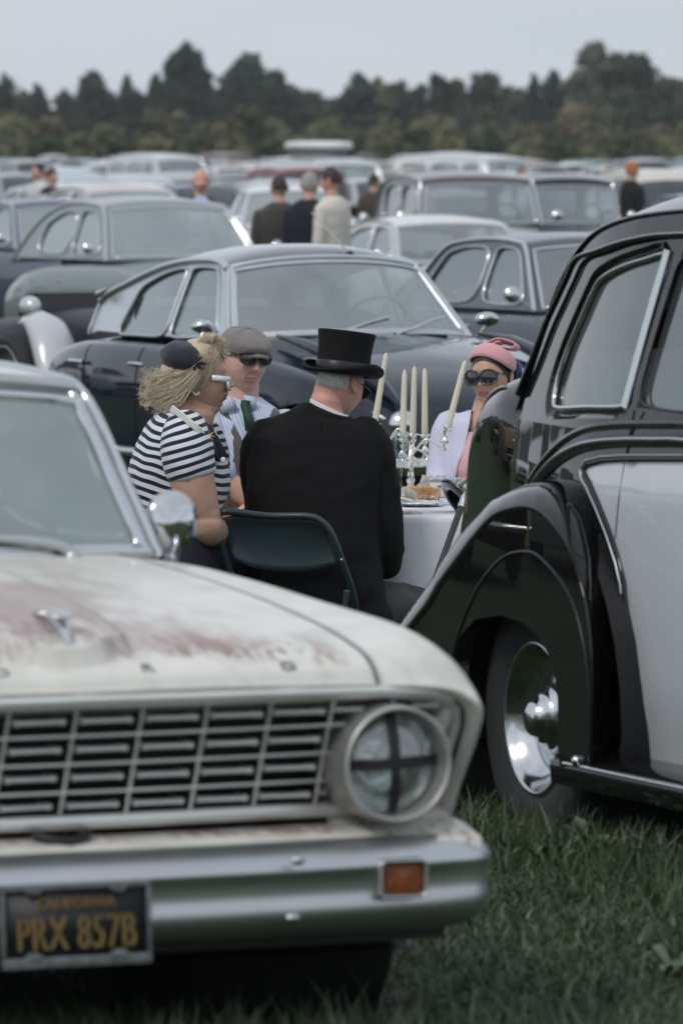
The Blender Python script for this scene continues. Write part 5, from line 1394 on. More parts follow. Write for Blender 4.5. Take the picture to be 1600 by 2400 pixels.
while Yr < 392:
    depth = 'third nearest' if False else ('nearer' if Yr < 130 else 'middle' if Yr < 200 else 'farther' if Yr < 290 else 'farthest')
    half = .052 * Yr + 2.2; x = -half + rr.uniform(0, 2)
    while x < half:
        y = Yr + x * tan(radians(6)) + rr.uniform(-.4, .4)
        u = 800 + FPX * x / y
        if rr.random() > .10 and not any(abs(u - ou) / FPX * y < 2.6 and abs(y - oy) < 6 for ou, oy in occupied):
            kind, pr = rr.choices(protos, (5, 4, 4, 1.2, .5 if Yr > 230 else 0))[0]; cn, cc = rr.choice(FC)
            new = pr if id(pr) not in used_proto else None
            if new is None:
                new = pr.copy(); COL.objects.link(new)
                for ch in [c for c in pr.children]:
                    c2 = ch.copy(); COL.objects.link(c2); c2.parent = new
            used_proto.add(id(pr))
            flip = 180 if rr.random() < .25 else 0
            new.matrix_world = Frame(x, y, gz(y), 24 + rr.uniform(-4, 4) + flip).M
            v = rr.uniform(.85, 1.1)
            for ch in new.children:
                if ch.name.startswith('body'): ch.color = (*[min(.75, q * v) for q in cc], 1)
            tag(new, f'{cn} {kind} in the {depth} distant rows {near_what(u)}', 'van' if kind == 'van' else 'car', 'cars in the distant rows')
            nfar += 1; fars.append((new, u))
        x += rr.uniform(2.5, 3.3)
    Yr += (8 if Yr < 140 else 13 if Yr < 250 else 20) + rr.uniform(0, 3); row += 1
spread_labels(fars)
# the field is full on both sides too: these show only as reflections in the paintwork
for y0 in (26, 34, 41.5, 50, 60, 72):
    for sd in (-1, 1):
        x = sd * (.052 * y0 + ((11 if y0 < 45 else 5.2) if sd < 0 else 5.5)) 
        for k in range(4 if sd < 0 else 2):
            kind, pr = protos[rr.choice((0, 1, 2, 2, 3))]; cn, cc = rr.choice(FC); y = y0 + x * tan(radians(6)) + rr.uniform(-.5, .5)
            new = pr.copy(); COL.objects.link(new)
            for ch in pr.children:
                c2 = ch.copy(); COL.objects.link(c2); c2.parent = new
                if c2.name.startswith('body'): c2.color = (*cc, 1)
            new.matrix_world = Frame(x, y, gz(y), 24 + rr.uniform(-5, 5)).M
            tag(new, 'parked car beyond the edge of the photo, showing only in paintwork reflections', 'car', 'cars outside the frame')
            x += sd * rr.uniform(3.0, 4.2)
# ============================================================ people
def ring(c, rx, ry, n=28, e=2.3, rot=0., tilt=0.):
    out = []
    for k in range(n):
        a = 2 * pi * k / n; ca, sa = cos(a), sin(a)
        x = rx * math.copysign(abs(ca) ** (2 / e), ca); y = ry * math.copysign(abs(sa) ** (2 / e), sa)
        X = x * cos(rot) - y * sin(rot); Y = x * sin(rot) + y * cos(rot)
        out.append(Vector((c[0] + X, c[1] + Y, c[2] + tilt * X)))
    return out
def loft(mb, secs, n=28, e=2.3, steps=5):
    """closed solid through horizontal sections (cx, cy, cz, rx, ry[, rot, tilt])"""
    S = [tuple(q) + (0,) * (7 - len(q)) for q in secs]
    sm = smooth_path(S, (len(S) - 1) * steps + 1)
    rows = [ring(q[:3], q[3], q[4], n, e, q[5], q[6]) for q in sm]
    mb.grid(rows, cv=True); mb.add(rows[0], [tuple(range(n))]); mb.add(rows[-1], [tuple(range(n))[::-1]])
def limb(mb, pts, n=18, steps=6):
    """closed tube through (x, y, z, r) with round ends"""
    sm = smooth_path(pts, (len(pts) - 1) * steps + 1)
    P = [Vector(q[:3]) for q in sm]; R = [q[3] for q in sm]
    a = P[0] - (P[1] - P[0]).normalized() * R[0] * .5; b = P[-1] + (P[-1] - P[-2]).normalized() * R[-1] * .5
    mb.tube([a] + P + [b], [R[0] * .55] + R + [R[-1] * .55], n)
def organic(name, mb, m, parent, voxel=.009, smooth=6, wrinkle=0., wscale=(7, 7, 7), seed=0, keep=None, folds=None):
    """fuse the closed pieces in mb into one continuous surface"""
    o = mb.build(name, m, parent, merge=.0003, recalc=True)
    r = o.modifiers.new('r', 'REMESH'); r.mode = 'VOXEL'; r.voxel_size = voxel; r.use_smooth_shade = True
    s = o.modifiers.new('s', 'SMOOTH'); s.iterations = smooth; s.factor = .6
    bpy.context.view_layer.update()
    dg = bpy.context.evaluated_depsgraph_get()
    me = bpy.data.meshes.new_from_object(o.evaluated_get(dg))
    o.modifiers.clear(); old = o.data; o.data = me; bpy.data.meshes.remove(old); me.name = name
    if wrinkle or folds:
        nn = [v.normal.copy() for v in me.vertices]
        for v, q in zip(me.vertices, nn):
            c = v.co; d = 0.
            if wrinkle:
                p = Vector((c.x * wscale[0], c.y * wscale[1], c.z * wscale[2] + seed))
                w = noise.noise(p) + .5 * noise.noise(p * 2.1)
                d += wrinkle * (1 - 2.2 * abs(w))
            if folds: d += folds(c)
            v.co = c + q * d
    if keep:
        bm = bmesh.new(); bm.from_mesh(me)
        bmesh.ops.delete(bm, geom=[f for f in bm.faces if not keep(f.calc_center_median())], context='FACES')
        for _ in range(8):       # an even hem instead of a stepped one
            mv = {}
            for v in bm.verts:
                nb = [e.other_vert(v) for e in v.link_edges if e.is_boundary]
                if len(nb) == 2: mv[v] = (v.co + nb[0].co + nb[1].co) / 3
            for v, c in mv.items(): v.co = c
        bm.to_mesh(me); bm.free()
    me.polygons.foreach_set('use_smooth', [True] * len(me.polygons))
    if not me.materials: me.materials.append(m)
    return o

class Who:
    def __init__(s, name, label, u, Y, group=None, cat='person'):
        p = at(u, 900, Y); s.Y = Y; s.O = Vector((p.x, Y, gz(Y))); s.M = Matrix.Translation(s.O)
        s.root = thing(name, label, cat, s.M, group)
    def w(s, u, v, dy=0.): return at(u, v, s.Y + dy) - s.O
    def sec(s, v, u0, u1, dy, ry, rot=0., tilt=0.):
        a, b = s.w(u0, v, dy), s.w(u1, v, dy); return ((a.x + b.x) / 2, a.y, a.z, (b.x - a.x) / 2, ry, rot, tilt)
    def lp(s, u, v, dy, r): p = s.w(u, v, dy); return (p.x, p.y, p.z, r)

SKIN = mat('skin', (.64, .39, .31), .5, spec=.35, vary=.10, vscale=22, bump=.05, bscale=300, sss=.12)
SKIN_TAN = mat('tanned_skin', (.53, .32, .235), .5, spec=.35, vary=.12, vscale=18, bump=.06, bscale=260, sss=.12)
SKIN_RED = mat('ruddy_skin', (.62, .335, .265), .5, spec=.35, vary=.14, vscale=16, bump=.06, bscale=260, sss=.12)
LIPS = mat('lips', (.36, .12, .11), .4)

def head_pt(d, female=False):
    """surface point of a head for the unit direction d; the face looks along -y"""
    x, y, z = d
    px, py, pz = x * .0745, y * .096, z * .118
    low = clamp(-z)
    px *= 1 - .34 * low ** 1.7; py *= 1 - (.18 if y > 0 else .04) * low ** 1.5
    if y > 0 and z < -.25: py *= 1 - .25 * clamp((-z - .25) / .6)
    if y < 0:
        f = clamp(-y)
        g = lambda cx, cz, sx, sz: math.exp(-((px - cx) / sx) ** 2 - ((pz - cz) / sz) ** 2)
        py *= 1 - .07 * f * (1 - abs(x)) ** .5
        nz_ = clamp((.034 - pz) / .060) if pz > -.026 else clamp((pz + .041) / .015)
        py -= f * .027 * math.exp(-(px / (.0085 + .007 * clamp((.02 - pz) / .045))) ** 2) * nz_ ** 1.1
        py -= f * .006 * (g(.013, -.027, .007, .008) + g(-.013, -.027, .007, .008))
        py -= f * .005 * (g(.027, .036, .020, .009) + g(-.027, .036, .020, .009))
        py += f * .012 * (g(.031, .014, .016, .012) + g(-.031, .014, .016, .012))
        py -= f * .008 * (g(.040, -.020, .018, .018) + g(-.040, -.020, .018, .018))
        py -= f * .0075 * (math.exp(-(px / .024) ** 2) * (math.exp(-((pz + .054) / .0055) ** 2) + math.exp(-((pz + .066) / .006) ** 2)))
        py += f * .003 * math.exp(-(px / .02) ** 2 - ((pz + .060) / .0025) ** 2)
        py -= f * .010 * g(0, -.094, .022, .016)
        py += f * .004 * g(0, -.079, .03, .007)
    return Vector((px, py, pz))
def head(root, M, skin, female=False, ears=(1, 1), lips=LIPS, name='head', scale=1., neck=None, fat=1., smile=0., mw=.022):
    M = M @ Matrix.Diagonal((scale * fat, scale, scale, 1))
    rows = []
    for i in range(61):
        a = pi * i / 60
        rows.append([M @ head_pt((sin(a) * sin(2 * pi * k / 84), -sin(a) * cos(2 * pi * k / 84), cos(a))) for k in range(84)])
    mb = MB().grid(rows, cv=True)
    for sd, on in zip((-1, 1), ears):
        if not on: continue
        c = Vector((sd * .0735, .010, .000)); sw = Matrix.Rotation(sd * radians(22), 4, 'Z')
        o0 = len(mb.v); mb.ball((0, 0, 0), (.006, .018, .031), 14, 12)
        for i in range(o0, len(mb.v)):
            p = Vector(mb.v[i]); p.x -= sd * .006 * (1 - clamp(hypot(p.y / .014, p.z / .024))) ; p.y += .25 * p.z
            mb.v[i] = tuple(M @ (c + Vector((sd * .006, .012, 0)) + sw @ p))
        mb.tube([M @ (c + Vector((sd * .008, .012, 0)) + sw @ Vector((sd * .004, .016 * cos(t) + .25 * .029 * sin(t), .029 * sin(t)))) for t in np.linspace(-1.5, 3.3, 16)], .0035, 7)
    h = mb.build(name, skin, root)
    lp = []
    for j in range(9):
        z0 = lerp(-.0495, -.0705, j / 8) if not smile else lerp(-.052, -.0675, j / 8); r = []
        for k in range(15):
            t = k / 7 - 1; z = z0 + smile * .009 * t * t; ww = mw * (1 - (.55 if j in (0, 8) else .12 if j in (1, 7) else 0))
            xx = t * ww
            # find the direction that lands at (xx, z)
            zz = z / .118; dxx = xx / (.0745 * (1 - .34 * clamp(-zz) ** 1.7)); yy = -sqrt(max(.01, 1 - zz * zz - dxx * dxx))
            p = head_pt((dxx, yy, zz)); r.append(M @ (p + Vector((0, -.0006 - .0008 * (j not in (0, 8)), 0))))
        lp.append(r)
    MB().grid(lp).build('lips', lips, h)
    return h
def face_M(p, yaw, pitch=0, roll=0):
    """yaw 0 faces the camera, positive turns towards the right of the picture; pitch > 0 bows the head"""
    return Matrix.Translation(p) @ Matrix.Rotation(radians(yaw), 4, 'Z') @ Matrix.Rotation(radians(pitch), 4, 'X') @ Matrix.Rotation(radians(roll), 4, 'Y')

def strands(name, m, parent, paths, r=.0035, n=5, taper=True):
    mb = MB()
    for p in paths:
        sp = smooth_path([tuple(q) for q in p], max(6, len(p) * 3)); k = len(sp)
        mb.tube(sp, [r * (1 - .75 * (i / (k - 1)) ** 2 if taper else 1) * (.6 + .4 * min(1, i / 3)) for i in range(k)], n)
    return mb.build(name, m, parent)
def hair_mat(name, a, b):
    m = mat(name, a, .42, spec=.5)
    n, l = m.node_tree.nodes, m.node_tree.links
    g = n.new('ShaderNodeNewGeometry'); r = n.new('ShaderNodeMixRGB'); r.inputs['Color1'].default_value = (*a, 1); r.inputs['Color2'].default_value = (*b, 1)
    l.new(g.outputs['Random Per Island'], r.inputs['Fac']); l.new(r.outputs[0], n['Principled BSDF'].inputs['Base Color'])
    return m
def stripe_mat(name, c1, c2, period, duty, axis=(0, 0, 1), soft=.04, rough=.8, wave=.0, curve=0.):
    """woven stripes: bands across the given local direction"""
    m = bpy.data.materials.new(name); m.use_nodes = True
    n, l = m.node_tree.nodes, m.node_tree.links
    b = n['Principled BSDF']; b.inputs['Roughness'].default_value = rough; b.inputs['Specular IOR Level'].default_value = .2; b.inputs['Sheen Weight'].default_value = .15
    t = n.new('ShaderNodeTexCoord'); d = n.new('ShaderNodeVectorMath'); d.operation = 'DOT_PRODUCT'; d.inputs[1].default_value = axis
    l.new(t.outputs['Object'], d.inputs[0])
    src = d.outputs['Value']
    if wave:
        z = n.new('ShaderNodeTexNoise'); z.inputs['Scale'].default_value = 5; z.inputs['Detail'].default_value = 1
        l.new(t.outputs['Object'], z.inputs['Vector'])
        a = n.new('ShaderNodeMath'); a.operation = 'MULTIPLY_ADD'; a.inputs[1].default_value = wave; l.new(z.outputs['Fac'], a.inputs[0]); l.new(src, a.inputs[2]); src = a.outputs[0]
    q = n.new('ShaderNodeMath'); q.operation = 'DIVIDE'; q.inputs[1].default_value = period; l.new(src, q.inputs[0])
    f = n.new('ShaderNodeMath'); f.operation = 'FRACT'; l.new(q.outputs[0], f.inputs[0])
    r = n.new('ShaderNodeValToRGB'); e = r.color_ramp.elements
    e[0].position = 0; e[0].color = (*c2, 1); e[1].position = soft; e[1].color = (*c1, 1)
    for p, c in ((duty - soft, c1), (duty, c2)): x = e.new(p); x.color = (*c, 1)
    l.new(f.outputs[0], r.inputs['Fac']); l.new(r.outputs['Color'], b.inputs['Base Color'])
    z2 = n.new('ShaderNodeTexNoise'); z2.inputs['Scale'].default_value = 18; l.new(t.outputs['Object'], z2.inputs['Vector'])
    bp = n.new('ShaderNodeBump'); bp.inputs['Strength'].default_value = .25; bp.inputs['Distance'].default_value = .01; l.new(z2.outputs['Fac'], bp.inputs['Height']); l.new(bp.outputs[0], b.inputs['Normal'])
    return m
def hand(root, M, skin, s=1., curl=.5, name='hand', side=1):
    """palm and five fingers; the palm points along +x, its back faces +z"""
    mb = MB()
    loft_pts = [(-.01, 0, 0, .022), (.03, 0, 0, .026), (.07, 0, 0, .028)]
    for y in (-.026, -.009, .009, .026): limb(mb, [(-.01, y * .5, 0, .014), (.04, y * .85, 0, .015), (.082, y, 0, .012)], 10, 3)
    L = (.058, .078, .084, .074)
    for y, ln in zip((-.029, -.010, .010, .029), L):
        p = Vector((.078, y, 0)); a = 0.; pts = [(p.x - .01, p.y, p.z, .0105)]
        for k, seg in enumerate((.45, .32, .23)):
            a += curl * (.5, .9, .7)[k]; p = p + Vector((cos(a), y * 1.2, -sin(a))) * ln * seg; pts.append((p.x, p.y, p.z, .0095 - .001 * k))
        limb(mb, pts, 10, 3)
    limb(mb, [(.01, side * .022, 0, .015), (.038, side * .046, -.012, .013), (.062, side * .056, -.022, .011), (.084, side * .052, -.030, .0095)], 10, 3)
    for i, v in enumerate(mb.v): mb.v[i] = tuple(M @ (Vector(v) * s))
    return organic(name, mb, skin, root, .0045, 3)

# ------------------------------------------------ the man in the top hat
TH_ = Who('person', 'man in black tailcoat and black top hat seated on green chair, back turned', 752, 24.6)
WOOL = mat('black_wool', (.0065, .0065, .007), .9, spec=.25, vary=.12, vscale=14, bump=.25, bscale=500)
w = TH_.w
mb = MB()
loft(mb, [TH_.sec(960, 712, 822, .165, .062, 0, -.35), TH_.sec(968, 698, 834, .16, .078, 0, -.3), TH_.sec(978, 668, 848, .15, .10, 0, -.15), TH_.sec(988, 628, 862, .135, .122), TH_.sec(1008, 598, 882, .12, .14), TH_.sec(1045, 585, 893, .10, .152),
          TH_.sec(1100, 580, 892, .07, .162), TH_.sec(1180, 580, 884, .04, .162), TH_.sec(1270, 590, 884, .01, .165), TH_.sec(1350, 600, 895, -.01, .175), TH_.sec(1430, 606, 915, -.01, .19), TH_.sec(1500, 606, 925, .0, .20)], 40, 2.5)
lp = TH_.lp
limb(mb, [lp(640, 1012, .12, .075), lp(614, 1050, .11, .074), lp(606, 1110, .13, .066), lp(612, 1180, .17, .060), lp(625, 1225, .24, .056), lp(665, 1215, .45, .046), lp(720, 1190, .60, .040)])
limb(mb, [lp(842, 1012, .12, .075), lp(872, 1052, .10, .074), lp(888, 1130, .09, .072), lp(899, 1220, .08, .072), lp(905, 1290, .09, .066), lp(900, 1312, .16, .062), lp(896, 1262, .36, .052), lp(890, 1215, .56, .044)])
def th_folds(c):
    # creases radiating from the armpit and pulled across the back
    a = .0045 * sin((c.z * 38 + c.x * 26) + 2 * noise.noise(c * 4)) * clamp((.95 - c.z) * 2) * clamp((c.x - .02) * 5)
    b = .0035 * sin(c.z * 44 - c.x * 10 + 3 * noise.noise(c * 3)) * clamp((c.x + .35) * 2)
    return a + b * clamp((.8 - c.z) * 3)
jk = organic('tailcoat', mb, WOOL, TH_.root, .010, 6, .005, (5, 5, 9), 3, folds=th_folds)
# back seam, coat collar
MB().tube([w(753, 985, -.001 + .0), w(748, 1060, -.06), w(750, 1160, -.115), w(758, 1280, -.15)], .0018, 6).build('back_seam', WOOL, jk)
cm_ = MB()
for k in range(2): pass
crow = []
for f, (rx, ry, dz, dyy) in enumerate(((.074, .070, .0, 0), (.080, .077, .012, -.004), (.092, .088, .008, -.008), (.112, .105, -.028, -.012), (.118, .112, -.036, -.008))):
    c = w(770, 972, .165); crow.append([Vector((c.x + rx * cos(a), c.y + dyy + ry * sin(a), c.z + dz - .34 * rx * cos(a))) for a in [pi + pi * t / 30 * 1.0 + 0 for t in range(-6, 37)]])
cm_.grid(crow).build('coat_collar', WOOL, jk, solid=.004)
# white shirt collar: a band round the neck, lower on the right of the picture
sc_ = []
for z, k_ in ((-.030, .072), (.004, .0700), (.010, .0685), (.006, .066), (-.03, .065)):
    c = w(772, 961, .172); sc_.append([Vector((c.x + k_ * 1.02 * cos(a), c.y + k_ * sin(a), c.z + z + .002 - .46 * k_ * cos(a))) for a in [2 * pi * t / 40 for t in range(40)]])
MB().grid(sc_, cv=True).build('shirt_collar', mat('white_cotton', (.72, .73, .75), .8), TH_.root)
# neck and head
mb = MB(); limb(mb, [lp(764, 975, .165, .062), lp(768, 940, .172, .0615), lp(778, 905, .185, .060), lp(786, 885, .20, .058)], 24)
organic('neck', mb, SKIN_RED, TH_.root, .007, 3, 0, folds=lambda c: .0012 * sin(c.z * 160 + c.x * 30))
HM = face_M(w(797, 905, .205), 180 - 36, 20, 0)
hd = head(TH_.root, HM, SKIN_RED, scale=1.02)
# silver hair: a close cap with short strands down the nape
GH = hair_mat('silver_hair', (.55, .54, .52), (.80, .79, .77))
cap_rows = []
for i in range(20):
    a = lerp(.0, 1.82, i / 19); r = []
    for k in range(60):
        ph = 2 * pi * k / 60; d = (sin(a) * sin(ph), -sin(a) * cos(ph), cos(a)); face = clamp((-d[1] - .25) / .5)
        aa = a * (1 - .52 * face); d = (sin(aa) * sin(ph), -sin(aa) * cos(ph), cos(aa))
        side = clamp((abs(d[0]) - .62) / .15) * clamp((-d[2] + .30) * 6)
        p = head_pt(d); r.append(HM @ (p * (1.045 - .065 * side - .03 * (i == 19))))
    cap_rows.append(r)
cap = MB().grid(cap_rows, cv=True).build('hair', GH, TH_.root)
ps = []
rh = random.Random(5)
for _ in range(900):
    ph = rh.uniform(-1.95, 1.95); a = rh.uniform(1.05, 1.72)
    def dd(a_, ph_): return Vector((sin(a_) * sin(ph_), sin(a_) * cos(ph_), cos(a_)))
    dr = rh.uniform(-.10, .10); ln = rh.uniform(.12, .26)
    if abs(ph) > 1.12 and a > 1.2: continue
    if abs(ph) < 1.3 and a > 1.66: a = 1.66
    ps.append([HM @ (head_pt(dd(a + ln * t, ph + dr * t)) * (1.05 + .02 * sin(t * 3) - .025 * t)) for t in (0, .35, .7, 1.)])
strands('hair_strand', GH, cap, ps, .0017, 4)
# spectacles: arm over the ear and one dark lens seen edge on
gl_ = MB()
for sd in (-1, 1):
    gl_.tube([HM @ Vector((sd * .078, .03, .006)), HM @ Vector((sd * .079, .0, .016)), HM @ Vector((sd * .074, -.06, .016)), HM @ Vector((sd * .066, -.100, .014))], .0022, 6)
    gl_.tube([HM @ Vector((sd * .034 + .030 * cos(t), -.108 + .010 * abs(cos(t)), .010 + .021 * sin(t))) for t in [2 * pi * k / 28 for k in range(28)]], .0026, 6, closed=True)
g1 = gl_.build('spectacles', BLACK, TH_.root)
for sd in (-1, 1):
    MB().grid([[HM @ Vector((sd * .034 + .029 * cos(t) * q, -.108 + .010 * abs(cos(t)), .010 + .020 * sin(t) * q)) for t in [2 * pi * k / 20 for k in range(20)]] for q in (.02, 1)], cv=True).build('lens', mat('dark_lens', (.02, .022, .025), .08, coat=1.), g1)
# the hat
HTM = Matrix.Translation(w(800, 868, .195)) @ Matrix.Rotation(radians(33), 4, 'Z') @ Matrix.Rotation(radians(-10), 4, 'X') @ Matrix.Rotation(radians(0), 4, 'Y')
HTM = Matrix.Translation(w(803, 868, .195)) @ Matrix.Rotation(radians(6.5), 4, 'Y') @ Matrix.Rotation(radians(-4), 4, 'X') @ Matrix.Rotation(radians(-33), 4, 'Z')
SILK = mat('black_felt', (.006, .006, .0065), .85, spec=.3, vary=.1, vscale=10)
rows = []
for r, z in ((.0995, -.012), (.0985, .0), (.0975, .02), (.0965, .05), (.0975, .08), (.100, .105), (.1035, .125), (.1055, .137), (.1045, .141), (.099, .1425), (.05, .1435), (.001, .144)):
    rows.append([HTM @ Vector((r * .97 * cos(a), r * 1.10 * sin(a), z)) for a in [2 * pi * k / 60 for k in range(60)]])
th = MB().grid(rows, cv=True).build('top_hat', SILK, TH_.root)
br = []
for q in range(15):
    t = q / 14; row = []
    for k in range(72):
        a = 2 * pi * k / 72; side = abs(cos(a)) ** 1.5
        rr_ = .096 + .050 * sin(min(t, .72) / .72 * pi / 2); lift = (.020 + .016 * side) * sstep(.25, .85, t) - .010 * (1 - side)
        if t > .72: rr_ -= .010 * sstep(.72, 1, t); lift += .006 * sstep(.7, 1, t)
        row.append(HTM @ Vector((rr_ * .97 * cos(a), rr_ * 1.14 * sin(a), -.012 + lift * (.3 + .7 * side))))
    br.append(row)
MB().grid(br, cv=True).build('brim', SILK, th, solid=.004)
MB().grid([[HTM @ Vector((r * .97 * cos(a), r * 1.10 * sin(a), z)) for a in [2 * pi * k / 60 for k in range(60)]] for r, z in ((.0995, -.006), (.1010, .0), (.0995, .028), (.097, .031))], cv=True).build('hat_band', mat('black_ribbon', (.010, .010, .011), .4), th)
# trousers, shoes, hands
TR = mat('charcoal_trousers', (.030, .031, .033), .8, sheen=.1, vary=.15, vscale=30)
mb = MB()
limb(mb, [lp(850, 1440, .02, .11), lp(930, 1432, .16, .105), lp(1010, 1445, .34, .088), lp(1050, 1462, .42, .076), lp(1058, 1520, .42, .066), lp(1050, 1620, .36, .056), lp(1045, 1680, .34, .05)])
limb(mb, [lp(680, 1440, .02, .11), lp(700, 1440, .30, .10), lp(735, 1450, .52, .085), lp(740, 1500, .54, .066), lp(735, 1660, .50, .05)])
mb2 = mb; organic('trousers', mb2, TR, TH_.root, .013, 5, .004, (8, 8, 8), 9)
for u_, dy in ((1045, .34), (735, .50)):
    f = w(u_, 1690, dy); f.z = .045
    mb = MB(); limb(mb, [(f.x, f.y - .05, .045, .042), (f.x + .02, f.y + .05, .042, .044), (f.x + .05, f.y + .17, .036, .036)]); organic('shoe', mb, mat('black_leather', (.012, .012, .012), .25), TH_.root, .01, 2)
for (u_, v_, dy), sd, an in (((722, 1188, .62), 1, 60), ((890, 1210, .60), -1, 100)):
    hand(TH_.root, Matrix.Translation(w(u_, v_, dy)) @ Matrix.Rotation(radians(an), 4, 'Z'), SKIN_RED, 1., .45, side=sd)

# ------------------------------------------------ the lady in the striped top
SL = Who('person', 'blonde woman in navy and white striped top with navy beret, seated in profile', 440, 24.45)
w, lp, sec = SL.w, SL.lp, SL.sec
NAVY = (.013, .016, .034); OFFW = (.66, .68, .72)
ST_T = stripe_mat('torso_stripes', OFFW, NAVY, .0302, .56, (.30, .0, .95), wave=.05)
ST_S = stripe_mat('sleeve_stripes', OFFW, NAVY, .0290, .56, (-.33, .0, .944), wave=.03)
mb = MB()
loft(mb, [sec(952, 388, 440, .0, .055), sec(966, 372, 462, .0, .10, 0, 0), sec(984, 352, 484, -.0, .155), sec(1010, 334, 503, 0, .185), sec(1045, 318, 520, 0, .20), sec(1085, 305, 533, 0, .205), sec(1125, 299, 540, 0, .20), sec(1160, 303, 533, 0, .195), sec(1190, 313, 518, 0, .195), sec(1215, 322, 512, 0, .19)], 40, 2.25)
bl = organic('striped_top', mb, ST_T, SL.root, .0085, 5, .003, (6, 6, 9), 1)
mb = MB(); limb(mb, [lp(430, 1000, -.10, .070), lp(436, 1020, -.15, .088), lp(438, 1050, -.185, .094), lp(442, 1085, -.20, .093), lp(449, 1112, -.20, .090)], 30)
sl_o = organic('sleeve', mb, ST_S, SL.root, .0075, 4, .003, (7, 7, 9), 2, keep=lambda c: (c - w(449, 1112, -.2)).dot(Vector((.33, 0, -.94)).normalized()) < .018)
e0 = w(450, 1114, -.20); ax = Vector((.33, 0, -.94)).normalized(); side_ = ax.cross(Vector((0, 1, 0))).normalized()
mb = MB(); limb(mb, [lp(470, 1020, .12, .08), lp(480, 1060, .18, .088), lp(490, 1110, .20, .08)], 24); organic('sleeve', mb, ST_S, SL.root, .009, 4)
# arm
mb = MB(); limb(mb, [lp(446, 1080, -.20, .080), lp(452, 1130, -.20, .0795), lp(462, 1170, -.195, .076), lp(472, 1205, -.19, .068), lp(484, 1232, -.185, .066), lp(500, 1243, -.13, .060), lp(520, 1238, -.03, .052), lp(540, 1228, .09, .043), lp(556, 1218, .20, .034), lp(562, 1214, .25, .030)], 26)
limb(mb, [lp(490, 1100, .20, .075), lp(500, 1180, .22, .065), lp(515, 1225, .28, .055), lp(545, 1215, .36, .036)], 20)
organic('arms', mb, SKIN_TAN, SL.root, .008, 4, 0, folds=lambda c: -.004 * math.exp(-((c.z - w(470, 1207).z) / .010) ** 2) * clamp((c.x - w(462, 1200).x) * 20 + .5) + .0015 * noise.noise(c * 22))
hand(SL.root, Matrix.Translation(w(562, 1214, .25)) @ Matrix.Rotation(radians(55), 4, 'Z'), SKIN_TAN, .95, .5, side=1)
hand(SL.root, Matrix.Translation(w(545, 1215, .36)) @ Matrix.Rotation(radians(30), 4, 'Z'), SKIN_TAN, .95, .5, side=-1)
# skirt
SK = mat('navy_cotton', (.013, .012, .027), .85, vary=.15, vscale=9, bump=.2, bscale=60)
mb = MB()
loft(mb, [sec(1188, 316, 516, 0, .200), sec(1215, 318, 512, 0, .215), sec(1260, 322, 512, 0, .24), sec(1310, 326, 516, 0, .25), sec(1370, 330, 520, 0, .25)], 36)
for dy in (-.12, .12): limb(mb, [lp(430, 1310, dy + .03, .125), lp(500, 1308, dy + .28, .12), lp(550, 1318, dy + .48, .10), lp(575, 1335, dy + .56, .085), lp(580, 1400, dy + .56, .08), lp(575, 1480, dy + .54, .075)])
organic('skirt', mb, SK, SL.root, .012, 5, .006, (6, 9, 6), 5)
mb = MB()
for dy in (-.12, .12):
    limb(mb, [lp(577, 1440, dy + .55, .055), lp(574, 1520, dy + .54, .052), lp(566, 1640, dy + .52, .036)])
organic('legs', mb, SKIN_TAN, SL.root, .011, 3)
for dy in (-.12, .12):
    f = w(566, 1650, dy + .52); mb = MB(); limb(mb, [(f.x - .06, f.y, .05, .035), (f.x + .04, f.y, .04, .038), (f.x + .15, f.y, .03, .028)]); organic('shoe', mb, SK, SL.root, .009, 2)
# navy sailor collar with buttons
cl = MB(); pth = [(470, 990, -.11), (486, 1010, -.125), (500, 1035, -.115), (512, 1060, -.10), (519, 1080, -.09)]
pa = smooth_path([tuple(w(u + 1, v, d - .055)) for u, v, d in pth], 16); hw = [lerp(.018, .030, k / 15) * (1 if k < 13 else (16 - k) / 3) for k in range(16)]
cl.grid([[Vector(p) + Vector((-h * .9, -.004, -h * .35)), Vector(p) + Vector((0, -.009, 0)), Vector(p) + Vector((h * .75, .012, h * .3))] for p, h in zip(pa, hw)])
clo = cl.build('sailor_collar', SK, SL.root, solid=.004)
for k in (12,):
    MB().ball(Vector(pa[k]) + Vector((.012, -.016, -.02)), (.010, .005, .011), 12, 8).build('button', mat('pearl_button', (.75, .76, .78), .3), clo)
# neck and head
mb = MB(); limb(mb, [lp(415, 985, .0, .070), lp(432, 962, .0, .064), lp(452, 935, .005, .062), lp(466, 905, .01, .060)], 24); limb(mb, [lp(425, 962, -.0, .075), lp(455, 972, -.01, .07), lp(472, 992, -.02, .06)], 20)
limb(mb, [lp(462, 935, -.0, .05), lp(490, 948, 0, .045), lp(505, 952, 0, .035)], 18)
organic('neck', mb, SKIN_TAN, SL.root, .008, 5, 0, folds=lambda c: .001 * sin(c.z * 180 + c.x * 60))
HM = face_M(w(474, 893, .0), 82, -4, 0)
head(SL.root, HM, SKIN_TAN, scale=1.03, ears=(1, 0), lips=mat('rose_lips', (.42, .13, .14), .35), fat=1.05)
BH = hair_mat('blonde_hair', (.50, .39, .25), (.80, .72, .57))
base = MB()
hb = MB(); loft(hb, [(*w(404, 938, .0), .030, .055), (*w(410, 915, 0), .052, .080), (*w(428, 890, 0), .078, .10), (*w(440, 860, 0), .092, .10), (*w(455, 830, 0), .085, .095), (*w(465, 806, 0), .055, .07), (*w(468, 795, 0), .02, .03)], 28)
hb_o = organic('hair', hb, BH, SL.root, .009, 4, .006, (16, 16, 16), 4, keep=lambda c: not ((HM.inverted() @ c).y < -.035 and (HM.inverted() @ c).z < .062))
rh = random.Random(9); ps = []
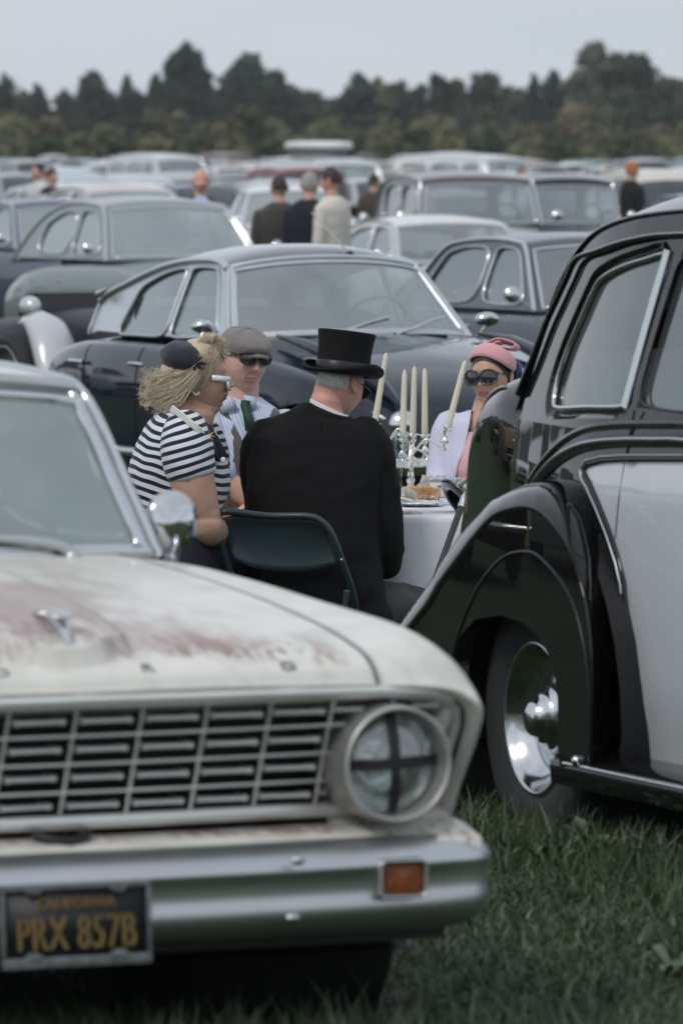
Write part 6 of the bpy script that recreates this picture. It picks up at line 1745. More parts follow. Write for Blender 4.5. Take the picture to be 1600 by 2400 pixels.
for _ in range(230):          # curls gathered at the nape
    cx, cz = rh.gauss(388, 18), rh.gauss(916, 20)
    if cx < 340 or cz < 870 or cz > 968: continue
    c = w(cx, cz, rh.uniform(-.085, .03)); R_ = rh.uniform(.012, .026); a0 = rh.random() * 6.28; t0 = rh.choice((-1, 1)); ay = rh.uniform(-.6, .6)
    ps.append([c + Vector((R_ * (1 - .25 * t / 7) * cos(a0 + t0 * t * .75), ay * R_ * sin(t * .5) + .003 * t, R_ * (1 - .2 * t / 7) * sin(a0 + t0 * t * .75))) for t in range(8)])
for _ in range(170):          # sweeping strands from under the beret back to the nape and over the ear
    a = rh.random(); y = -.105 + rh.uniform(-.012, .03)
    p0 = w(lerp(484, 455, a) + rh.gauss(0, 5), lerp(830, 886, a), y); p3 = w(lerp(366, 402, a) + rh.gauss(0, 9), lerp(892, 950, a) + rh.gauss(0, 9), y * .85)
    m1 = lerp(p0, p3, .33) + Vector((0, -.008, -.018 + rh.gauss(0, .004))); m2 = lerp(p0, p3, .7) + Vector((0, -.005, -.012 + rh.gauss(0, .006)))
    ps.append([p0, m1, m2, p3, p3 + Vector((-.012, 0, rh.uniform(-.02, .012)))])
for _ in range(170):          # the wind-blown fringe above the face
    a = rh.random(); p0 = w(rh.uniform(462, 494), rh.uniform(796, 836), rh.uniform(-.075, .05)); p3 = w(rh.uniform(508, 529), rh.uniform(796, 836), rh.uniform(-.05, .06))
    md = lerp(p0, p3, .5); md.z = max(p0.z, p3.z) + rh.uniform(.002, .018); q2 = lerp(p0, p3, .82); q2.z = lerp(md.z, p3.z, .45)
    ps.append([p0, lerp(p0, md, .5) + Vector((0, 0, .01)), md, q2, p3, p3 + Vector((rh.uniform(-.018, .010), 0, -rh.uniform(.004, .02)))])
for _ in range(45):          # front lock down the temple to the ear
    p0 = w(rh.uniform(488, 512), rh.uniform(812, 838), rh.uniform(-.095, -.04)); p3 = w(rh.uniform(455, 484), rh.uniform(884, 912), -.088 + rh.uniform(-.01, .02))
    md = lerp(p0, p3, .5) + Vector((.008 + rh.gauss(0, .004), -.006, 0)); ps.append([p0, lerp(p0, md, .5) + Vector((.003, 0, 0)), md, lerp(md, p3, .6), p3, p3 + Vector((-.02, 0, -.005))])
for _ in range(26):           # loose flyaways
    p = w(rh.uniform(345, 372), rh.uniform(878, 950), rh.uniform(-.05, .0)); d = Vector((-rh.uniform(.01, .04), 0, rh.uniform(-.012, .02)))
    ps.append([p, p + d * .5 + Vector((0, 0, .006)), p + d])
fine = []
for p_ in ps:
    for _k in range(8):
        o1 = Vector((rh.gauss(0, .005), rh.gauss(0, .004), rh.gauss(0, .005))); o2 = Vector((rh.gauss(0, .008), rh.gauss(0, .005), rh.gauss(0, .008))); o3 = rh.gauss(0, .004)
        fine.append([q + o1 * (1 - i / len(p_)) + o2 * (i / len(p_)) + Vector((0, 0, o3 * sin(i * 1.9))) for i, q in enumerate(p_)])
strands('hair_strand', BH, hb_o, fine, .0008, 3)
# beret
bt = []
BM = Matrix.Translation(w(433, 845, -.012)) @ Matrix.Rotation(radians(14), 4, 'Y')
for i in range(25):
    a = pi * i / 24
    bt.append([BM @ Vector(((.094 + .006 * noise.noise(Vector((cos(2 * pi * k / 44) * 2, sin(2 * pi * k / 44) * 2, a * 3)))) * sin(a) ** .8 * cos(2 * pi * k / 44), .122 * sin(a) ** .8 * sin(2 * pi * k / 44), (.068 if a < pi / 2 else .046) * cos(a) + .007 * noise.noise(Vector((cos(2 * pi * k / 44) * 3, sin(2 * pi * k / 44) * 3, a * 2))))) for k in range(44)])
brt = MB().grid(bt, cv=True).build('beret', mat('navy_felt', (.012, .013, .024), .8, sheen=.25, vary=.1, bump=.2, bscale=200), SL.root)
for k in range(5):            # gathered folds on its near side
    a = k * .75 - 1.3
    MB().tube([BM @ Vector((.035, -.110, .005)), BM @ Vector((.035 + .028 * cos(a), -.108, .005 + .022 * sin(a))), BM @ Vector((.035 + .045 * cos(a), -.092, .005 + .036 * sin(a)))], [.006, .007, .002], 8).build('fold', MATS['navy_felt'], brt)
# white glasses
WG = mat('white_acetate', (.74, .75, .76), .25, coat=.5)
gs_ = MB(); a, b = w(497, 886, -.088), w(539, 890, -.055)
gs_.grid([[a + Vector((0, -.003, .012)), b + Vector((0, -.004, .011))], [a + Vector((0, -.005, 0)), b + Vector((0, -.006, 0))], [a + Vector((0, -.003, -.009)), b + Vector((0, -.004, -.010))]])
for dy in (-.034, .034):
    c = w(537, 899, dy); gs_.tube([c + Vector((.004 * cos(t) - .002 * sin(t), .028 * cos(t), .021 * sin(t))) for t in [2 * pi * k / 24 for k in range(24)]], .0045, 7, closed=True)
go = gs_.build('glasses', WG, SL.root, solid=.004)
for dy in (-.034, .034):
    c = w(537, 899, dy); MB().grid([[c + Vector((.003 * cos(t) * q, .027 * cos(t) * q, .020 * sin(t) * q)) for t in [2 * pi * k / 20 for k in range(20)]] for q in (.02, 1)], cv=True).build('lens', mat('smoke_lens', (.05, .04, .05), .1, coat=1.), go)
# jewellery
PEARL = mat('pearl', (.76, .74, .70), .22, coat=.6)
first = None; neck_o = thing('pearl_necklace', 'tmp', 'x'); bpy.data.objects.remove(neck_o)
def bead_row(pts, nb, r, name, parent, m=PEARL):
    global first
    for p in smooth_path([tuple(q) for q in pts], nb):
        if name not in bead_cache:
            o = MB().ball((0, 0, 0), r, 10, 7).build(name, m, parent); bead_cache[name] = o
        else:
            o = bead_cache[name].copy(); COL.objects.link(o); o.parent = parent
        o.location = p
bead_cache = {}
nk = bpy.data.objects.new('pearl_necklace', None); COL.objects.link(nk); nk.parent = SL.root
for j in range(3):
    o_ = j * 6.0
    bead_row([w(405 - j * 2, 953 + o_ * .8, -.15), w(423, 966 + o_, -.205), w(441, 980 + o_, -.240), w(458, 995 + o_, -.250), w(476, 1010 + o_ * .9, -.232)], 20, .0052, 'pearl', nk)
for k in range(7):
    a = k * pi / 6 + pi; MB().ball(w(460, 919, -.094) + Vector((.009 * cos(a), 0, .009 * sin(a))), (.0026, .002, .005), 8, 6, Matrix.Rotation(-a - pi / 2, 3, 'Y').to_4x4()).build('earring_petal', PEARL, SL.root)
bo = MB(); GOLDM = mat('gold', (.62, .47, .20), .28, 1)
bc = w(489, 1022, -.195)
for k in range(9):
    a = 2 * pi * k / 9; bo.tube([bc, bc + Vector((.022 * cos(a), -.002, .022 * sin(a)))], [.004, .0015], 6)
bo.ball(bc, (.009, .005, .009), 10, 8); bo.build('brooch', GOLDM, SL.root)
MB().tube([w(497, 1030, -.195), w(507, 1052, -.185), w(511, 1075, -.175)], .0012, 5).build('brooch_chain', GOLDM, SL.root)

# ------------------------------------------------ the man in the flat cap
FC_ = Who('person', 'smiling man in grey flat cap, sunglasses, brown waistcoat and blue striped shirt', 545, 25.35)
w, lp, sec = FC_.w, FC_.lp, FC_.sec
SH = stripe_mat('shirt_stripes', (.30, .40, .62), (.58, .63, .72), .0115, .42, (.93, .2, .30), .12, .7, wave=.05)
VE = mat('brown_waistcoat', (.085, .068, .055), .6, sheen=.15, vary=.1, vscale=8)
mb = MB()
loft(mb, [sec(930, 530, 606, .03, .055), sec(946, 512, 628, .03, .08), sec(965, 492, 655, .03, .105), sec(1000, 480, 678, .02, .125), sec(1060, 474, 684, .01, .14), sec(1140, 474, 680, .0, .145), sec(1230, 478, 680, .0, .15), sec(1330, 474, 690, 0, .16)], 36, 2.4)
shirt = organic('shirt', mb, SH, FC_.root, .009, 5, .004, (6, 6, 9), 7)
mb = MB()
loft(mb, [sec(948, 506, 634, .03, .084), sec(965, 490, 658, .03, .112), sec(1000, 500, 682, .02, .133), sec(1060, 494, 688, .01, .148), sec(1140, 490, 684, .0, .153), sec(1230, 486, 684, .0, .158), sec(1330, 480, 694, 0, .168)], 36, 2.4)
def vk(c):
    a = w(548, 1000, -.1); u_ = 800 + FPX * (c.x + FC_.O.x) / (c.y + FC_.O.y); v_ = 350 + FPX * (CAMZ - (c.z + FC_.O.z)) / (c.y + FC_.O.y)
    vee = (v_ > 935) and (u_ - 590) > -(1075 - v_) * .52 and (u_ - 590) < (1075 - v_) * .42
    return not (c.y < .05 and vee) and u_ > 496 + (v_ - 960) * .10
vest = organic('waistcoat', mb, VE, FC_.root, .0055, 5, .002, (6, 6, 9), 8, keep=vk)
mb = MB(); limb(mb, [lp(508, 984, .0, .060), lp(492, 1015, -.05, .068), lp(490, 1060, -.09, .068), lp(505, 1098, -.12, .064), lp(530, 1118, -.13, .058)], 24)
organic('sleeve', mb, SH, FC_.root, .008, 4, .005, (9, 9, 11), 4)
mb = MB(); limb(mb, [lp(660, 984, .03, .060), lp(682, 1030, .0, .062), lp(690, 1100, -.05, .056), lp(670, 1150, -.12, .05)], 20); organic('sleeve', mb, SH, FC_.root, .010, 4, .004, (9, 9, 9), 2)
mb = MB(); limb(mb, [lp(528, 1118, -.12, .046), lp(548, 1140, -.13, .046), lp(575, 1165, -.14, .040), lp(612, 1178, -.14, .031)], 20); limb(mb, [lp(670, 1150, -.12, .044), lp(640, 1180, -.16, .035)])
organic('forearms', mb, SKIN, FC_.root, .008, 3)
hand(FC_.root, Matrix.Translation(w(614, 1180, -.14)) @ Matrix.Rotation(radians(-10), 4, 'Z'), SKIN, 1.02, .6, side=-1)
hand(FC_.root, Matrix.Translation(w(640, 1182, -.17)) @ Matrix.Rotation(radians(190), 4, 'Z'), SKIN, 1.02, .6, side=1)
mb = MB(); limb(mb, [lp(568, 962, .03, .060), lp(570, 925, .025, .058), lp(571, 885, .02, .056)], 24); organic('neck', mb, SKIN, FC_.root, .007, 3)
# collar leaves
for sd, pts in ((-1, ((532, 925), (552, 938), (556, 962), (521, 968), (515, 950))), (1, ((570, 925), (598, 930), (602, 952), (592, 965), (574, 942)))):
    c = [w(u, v, -.075 if sd > 0 else -.085) for u, v in pts]
    mid = sum(c, Vector()) / 5 + Vector((0, -.012, 0))
    MB().add([tuple(p) for p in c] + [tuple(mid)], [(i, (i + 1) % 5, 5) for i in range(5)]).build('collar_leaf', SH, shirt, solid=.004)
mbt = MB(); mbt.grid([[w(566 - k, 938, -.085), w(576, 938, -.095), w(586 + k, 940, -.085)] for k in (0,)] + [[w(564, 950, -.09), w(575, 950, -.105), w(584, 952, -.09)], [w(570, 972, -.11), w(582, 974, -.122), w(592, 976, -.11)], [w(576, 1010, -.13), w(588, 1012, -.138), w(602, 1012, -.13)]])
mbt.build('tie', mat('green_tie', (.010, .055, .030), .6, vary=.6, vscale=120), FC_.root, solid=.006)
HM = face_M(w(572, 846, .0), 27, 2, 3)
hf = head(FC_.root, HM, SKIN, scale=1.03, ears=(1, 0), fat=1.03, smile=1., mw=.029, lips=mat('natural_lips', (.56, .30, .25), .5))
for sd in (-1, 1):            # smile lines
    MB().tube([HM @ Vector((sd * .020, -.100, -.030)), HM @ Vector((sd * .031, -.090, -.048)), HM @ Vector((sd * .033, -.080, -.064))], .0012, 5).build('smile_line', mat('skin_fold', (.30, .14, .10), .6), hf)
SG = MB()
for sd in (-1, 1):
    SG.tube([HM @ Vector((sd * (.0345 + .031 * cos(t)), -.114 + .020 * clamp(cos(t)), .014 + (.021 if sin(t) > 0 else .024) * sin(t))) for t in [2 * pi * k / 28 for k in range(28)]], .0022, 6, closed=True)
    SG.tube([HM @ Vector((sd * .006, -.117, .030)), HM @ Vector((sd * .036, -.117, .036)), HM @ Vector((sd * .068, -.094, .032))], .0048, 7)
    SG.tube([HM @ Vector((sd * .068, -.094, .030)), HM @ Vector((sd * .079, -.03, .022)), HM @ Vector((sd * .080, .01, .016))], .003, 6)
SG.tube([HM @ Vector((-.008, -.118, .024)), HM @ Vector((0, -.121, .027)), HM @ Vector((.008, -.118, .024))], .0018, 6)
sg_o = SG.build('sunglasses', mat('black_acetate', (.012, .012, .013), .2, coat=.8), FC_.root)
for sd in (-1, 1):
    MB().grid([[HM @ Vector((sd * (.0345 + .030 * cos(t) * q), -.1135 + .020 * clamp(cos(t)) * q - .003 * (1 - q), .014 + (.020 if sin(t) > 0 else .023) * sin(t) * q)) for t in [2 * pi * k / 24 for k in range(24)]] for q in (.02, .5, 1)], cv=True).build('lens', mat('dark_lens', (.02, .022, .025), .08, coat=1.), sg_o)
# cap: tweed crown pulled forward over a stiff peak
def tweed():
    m = mat('grey_tweed', (.20, .185, .175), .9, sheen=.3, bump=.5, bscale=220)
    n, l = m.node_tree.nodes, m.node_tree.links; t = n.new('ShaderNodeTexCoord')
    wv = n.new('ShaderNodeTexWave'); wv.inputs['Scale'].default_value = 95; wv.inputs['Distortion'].default_value = 9; wv.inputs['Detail'].default_value = 3; wv.bands_direction = 'DIAGONAL'
    l.new(t.outputs['Object'], wv.inputs['Vector']); r = n.new('ShaderNodeValToRGB'); r.color_ramp.elements[0].color = (.085, .075, .075, 1); r.color_ramp.elements[1].color = (.30, .27, .245, 1)
    l.new(wv.outputs['Fac'], r.inputs['Fac']); l.new(r.outputs[0], n['Principled BSDF'].inputs['Base Color']); return m
TW = tweed()
CM = HM @ Matrix.Translation((0, -.004, .062)) @ Matrix.Rotation(radians(9), 4, 'X')
rows = []
for i in range(17):
    a = (pi / 2 + .20) * i / 16; row = []
    for k in range(56):
        t = 2 * pi * k / 56; rr_ = sin(a) ** .75; x = .092 * rr_ * cos(t); y = .112 * rr_ * sin(t)
        z = .062 * cos(a) - .012 * clamp(-sin(t)) * rr_ + .004 * sin(6 * t) * rr_ * (1 - rr_) * 4 + .003 * noise.noise(Vector((x * 40, y * 40, 0)))
        y -= .022 * clamp(-sin(t)) * rr_ * clamp(cos(a) * 2 + .35); row.append(CM @ Vector((x, y, z)))
    rows.append(row)
cp = MB().grid(rows, cv=True).build('flat_cap', TW, FC_.root)
rows = []
for i in range(8):
    f = i / 7; rows.append([CM @ Vector((.084 * (1 - .18 * f) * sin(t), -.085 * cos(t) - .052 * f * cos(t) ** 1.2, -.004 - .006 * f - .016 * abs(sin(t)) ** 2 - .010 * f * f)) for t in np.linspace(-1.35, 1.35, 24)])
MB().grid(rows).build('peak', TW, cp, solid=.007)
MB().ball(CM @ Vector((0, 0, .063)), (.008, .008, .004), 10, 6).build('cap_button', TW, cp)
rh = random.Random(2)
strands('hair', hair_mat('grey_brown_hair', (.10, .08, .065), (.22, .19, .16)), FC_.root, [[HM @ (head_pt(Vector((-sin(a) * sin(ph), -sin(a) * cos(ph), cos(a))).normalized()) * 1.03) for a in (1.1, 1.25, 1.4, 1.5 + rh.random() * .1)] for ph in [rh.uniform(1.35, 3.0) for _ in range(120)]], .0025, 4)
mb = MB()
for d in (-.1, .1): limb(mb, [lp(580 + d * 500, 1330, 0, .11), lp(600 + d * 500, 1335, -.25, .09), lp(610 + d * 500, 1350, -.42, .075), lp(610 + d * 500, 1420, -.42, .06), lp(608 + d * 500, 1600, -.38, .05)])
organic('trousers', mb, mat('slate_trousers', (.05, .052, .06), .8), FC_.root, .014, 4)

# ------------------------------------------------ the lady in the pink hat
PL = Who('person', 'woman in pink hat with bow, large sunglasses and lilac cardigan beyond the table', 1135, 27.25)
w, lp, sec = PL.w, PL.lp, PL.sec
PK = mat('pink_dress', (.62, .36, .38), .6, sheen=.1, vary=.06, vscale=8)
LC = mat('lilac_knit', (.56, .56, .68), .9, sheen=.3, vary=.05, bump=.3, bscale=260)
mb = MB()
loft(mb, [sec(962, 1102, 1160, .0, .05), sec(978, 1075, 1182, .0, .075), sec(995, 1055, 1200, .0, .10), sec(1040, 1048, 1208, -.01, .12), sec(1090, 1046, 1208, -.02, .13), sec(1140, 1050, 1204, -.01, .125), sec(1220, 1048, 1206, 0, .14)], 32)
organic('pink_dress', mb, PK, PL.root, .009, 5, .003, (7, 7, 8), 1, keep=lambda c: not (c.y < 0 and c.z > w(1120, 992).z - .0 - 1.6 * abs(c.x - w(1122, 980).x) and c.z > w(1120, 1010).z))
mb = MB()
loft(mb, [sec(962, 1094, 1166, .0, .058), sec(976, 1062, 1192, .0, .085), sec(992, 1046, 1210, .0, .108), sec(1040, 1038, 1216, -.0, .130), sec(1090, 1036, 1216, -.01, .140), sec(1140, 1038, 1214, -.0, .137), sec(1220, 1036, 1214, 0, .15)], 32)
limb(mb, [lp(1060, 985, .0, .058), lp(1046, 1015, -.01, .062), lp(1036, 1070, -.03, .056), lp(1030, 1125, -.08, .052), lp(1040, 1150, -.20, .045)]); limb(mb, [lp(1195, 990, .0, .058), lp(1212, 1030, 0, .06), lp(1218, 1100, -.05, .052)])
def ck(c):
    u_ = 800 + FPX * (c.x + PL.O.x) / (c.y + PL.O.y); v_ = 350 + FPX * (CAMZ - (c.z + PL.O.z)) / (c.y + PL.O.y)
    left = interp([(955, 1106), (990, 1100), (1040, 1090), (1090, 1072), (1130, 1066), (1300, 1062)], v_)
    return not (c.y < .02 and left < u_ < 1185) and v_ > 958
organic('cardigan', mb, LC, PL.root, .0065, 5, .003, (8, 8, 7), 5, keep=ck)
mb = MB(); limb(mb, [lp(1128, 1000, -.01, .055), lp(1132, 975, .0, .052), lp(1140, 945, .005, .050), lp(1148, 915, .01, .048)], 22); loft(mb, [sec(972, 1095, 1165, .0, .06), sec(990, 1085, 1175, 0, .085), sec(1015, 1085, 1175, 0, .10), sec(1040, 1090, 1170, 0, .10)], 24)
organic('neck', mb, SKIN_TAN, PL.root, .008, 4)
hand(PL.root, Matrix.Translation(w(1040, 1152, -.24)) @ Matrix.Rotation(radians(-60), 4, 'Z'), SKIN_TAN, .9, .5)
HM = face_M(w(1150, 886, .0), -26, 0, -3)
head(PL.root, HM, SKIN_TAN, scale=1.0, ears=(0, 1), lips=mat('muted_lips', (.33, .12, .12), .4))
DH = hair_mat('dark_hair', (.012, .010, .010), (.05, .04, .035))
rows = []
for i in range(14):
    a = lerp(0., 1.75, i / 13); r = []
    for k in range(48):
        ph = 2 * pi * k / 48; fr_ = clamp(cos(ph)); aa = a * (1 - .47 * fr_ ** .7)
        d = (sin(aa) * sin(ph), -sin(aa) * cos(ph), cos(aa)); r.append(HM @ (head_pt(d) * (1.05 - .05 * (i == 13))))
    rows.append(r)
dh = MB().grid(rows, cv=True).build('hair', DH, PL.root)
SGm = MB(); PB = mat('purple_black_lens', (.030, .016, .024), .1, coat=1.)
for sd in (-1, 1):
    SGm.tube([HM @ Vector((sd * (.037 + .034 * cos(t)), -.112 + .022 * clamp(cos(t)), .006 + .030 * sin(t))) for t in [2 * pi * k / 28 for k in range(28)]], .0042, 7, closed=True)
    SGm.tube([HM @ Vector((sd * .070, -.090, .020)), HM @ Vector((sd * .078, -.03, .016)), HM @ Vector((sd * .078, .01, .012))], [.006, .004, .003], 7)
SGm.tube([HM @ Vector((-.007, -.114, .012)), HM @ Vector((.007, -.114, .012))], .004, 6)
so = SGm.build('sunglasses', mat('black_acetate', (.012, .012, .013), .2, coat=.8), PL.root)
for sd in (-1, 1):
    MB().grid([[HM @ Vector((sd * (.037 + .033 * cos(t) * q), -.1115 + .022 * clamp(cos(t)) * q - .004 * (1 - q), .006 + .029 * sin(t) * q)) for t in [2 * pi * k / 24 for k in range(24)]] for q in (.02, .5, 1)], cv=True).build('lens', PB, so)
MB().ball(HM @ Vector((.074, -.078, .018)), (.010, .004, .005), 10, 8, HM.to_3x3().to_4x4()).build('diamante_hinge', mat('diamante', (.6, .6, .62), .2, 1, bump=1., bscale=400), so)
MB().lathe([(.009, -.003), (.014, 0), (.017, .003), (.014, .006), (.009, .004)], 20, HM @ Matrix.Translation((.081, -.012, -.045)) @ Matrix.Rotation(pi / 2, 4, 'Y')).build('earring', GOLDM, PL.root)
# hat: tilted pink disc with a folded felt bow
PF_ = mat('pink_felt', (.66, .33, .36), .85, sheen=.4, vary=.04, bump=.15, bscale=300)
PM_ = HM @ Matrix.Translation((.014, .022, .098)) @ Matrix.Rotation(radians(12), 4, 'Y') @ Matrix.Rotation(radians(-16), 4, 'X') @ Matrix.Diagonal((.86, .86, .95, 1))
rows = []
for r, z in ((.104, -.038), (.108, -.022), (.103, .002), (.090, .018), (.06, .028), (.001, .032)): rows.append([PM_ @ Vector((r * cos(2 * pi * k / 48), r * sin(2 * pi * k / 48), z - .020 * abs(cos(2 * pi * k / 48)) ** 2 * (r / .104))) for k in range(48)])
ph = MB().grid(rows, cv=True).build('pink_hat', PF_, PL.root, solid=.006)
bw = []
for y in (-.03, -.01, .01, .03):
    bw.append([PM_ @ Vector(p) for p in smooth_path([(-.055, y, .010), (-.035, y, .040), (.010, y, .062), (.085, y * 1.1, .058), (.098, y * 1.1, .040), (.075, y, .030), (.02, y, .030), (-.02, y, .026), (.005, y, .046), (.02, y, .050)], 40)])
MB().grid(bw).build('felt_bow', PF_, ph, solid=.005)
MB().grid([[w(1120, 848, -.03), w(1132, 838, -.03)], [w(1116, 862, -.03), w(1130, 856, -.03)]]).build('hat_tab', PF_, ph, solid=.004)
pn = bpy.data.objects.new('pearl_necklace', None); COL.objects.link(pn); pn.parent = PL.root
bead_cache.clear()
for j in range(2): bead_row([w(1141 + j * 6, 958, -.055), w(1138 + j * 6, 990, -.115), w(1133 + j * 6, 1020, -.145), w(1131 + j * 6, 1050, -.155)], 16, .0052, 'pearl', pn)
MB().ball(w(1212, 872, .03), (.02, .03, .045), 14, 10).build('blue_shape', mat('royal_blue', (.012, .035, .12), .35), PL.root)  # blue ball standing in for a blue shape glimpsed behind her

# ------------------------------------------------ people standing among the far cars
def stander(label, u, Y, coat, trs, hairc, yaw=180, H=1.75, skin=SKIN, shirt=None, group='people standing among the parked cars', lean=0):
    P = Who('person', label, u, Y, group); k = H / 1.75; R = P.root
    M = Matrix.Rotation(radians(yaw), 4, 'Z')
    def W(x, y, z, r): p = M @ Vector((x * k, y * k, z * k)); return (p.x + lean * p.z, p.y, p.z, r * k)
    def Sx(x, y, z, rx, ry): p = W(x, y, z, 1); return (p[0], p[1], p[2], rx * k, ry * k, radians(yaw))
    mb = MB(); loft(mb, [Sx(0, .0, .70, .19, .14), Sx(0, 0, .85, .185, .135), Sx(0, 0, 1.05, .17, .125), Sx(0, .01, 1.28, .205, .13), Sx(0, .015, 1.40, .20, .115), Sx(0, .02, 1.47, .13, .085), Sx(0, .02, 1.50, .07, .06)], 24)
    for sd in (-1, 1): limb(mb, [W(sd * .185, .01, 1.40, .062), W(sd * .225, .0, 1.22, .056), W(sd * .235, -.02, 1.02, .05), W(sd * .20, -.10, .86, .042)], 14)
    organic('coat', mb, coat, R, .02, 4, .004)
    mb = MB()
    for sd in (-1, 1): limb(mb, [W(sd * .09, 0, .78, .095), W(sd * .10, 0, .45, .075), W(sd * .10, .01, .10, .055)], 14)
    organic('trousers', mb, trs, R, .022, 3)
    for sd in (-1, 1):
        a = W(sd * .10, -.04, .04, 1); MB().ball(a[:3], (.045, .11, .04), 10, 8).build('shoe', BLACK, R)
        b = W(sd * .19, -.13, .83, 1); MB().ball(b[:3], (.035, .04, .05), 10, 8).build('hand', skin, R)
    c = W(0, -.0, 1.625, 1)
    mb = MB(); limb(mb, [W(0, .015, 1.46, .055), W(0, .01, 1.56, .052)], 14); mb.build('neck', skin, R)
    HM_ = Matrix.Translation(c[:3]) @ M; head(R, HM_, skin, scale=.98 * k)
    rows = []
    for i in range(10):
        a = lerp(0., 1.7, i / 9); r = []
        for q in range(28):
            ph_ = 2 * pi * q / 28; aa = a * (1 - .5 * clamp(cos(ph_))); r.append(HM_ @ (head_pt((sin(aa) * sin(ph_), -sin(aa) * cos(ph_), cos(aa))) * 1.06 * k))
        rows.append(r)
    if hairc: MB().grid(rows, cv=True).build('hair', hairc, R)
    if shirt:
        mb = MB(); loft(mb, [Sx(0, -.03, .72, .15, .125), Sx(0, -.03, 1.05, .14, .115), Sx(0, -.025, 1.30, .15, .12), Sx(0, -.01, 1.45, .09, .085), Sx(0, 0, 1.50, .055, .055)], 20); organic('shirt', mb, shirt, R, .02, 3)
    return P
cl_ = lambda n_, c_: mat(n_, c_, .85, vary=.12, vscale=8)
HB = mat('brown_hair', (.03, .022, .018), .6); HG = mat('grey_hair', (.30, .29, .28), .6)
GT = cl_('grey_trousers', (.10, .10, .11))
stander('man facing the camera in pale blue shirt under an open brown jacket', 470, 66, cl_('olive_brown_jacket', (.075, .055, .035)), GT, None, 8, 1.84, SKIN_RED, cl_('pale_blue_shirt', (.36, .46, .66)))
stander('man in grey brown suit seen from behind, leftmost of the three standing men', 654, 64.5, cl_('grey_brown_suit', (.062, .055, .050)), cl_('grey_brown_suit', (.062, .055, .050)), HB, 196, 1.78)
stander('man in dark navy jacket, middle of the three standing men', 726, 63.6, cl_('navy_jacket', (.012, .014, .022)), cl_('navy_jacket', (.012, .014, .022)), HG, 150, 1.82)
stander('man in cream overcoat leaning in, rightmost of the three standing men', 788, 63.0, cl_('cream_coat', (.66, .61, .54)), GT, HB, -120, 1.86, SKIN_RED, lean=-.03)
stander('dark jacketed person with head bent, standing at the upper left', 122, 92, cl_('black_jacket', (.02, .02, .024)), GT, HB, 60, 1.78)
stander('red faced person in white shirt just left of the dark jacketed one', 92, 96, cl_('white_shirt', (.55, .55, .58)), GT, HB, -60, 1.84, SKIN_RED)
stander('person in olive brown coat half hidden beside the tall brown topped car', 876, 92, cl_('olive_coat', (.06, .052, .042)), GT, HB, 150, 1.70)
stander('orange haired person in black standing at the upper right', 1480, 96, cl_('black_coat', (.010, .010, .011)), cl_('black_coat', (.010, .010, .011)), mat('orange_hair', (.42, .13, .03), .6), 120, 1.86, SKIN_TAN)
stander('person in dark green coat standing left of the orange haired one', 1426, 100, cl_('dark_green_coat', (.035, .055, .045)), GT, HG, 80, 1.78)
stander('person in grey seen beyond the vintage black car, left of the green coat', 1222, 118, cl_('mid_grey_coat', (.16, .16, .17)), GT, HB, 20, 1.72)
# ============================================================ folding chairs
CG = mat('dark_green_enamel', (.020, .036, .042), .42, coat=.15, vary=.15, vscale=14)
YC = 24.27
cb = at(650, 1416, YC); CH_O = Vector((cb.x, YC + .18, gz(24.4)))
ch = thing('folding_chair', 'dark green metal folding chair under the man in the top hat', 'chair', Matrix.Translation(CH_O), 'folding chairs at the picnic table')
def cw(u, v, dy=0.): return at(u, v, YC + dy) - CH_O
tp = [cw(u, v, d) for u, v, d in ((560, 1416, .10), (537, 1333, .04), (519, 1276, .01), (508, 1225, 0), (514, 1205, -.005), (540, 1199, -.01), (628, 1209, .02), (723, 1210, .0), (757, 1225, -.01), (778, 1254, -.01), (798, 1308, .01), (830, 1408, .08))]
legs_end = [Vector((tp[0].x + .05, .16, .0)), Vector((tp[-1].x + .03, .16, .0))]
tube_pts = [legs_end[0]] + [Vector((lerp(legs_end[0].x, tp[0].x, .5), lerp(.16, tp[0].y, .5), lerp(0, tp[0].z, .5)))] + tp + [Vector((lerp(legs_end[1].x, tp[-1].x, .5), lerp(.16, tp[-1].y, .5), lerp(0, tp[-1].z, .5)))] + [legs_end[1]]
MB().tube(smooth_path(tube_pts, 110), .0125, 12).build('frame', CG, ch)
# pressed back panel, slightly dished, hung inside the frame
top_ = smooth_path([cw(u, v, d) for u, v, d in ((520, 1215, .0), (560, 1206, .012), (628, 1212, .028), (723, 1214, .012), (762, 1235, .0))], 20)
bot_ = smooth_path([cw(u, v, d) for u, v, d in ((548, 1310, .022), (590, 1330, .040), (643, 1338, .050), (723, 1339, .045), (792, 1322, .020))], 20)
MB().grid([[Vector(a).lerp(Vector(b), t) + Vector((0, .014 * sin(pi * t), 0)) + Vector(((.012 * (t - 1) if i == 0 else 0), 0, 0)) for t in np.linspace(0, 1, 10)] for i, (a, b) in enumerate(zip(top_, bot_))]).build('back_panel', CG, ch, solid=.003)
sx0, sx1 = tp[1].x + .03, tp[-2].x - .0
seat_z = .43
MB().grid([[(lerp(sx0, sx1, i / 8), lerp(.02, .42, j / 8), seat_z - .012 * sin(pi * i / 8) * sin(pi * j / 8) - (.01 if j in (0, 8) else 0)) for j in range(9)] for i in range(9)]).build('seat', CG, ch, solid=.012)
for x in (sx0 + .01, sx1 - .01):
    MB().tube([(x, -.02, 0), (x, .18, .24), (x, .38, .44)], .0115, 8).build('leg', CG, ch)
q = cw(800, 1312, -.012); MB().ball(q, (.005, .003, .005), 8, 6).build('rivet', CHROME_DULL, ch)
MB().tube([cw(812, 1385, -.0), cw(808, 1420, .02)], .011, 8).build('cross_brace', mat('worn_steel', (.20, .24, .26), .3, .8), ch)
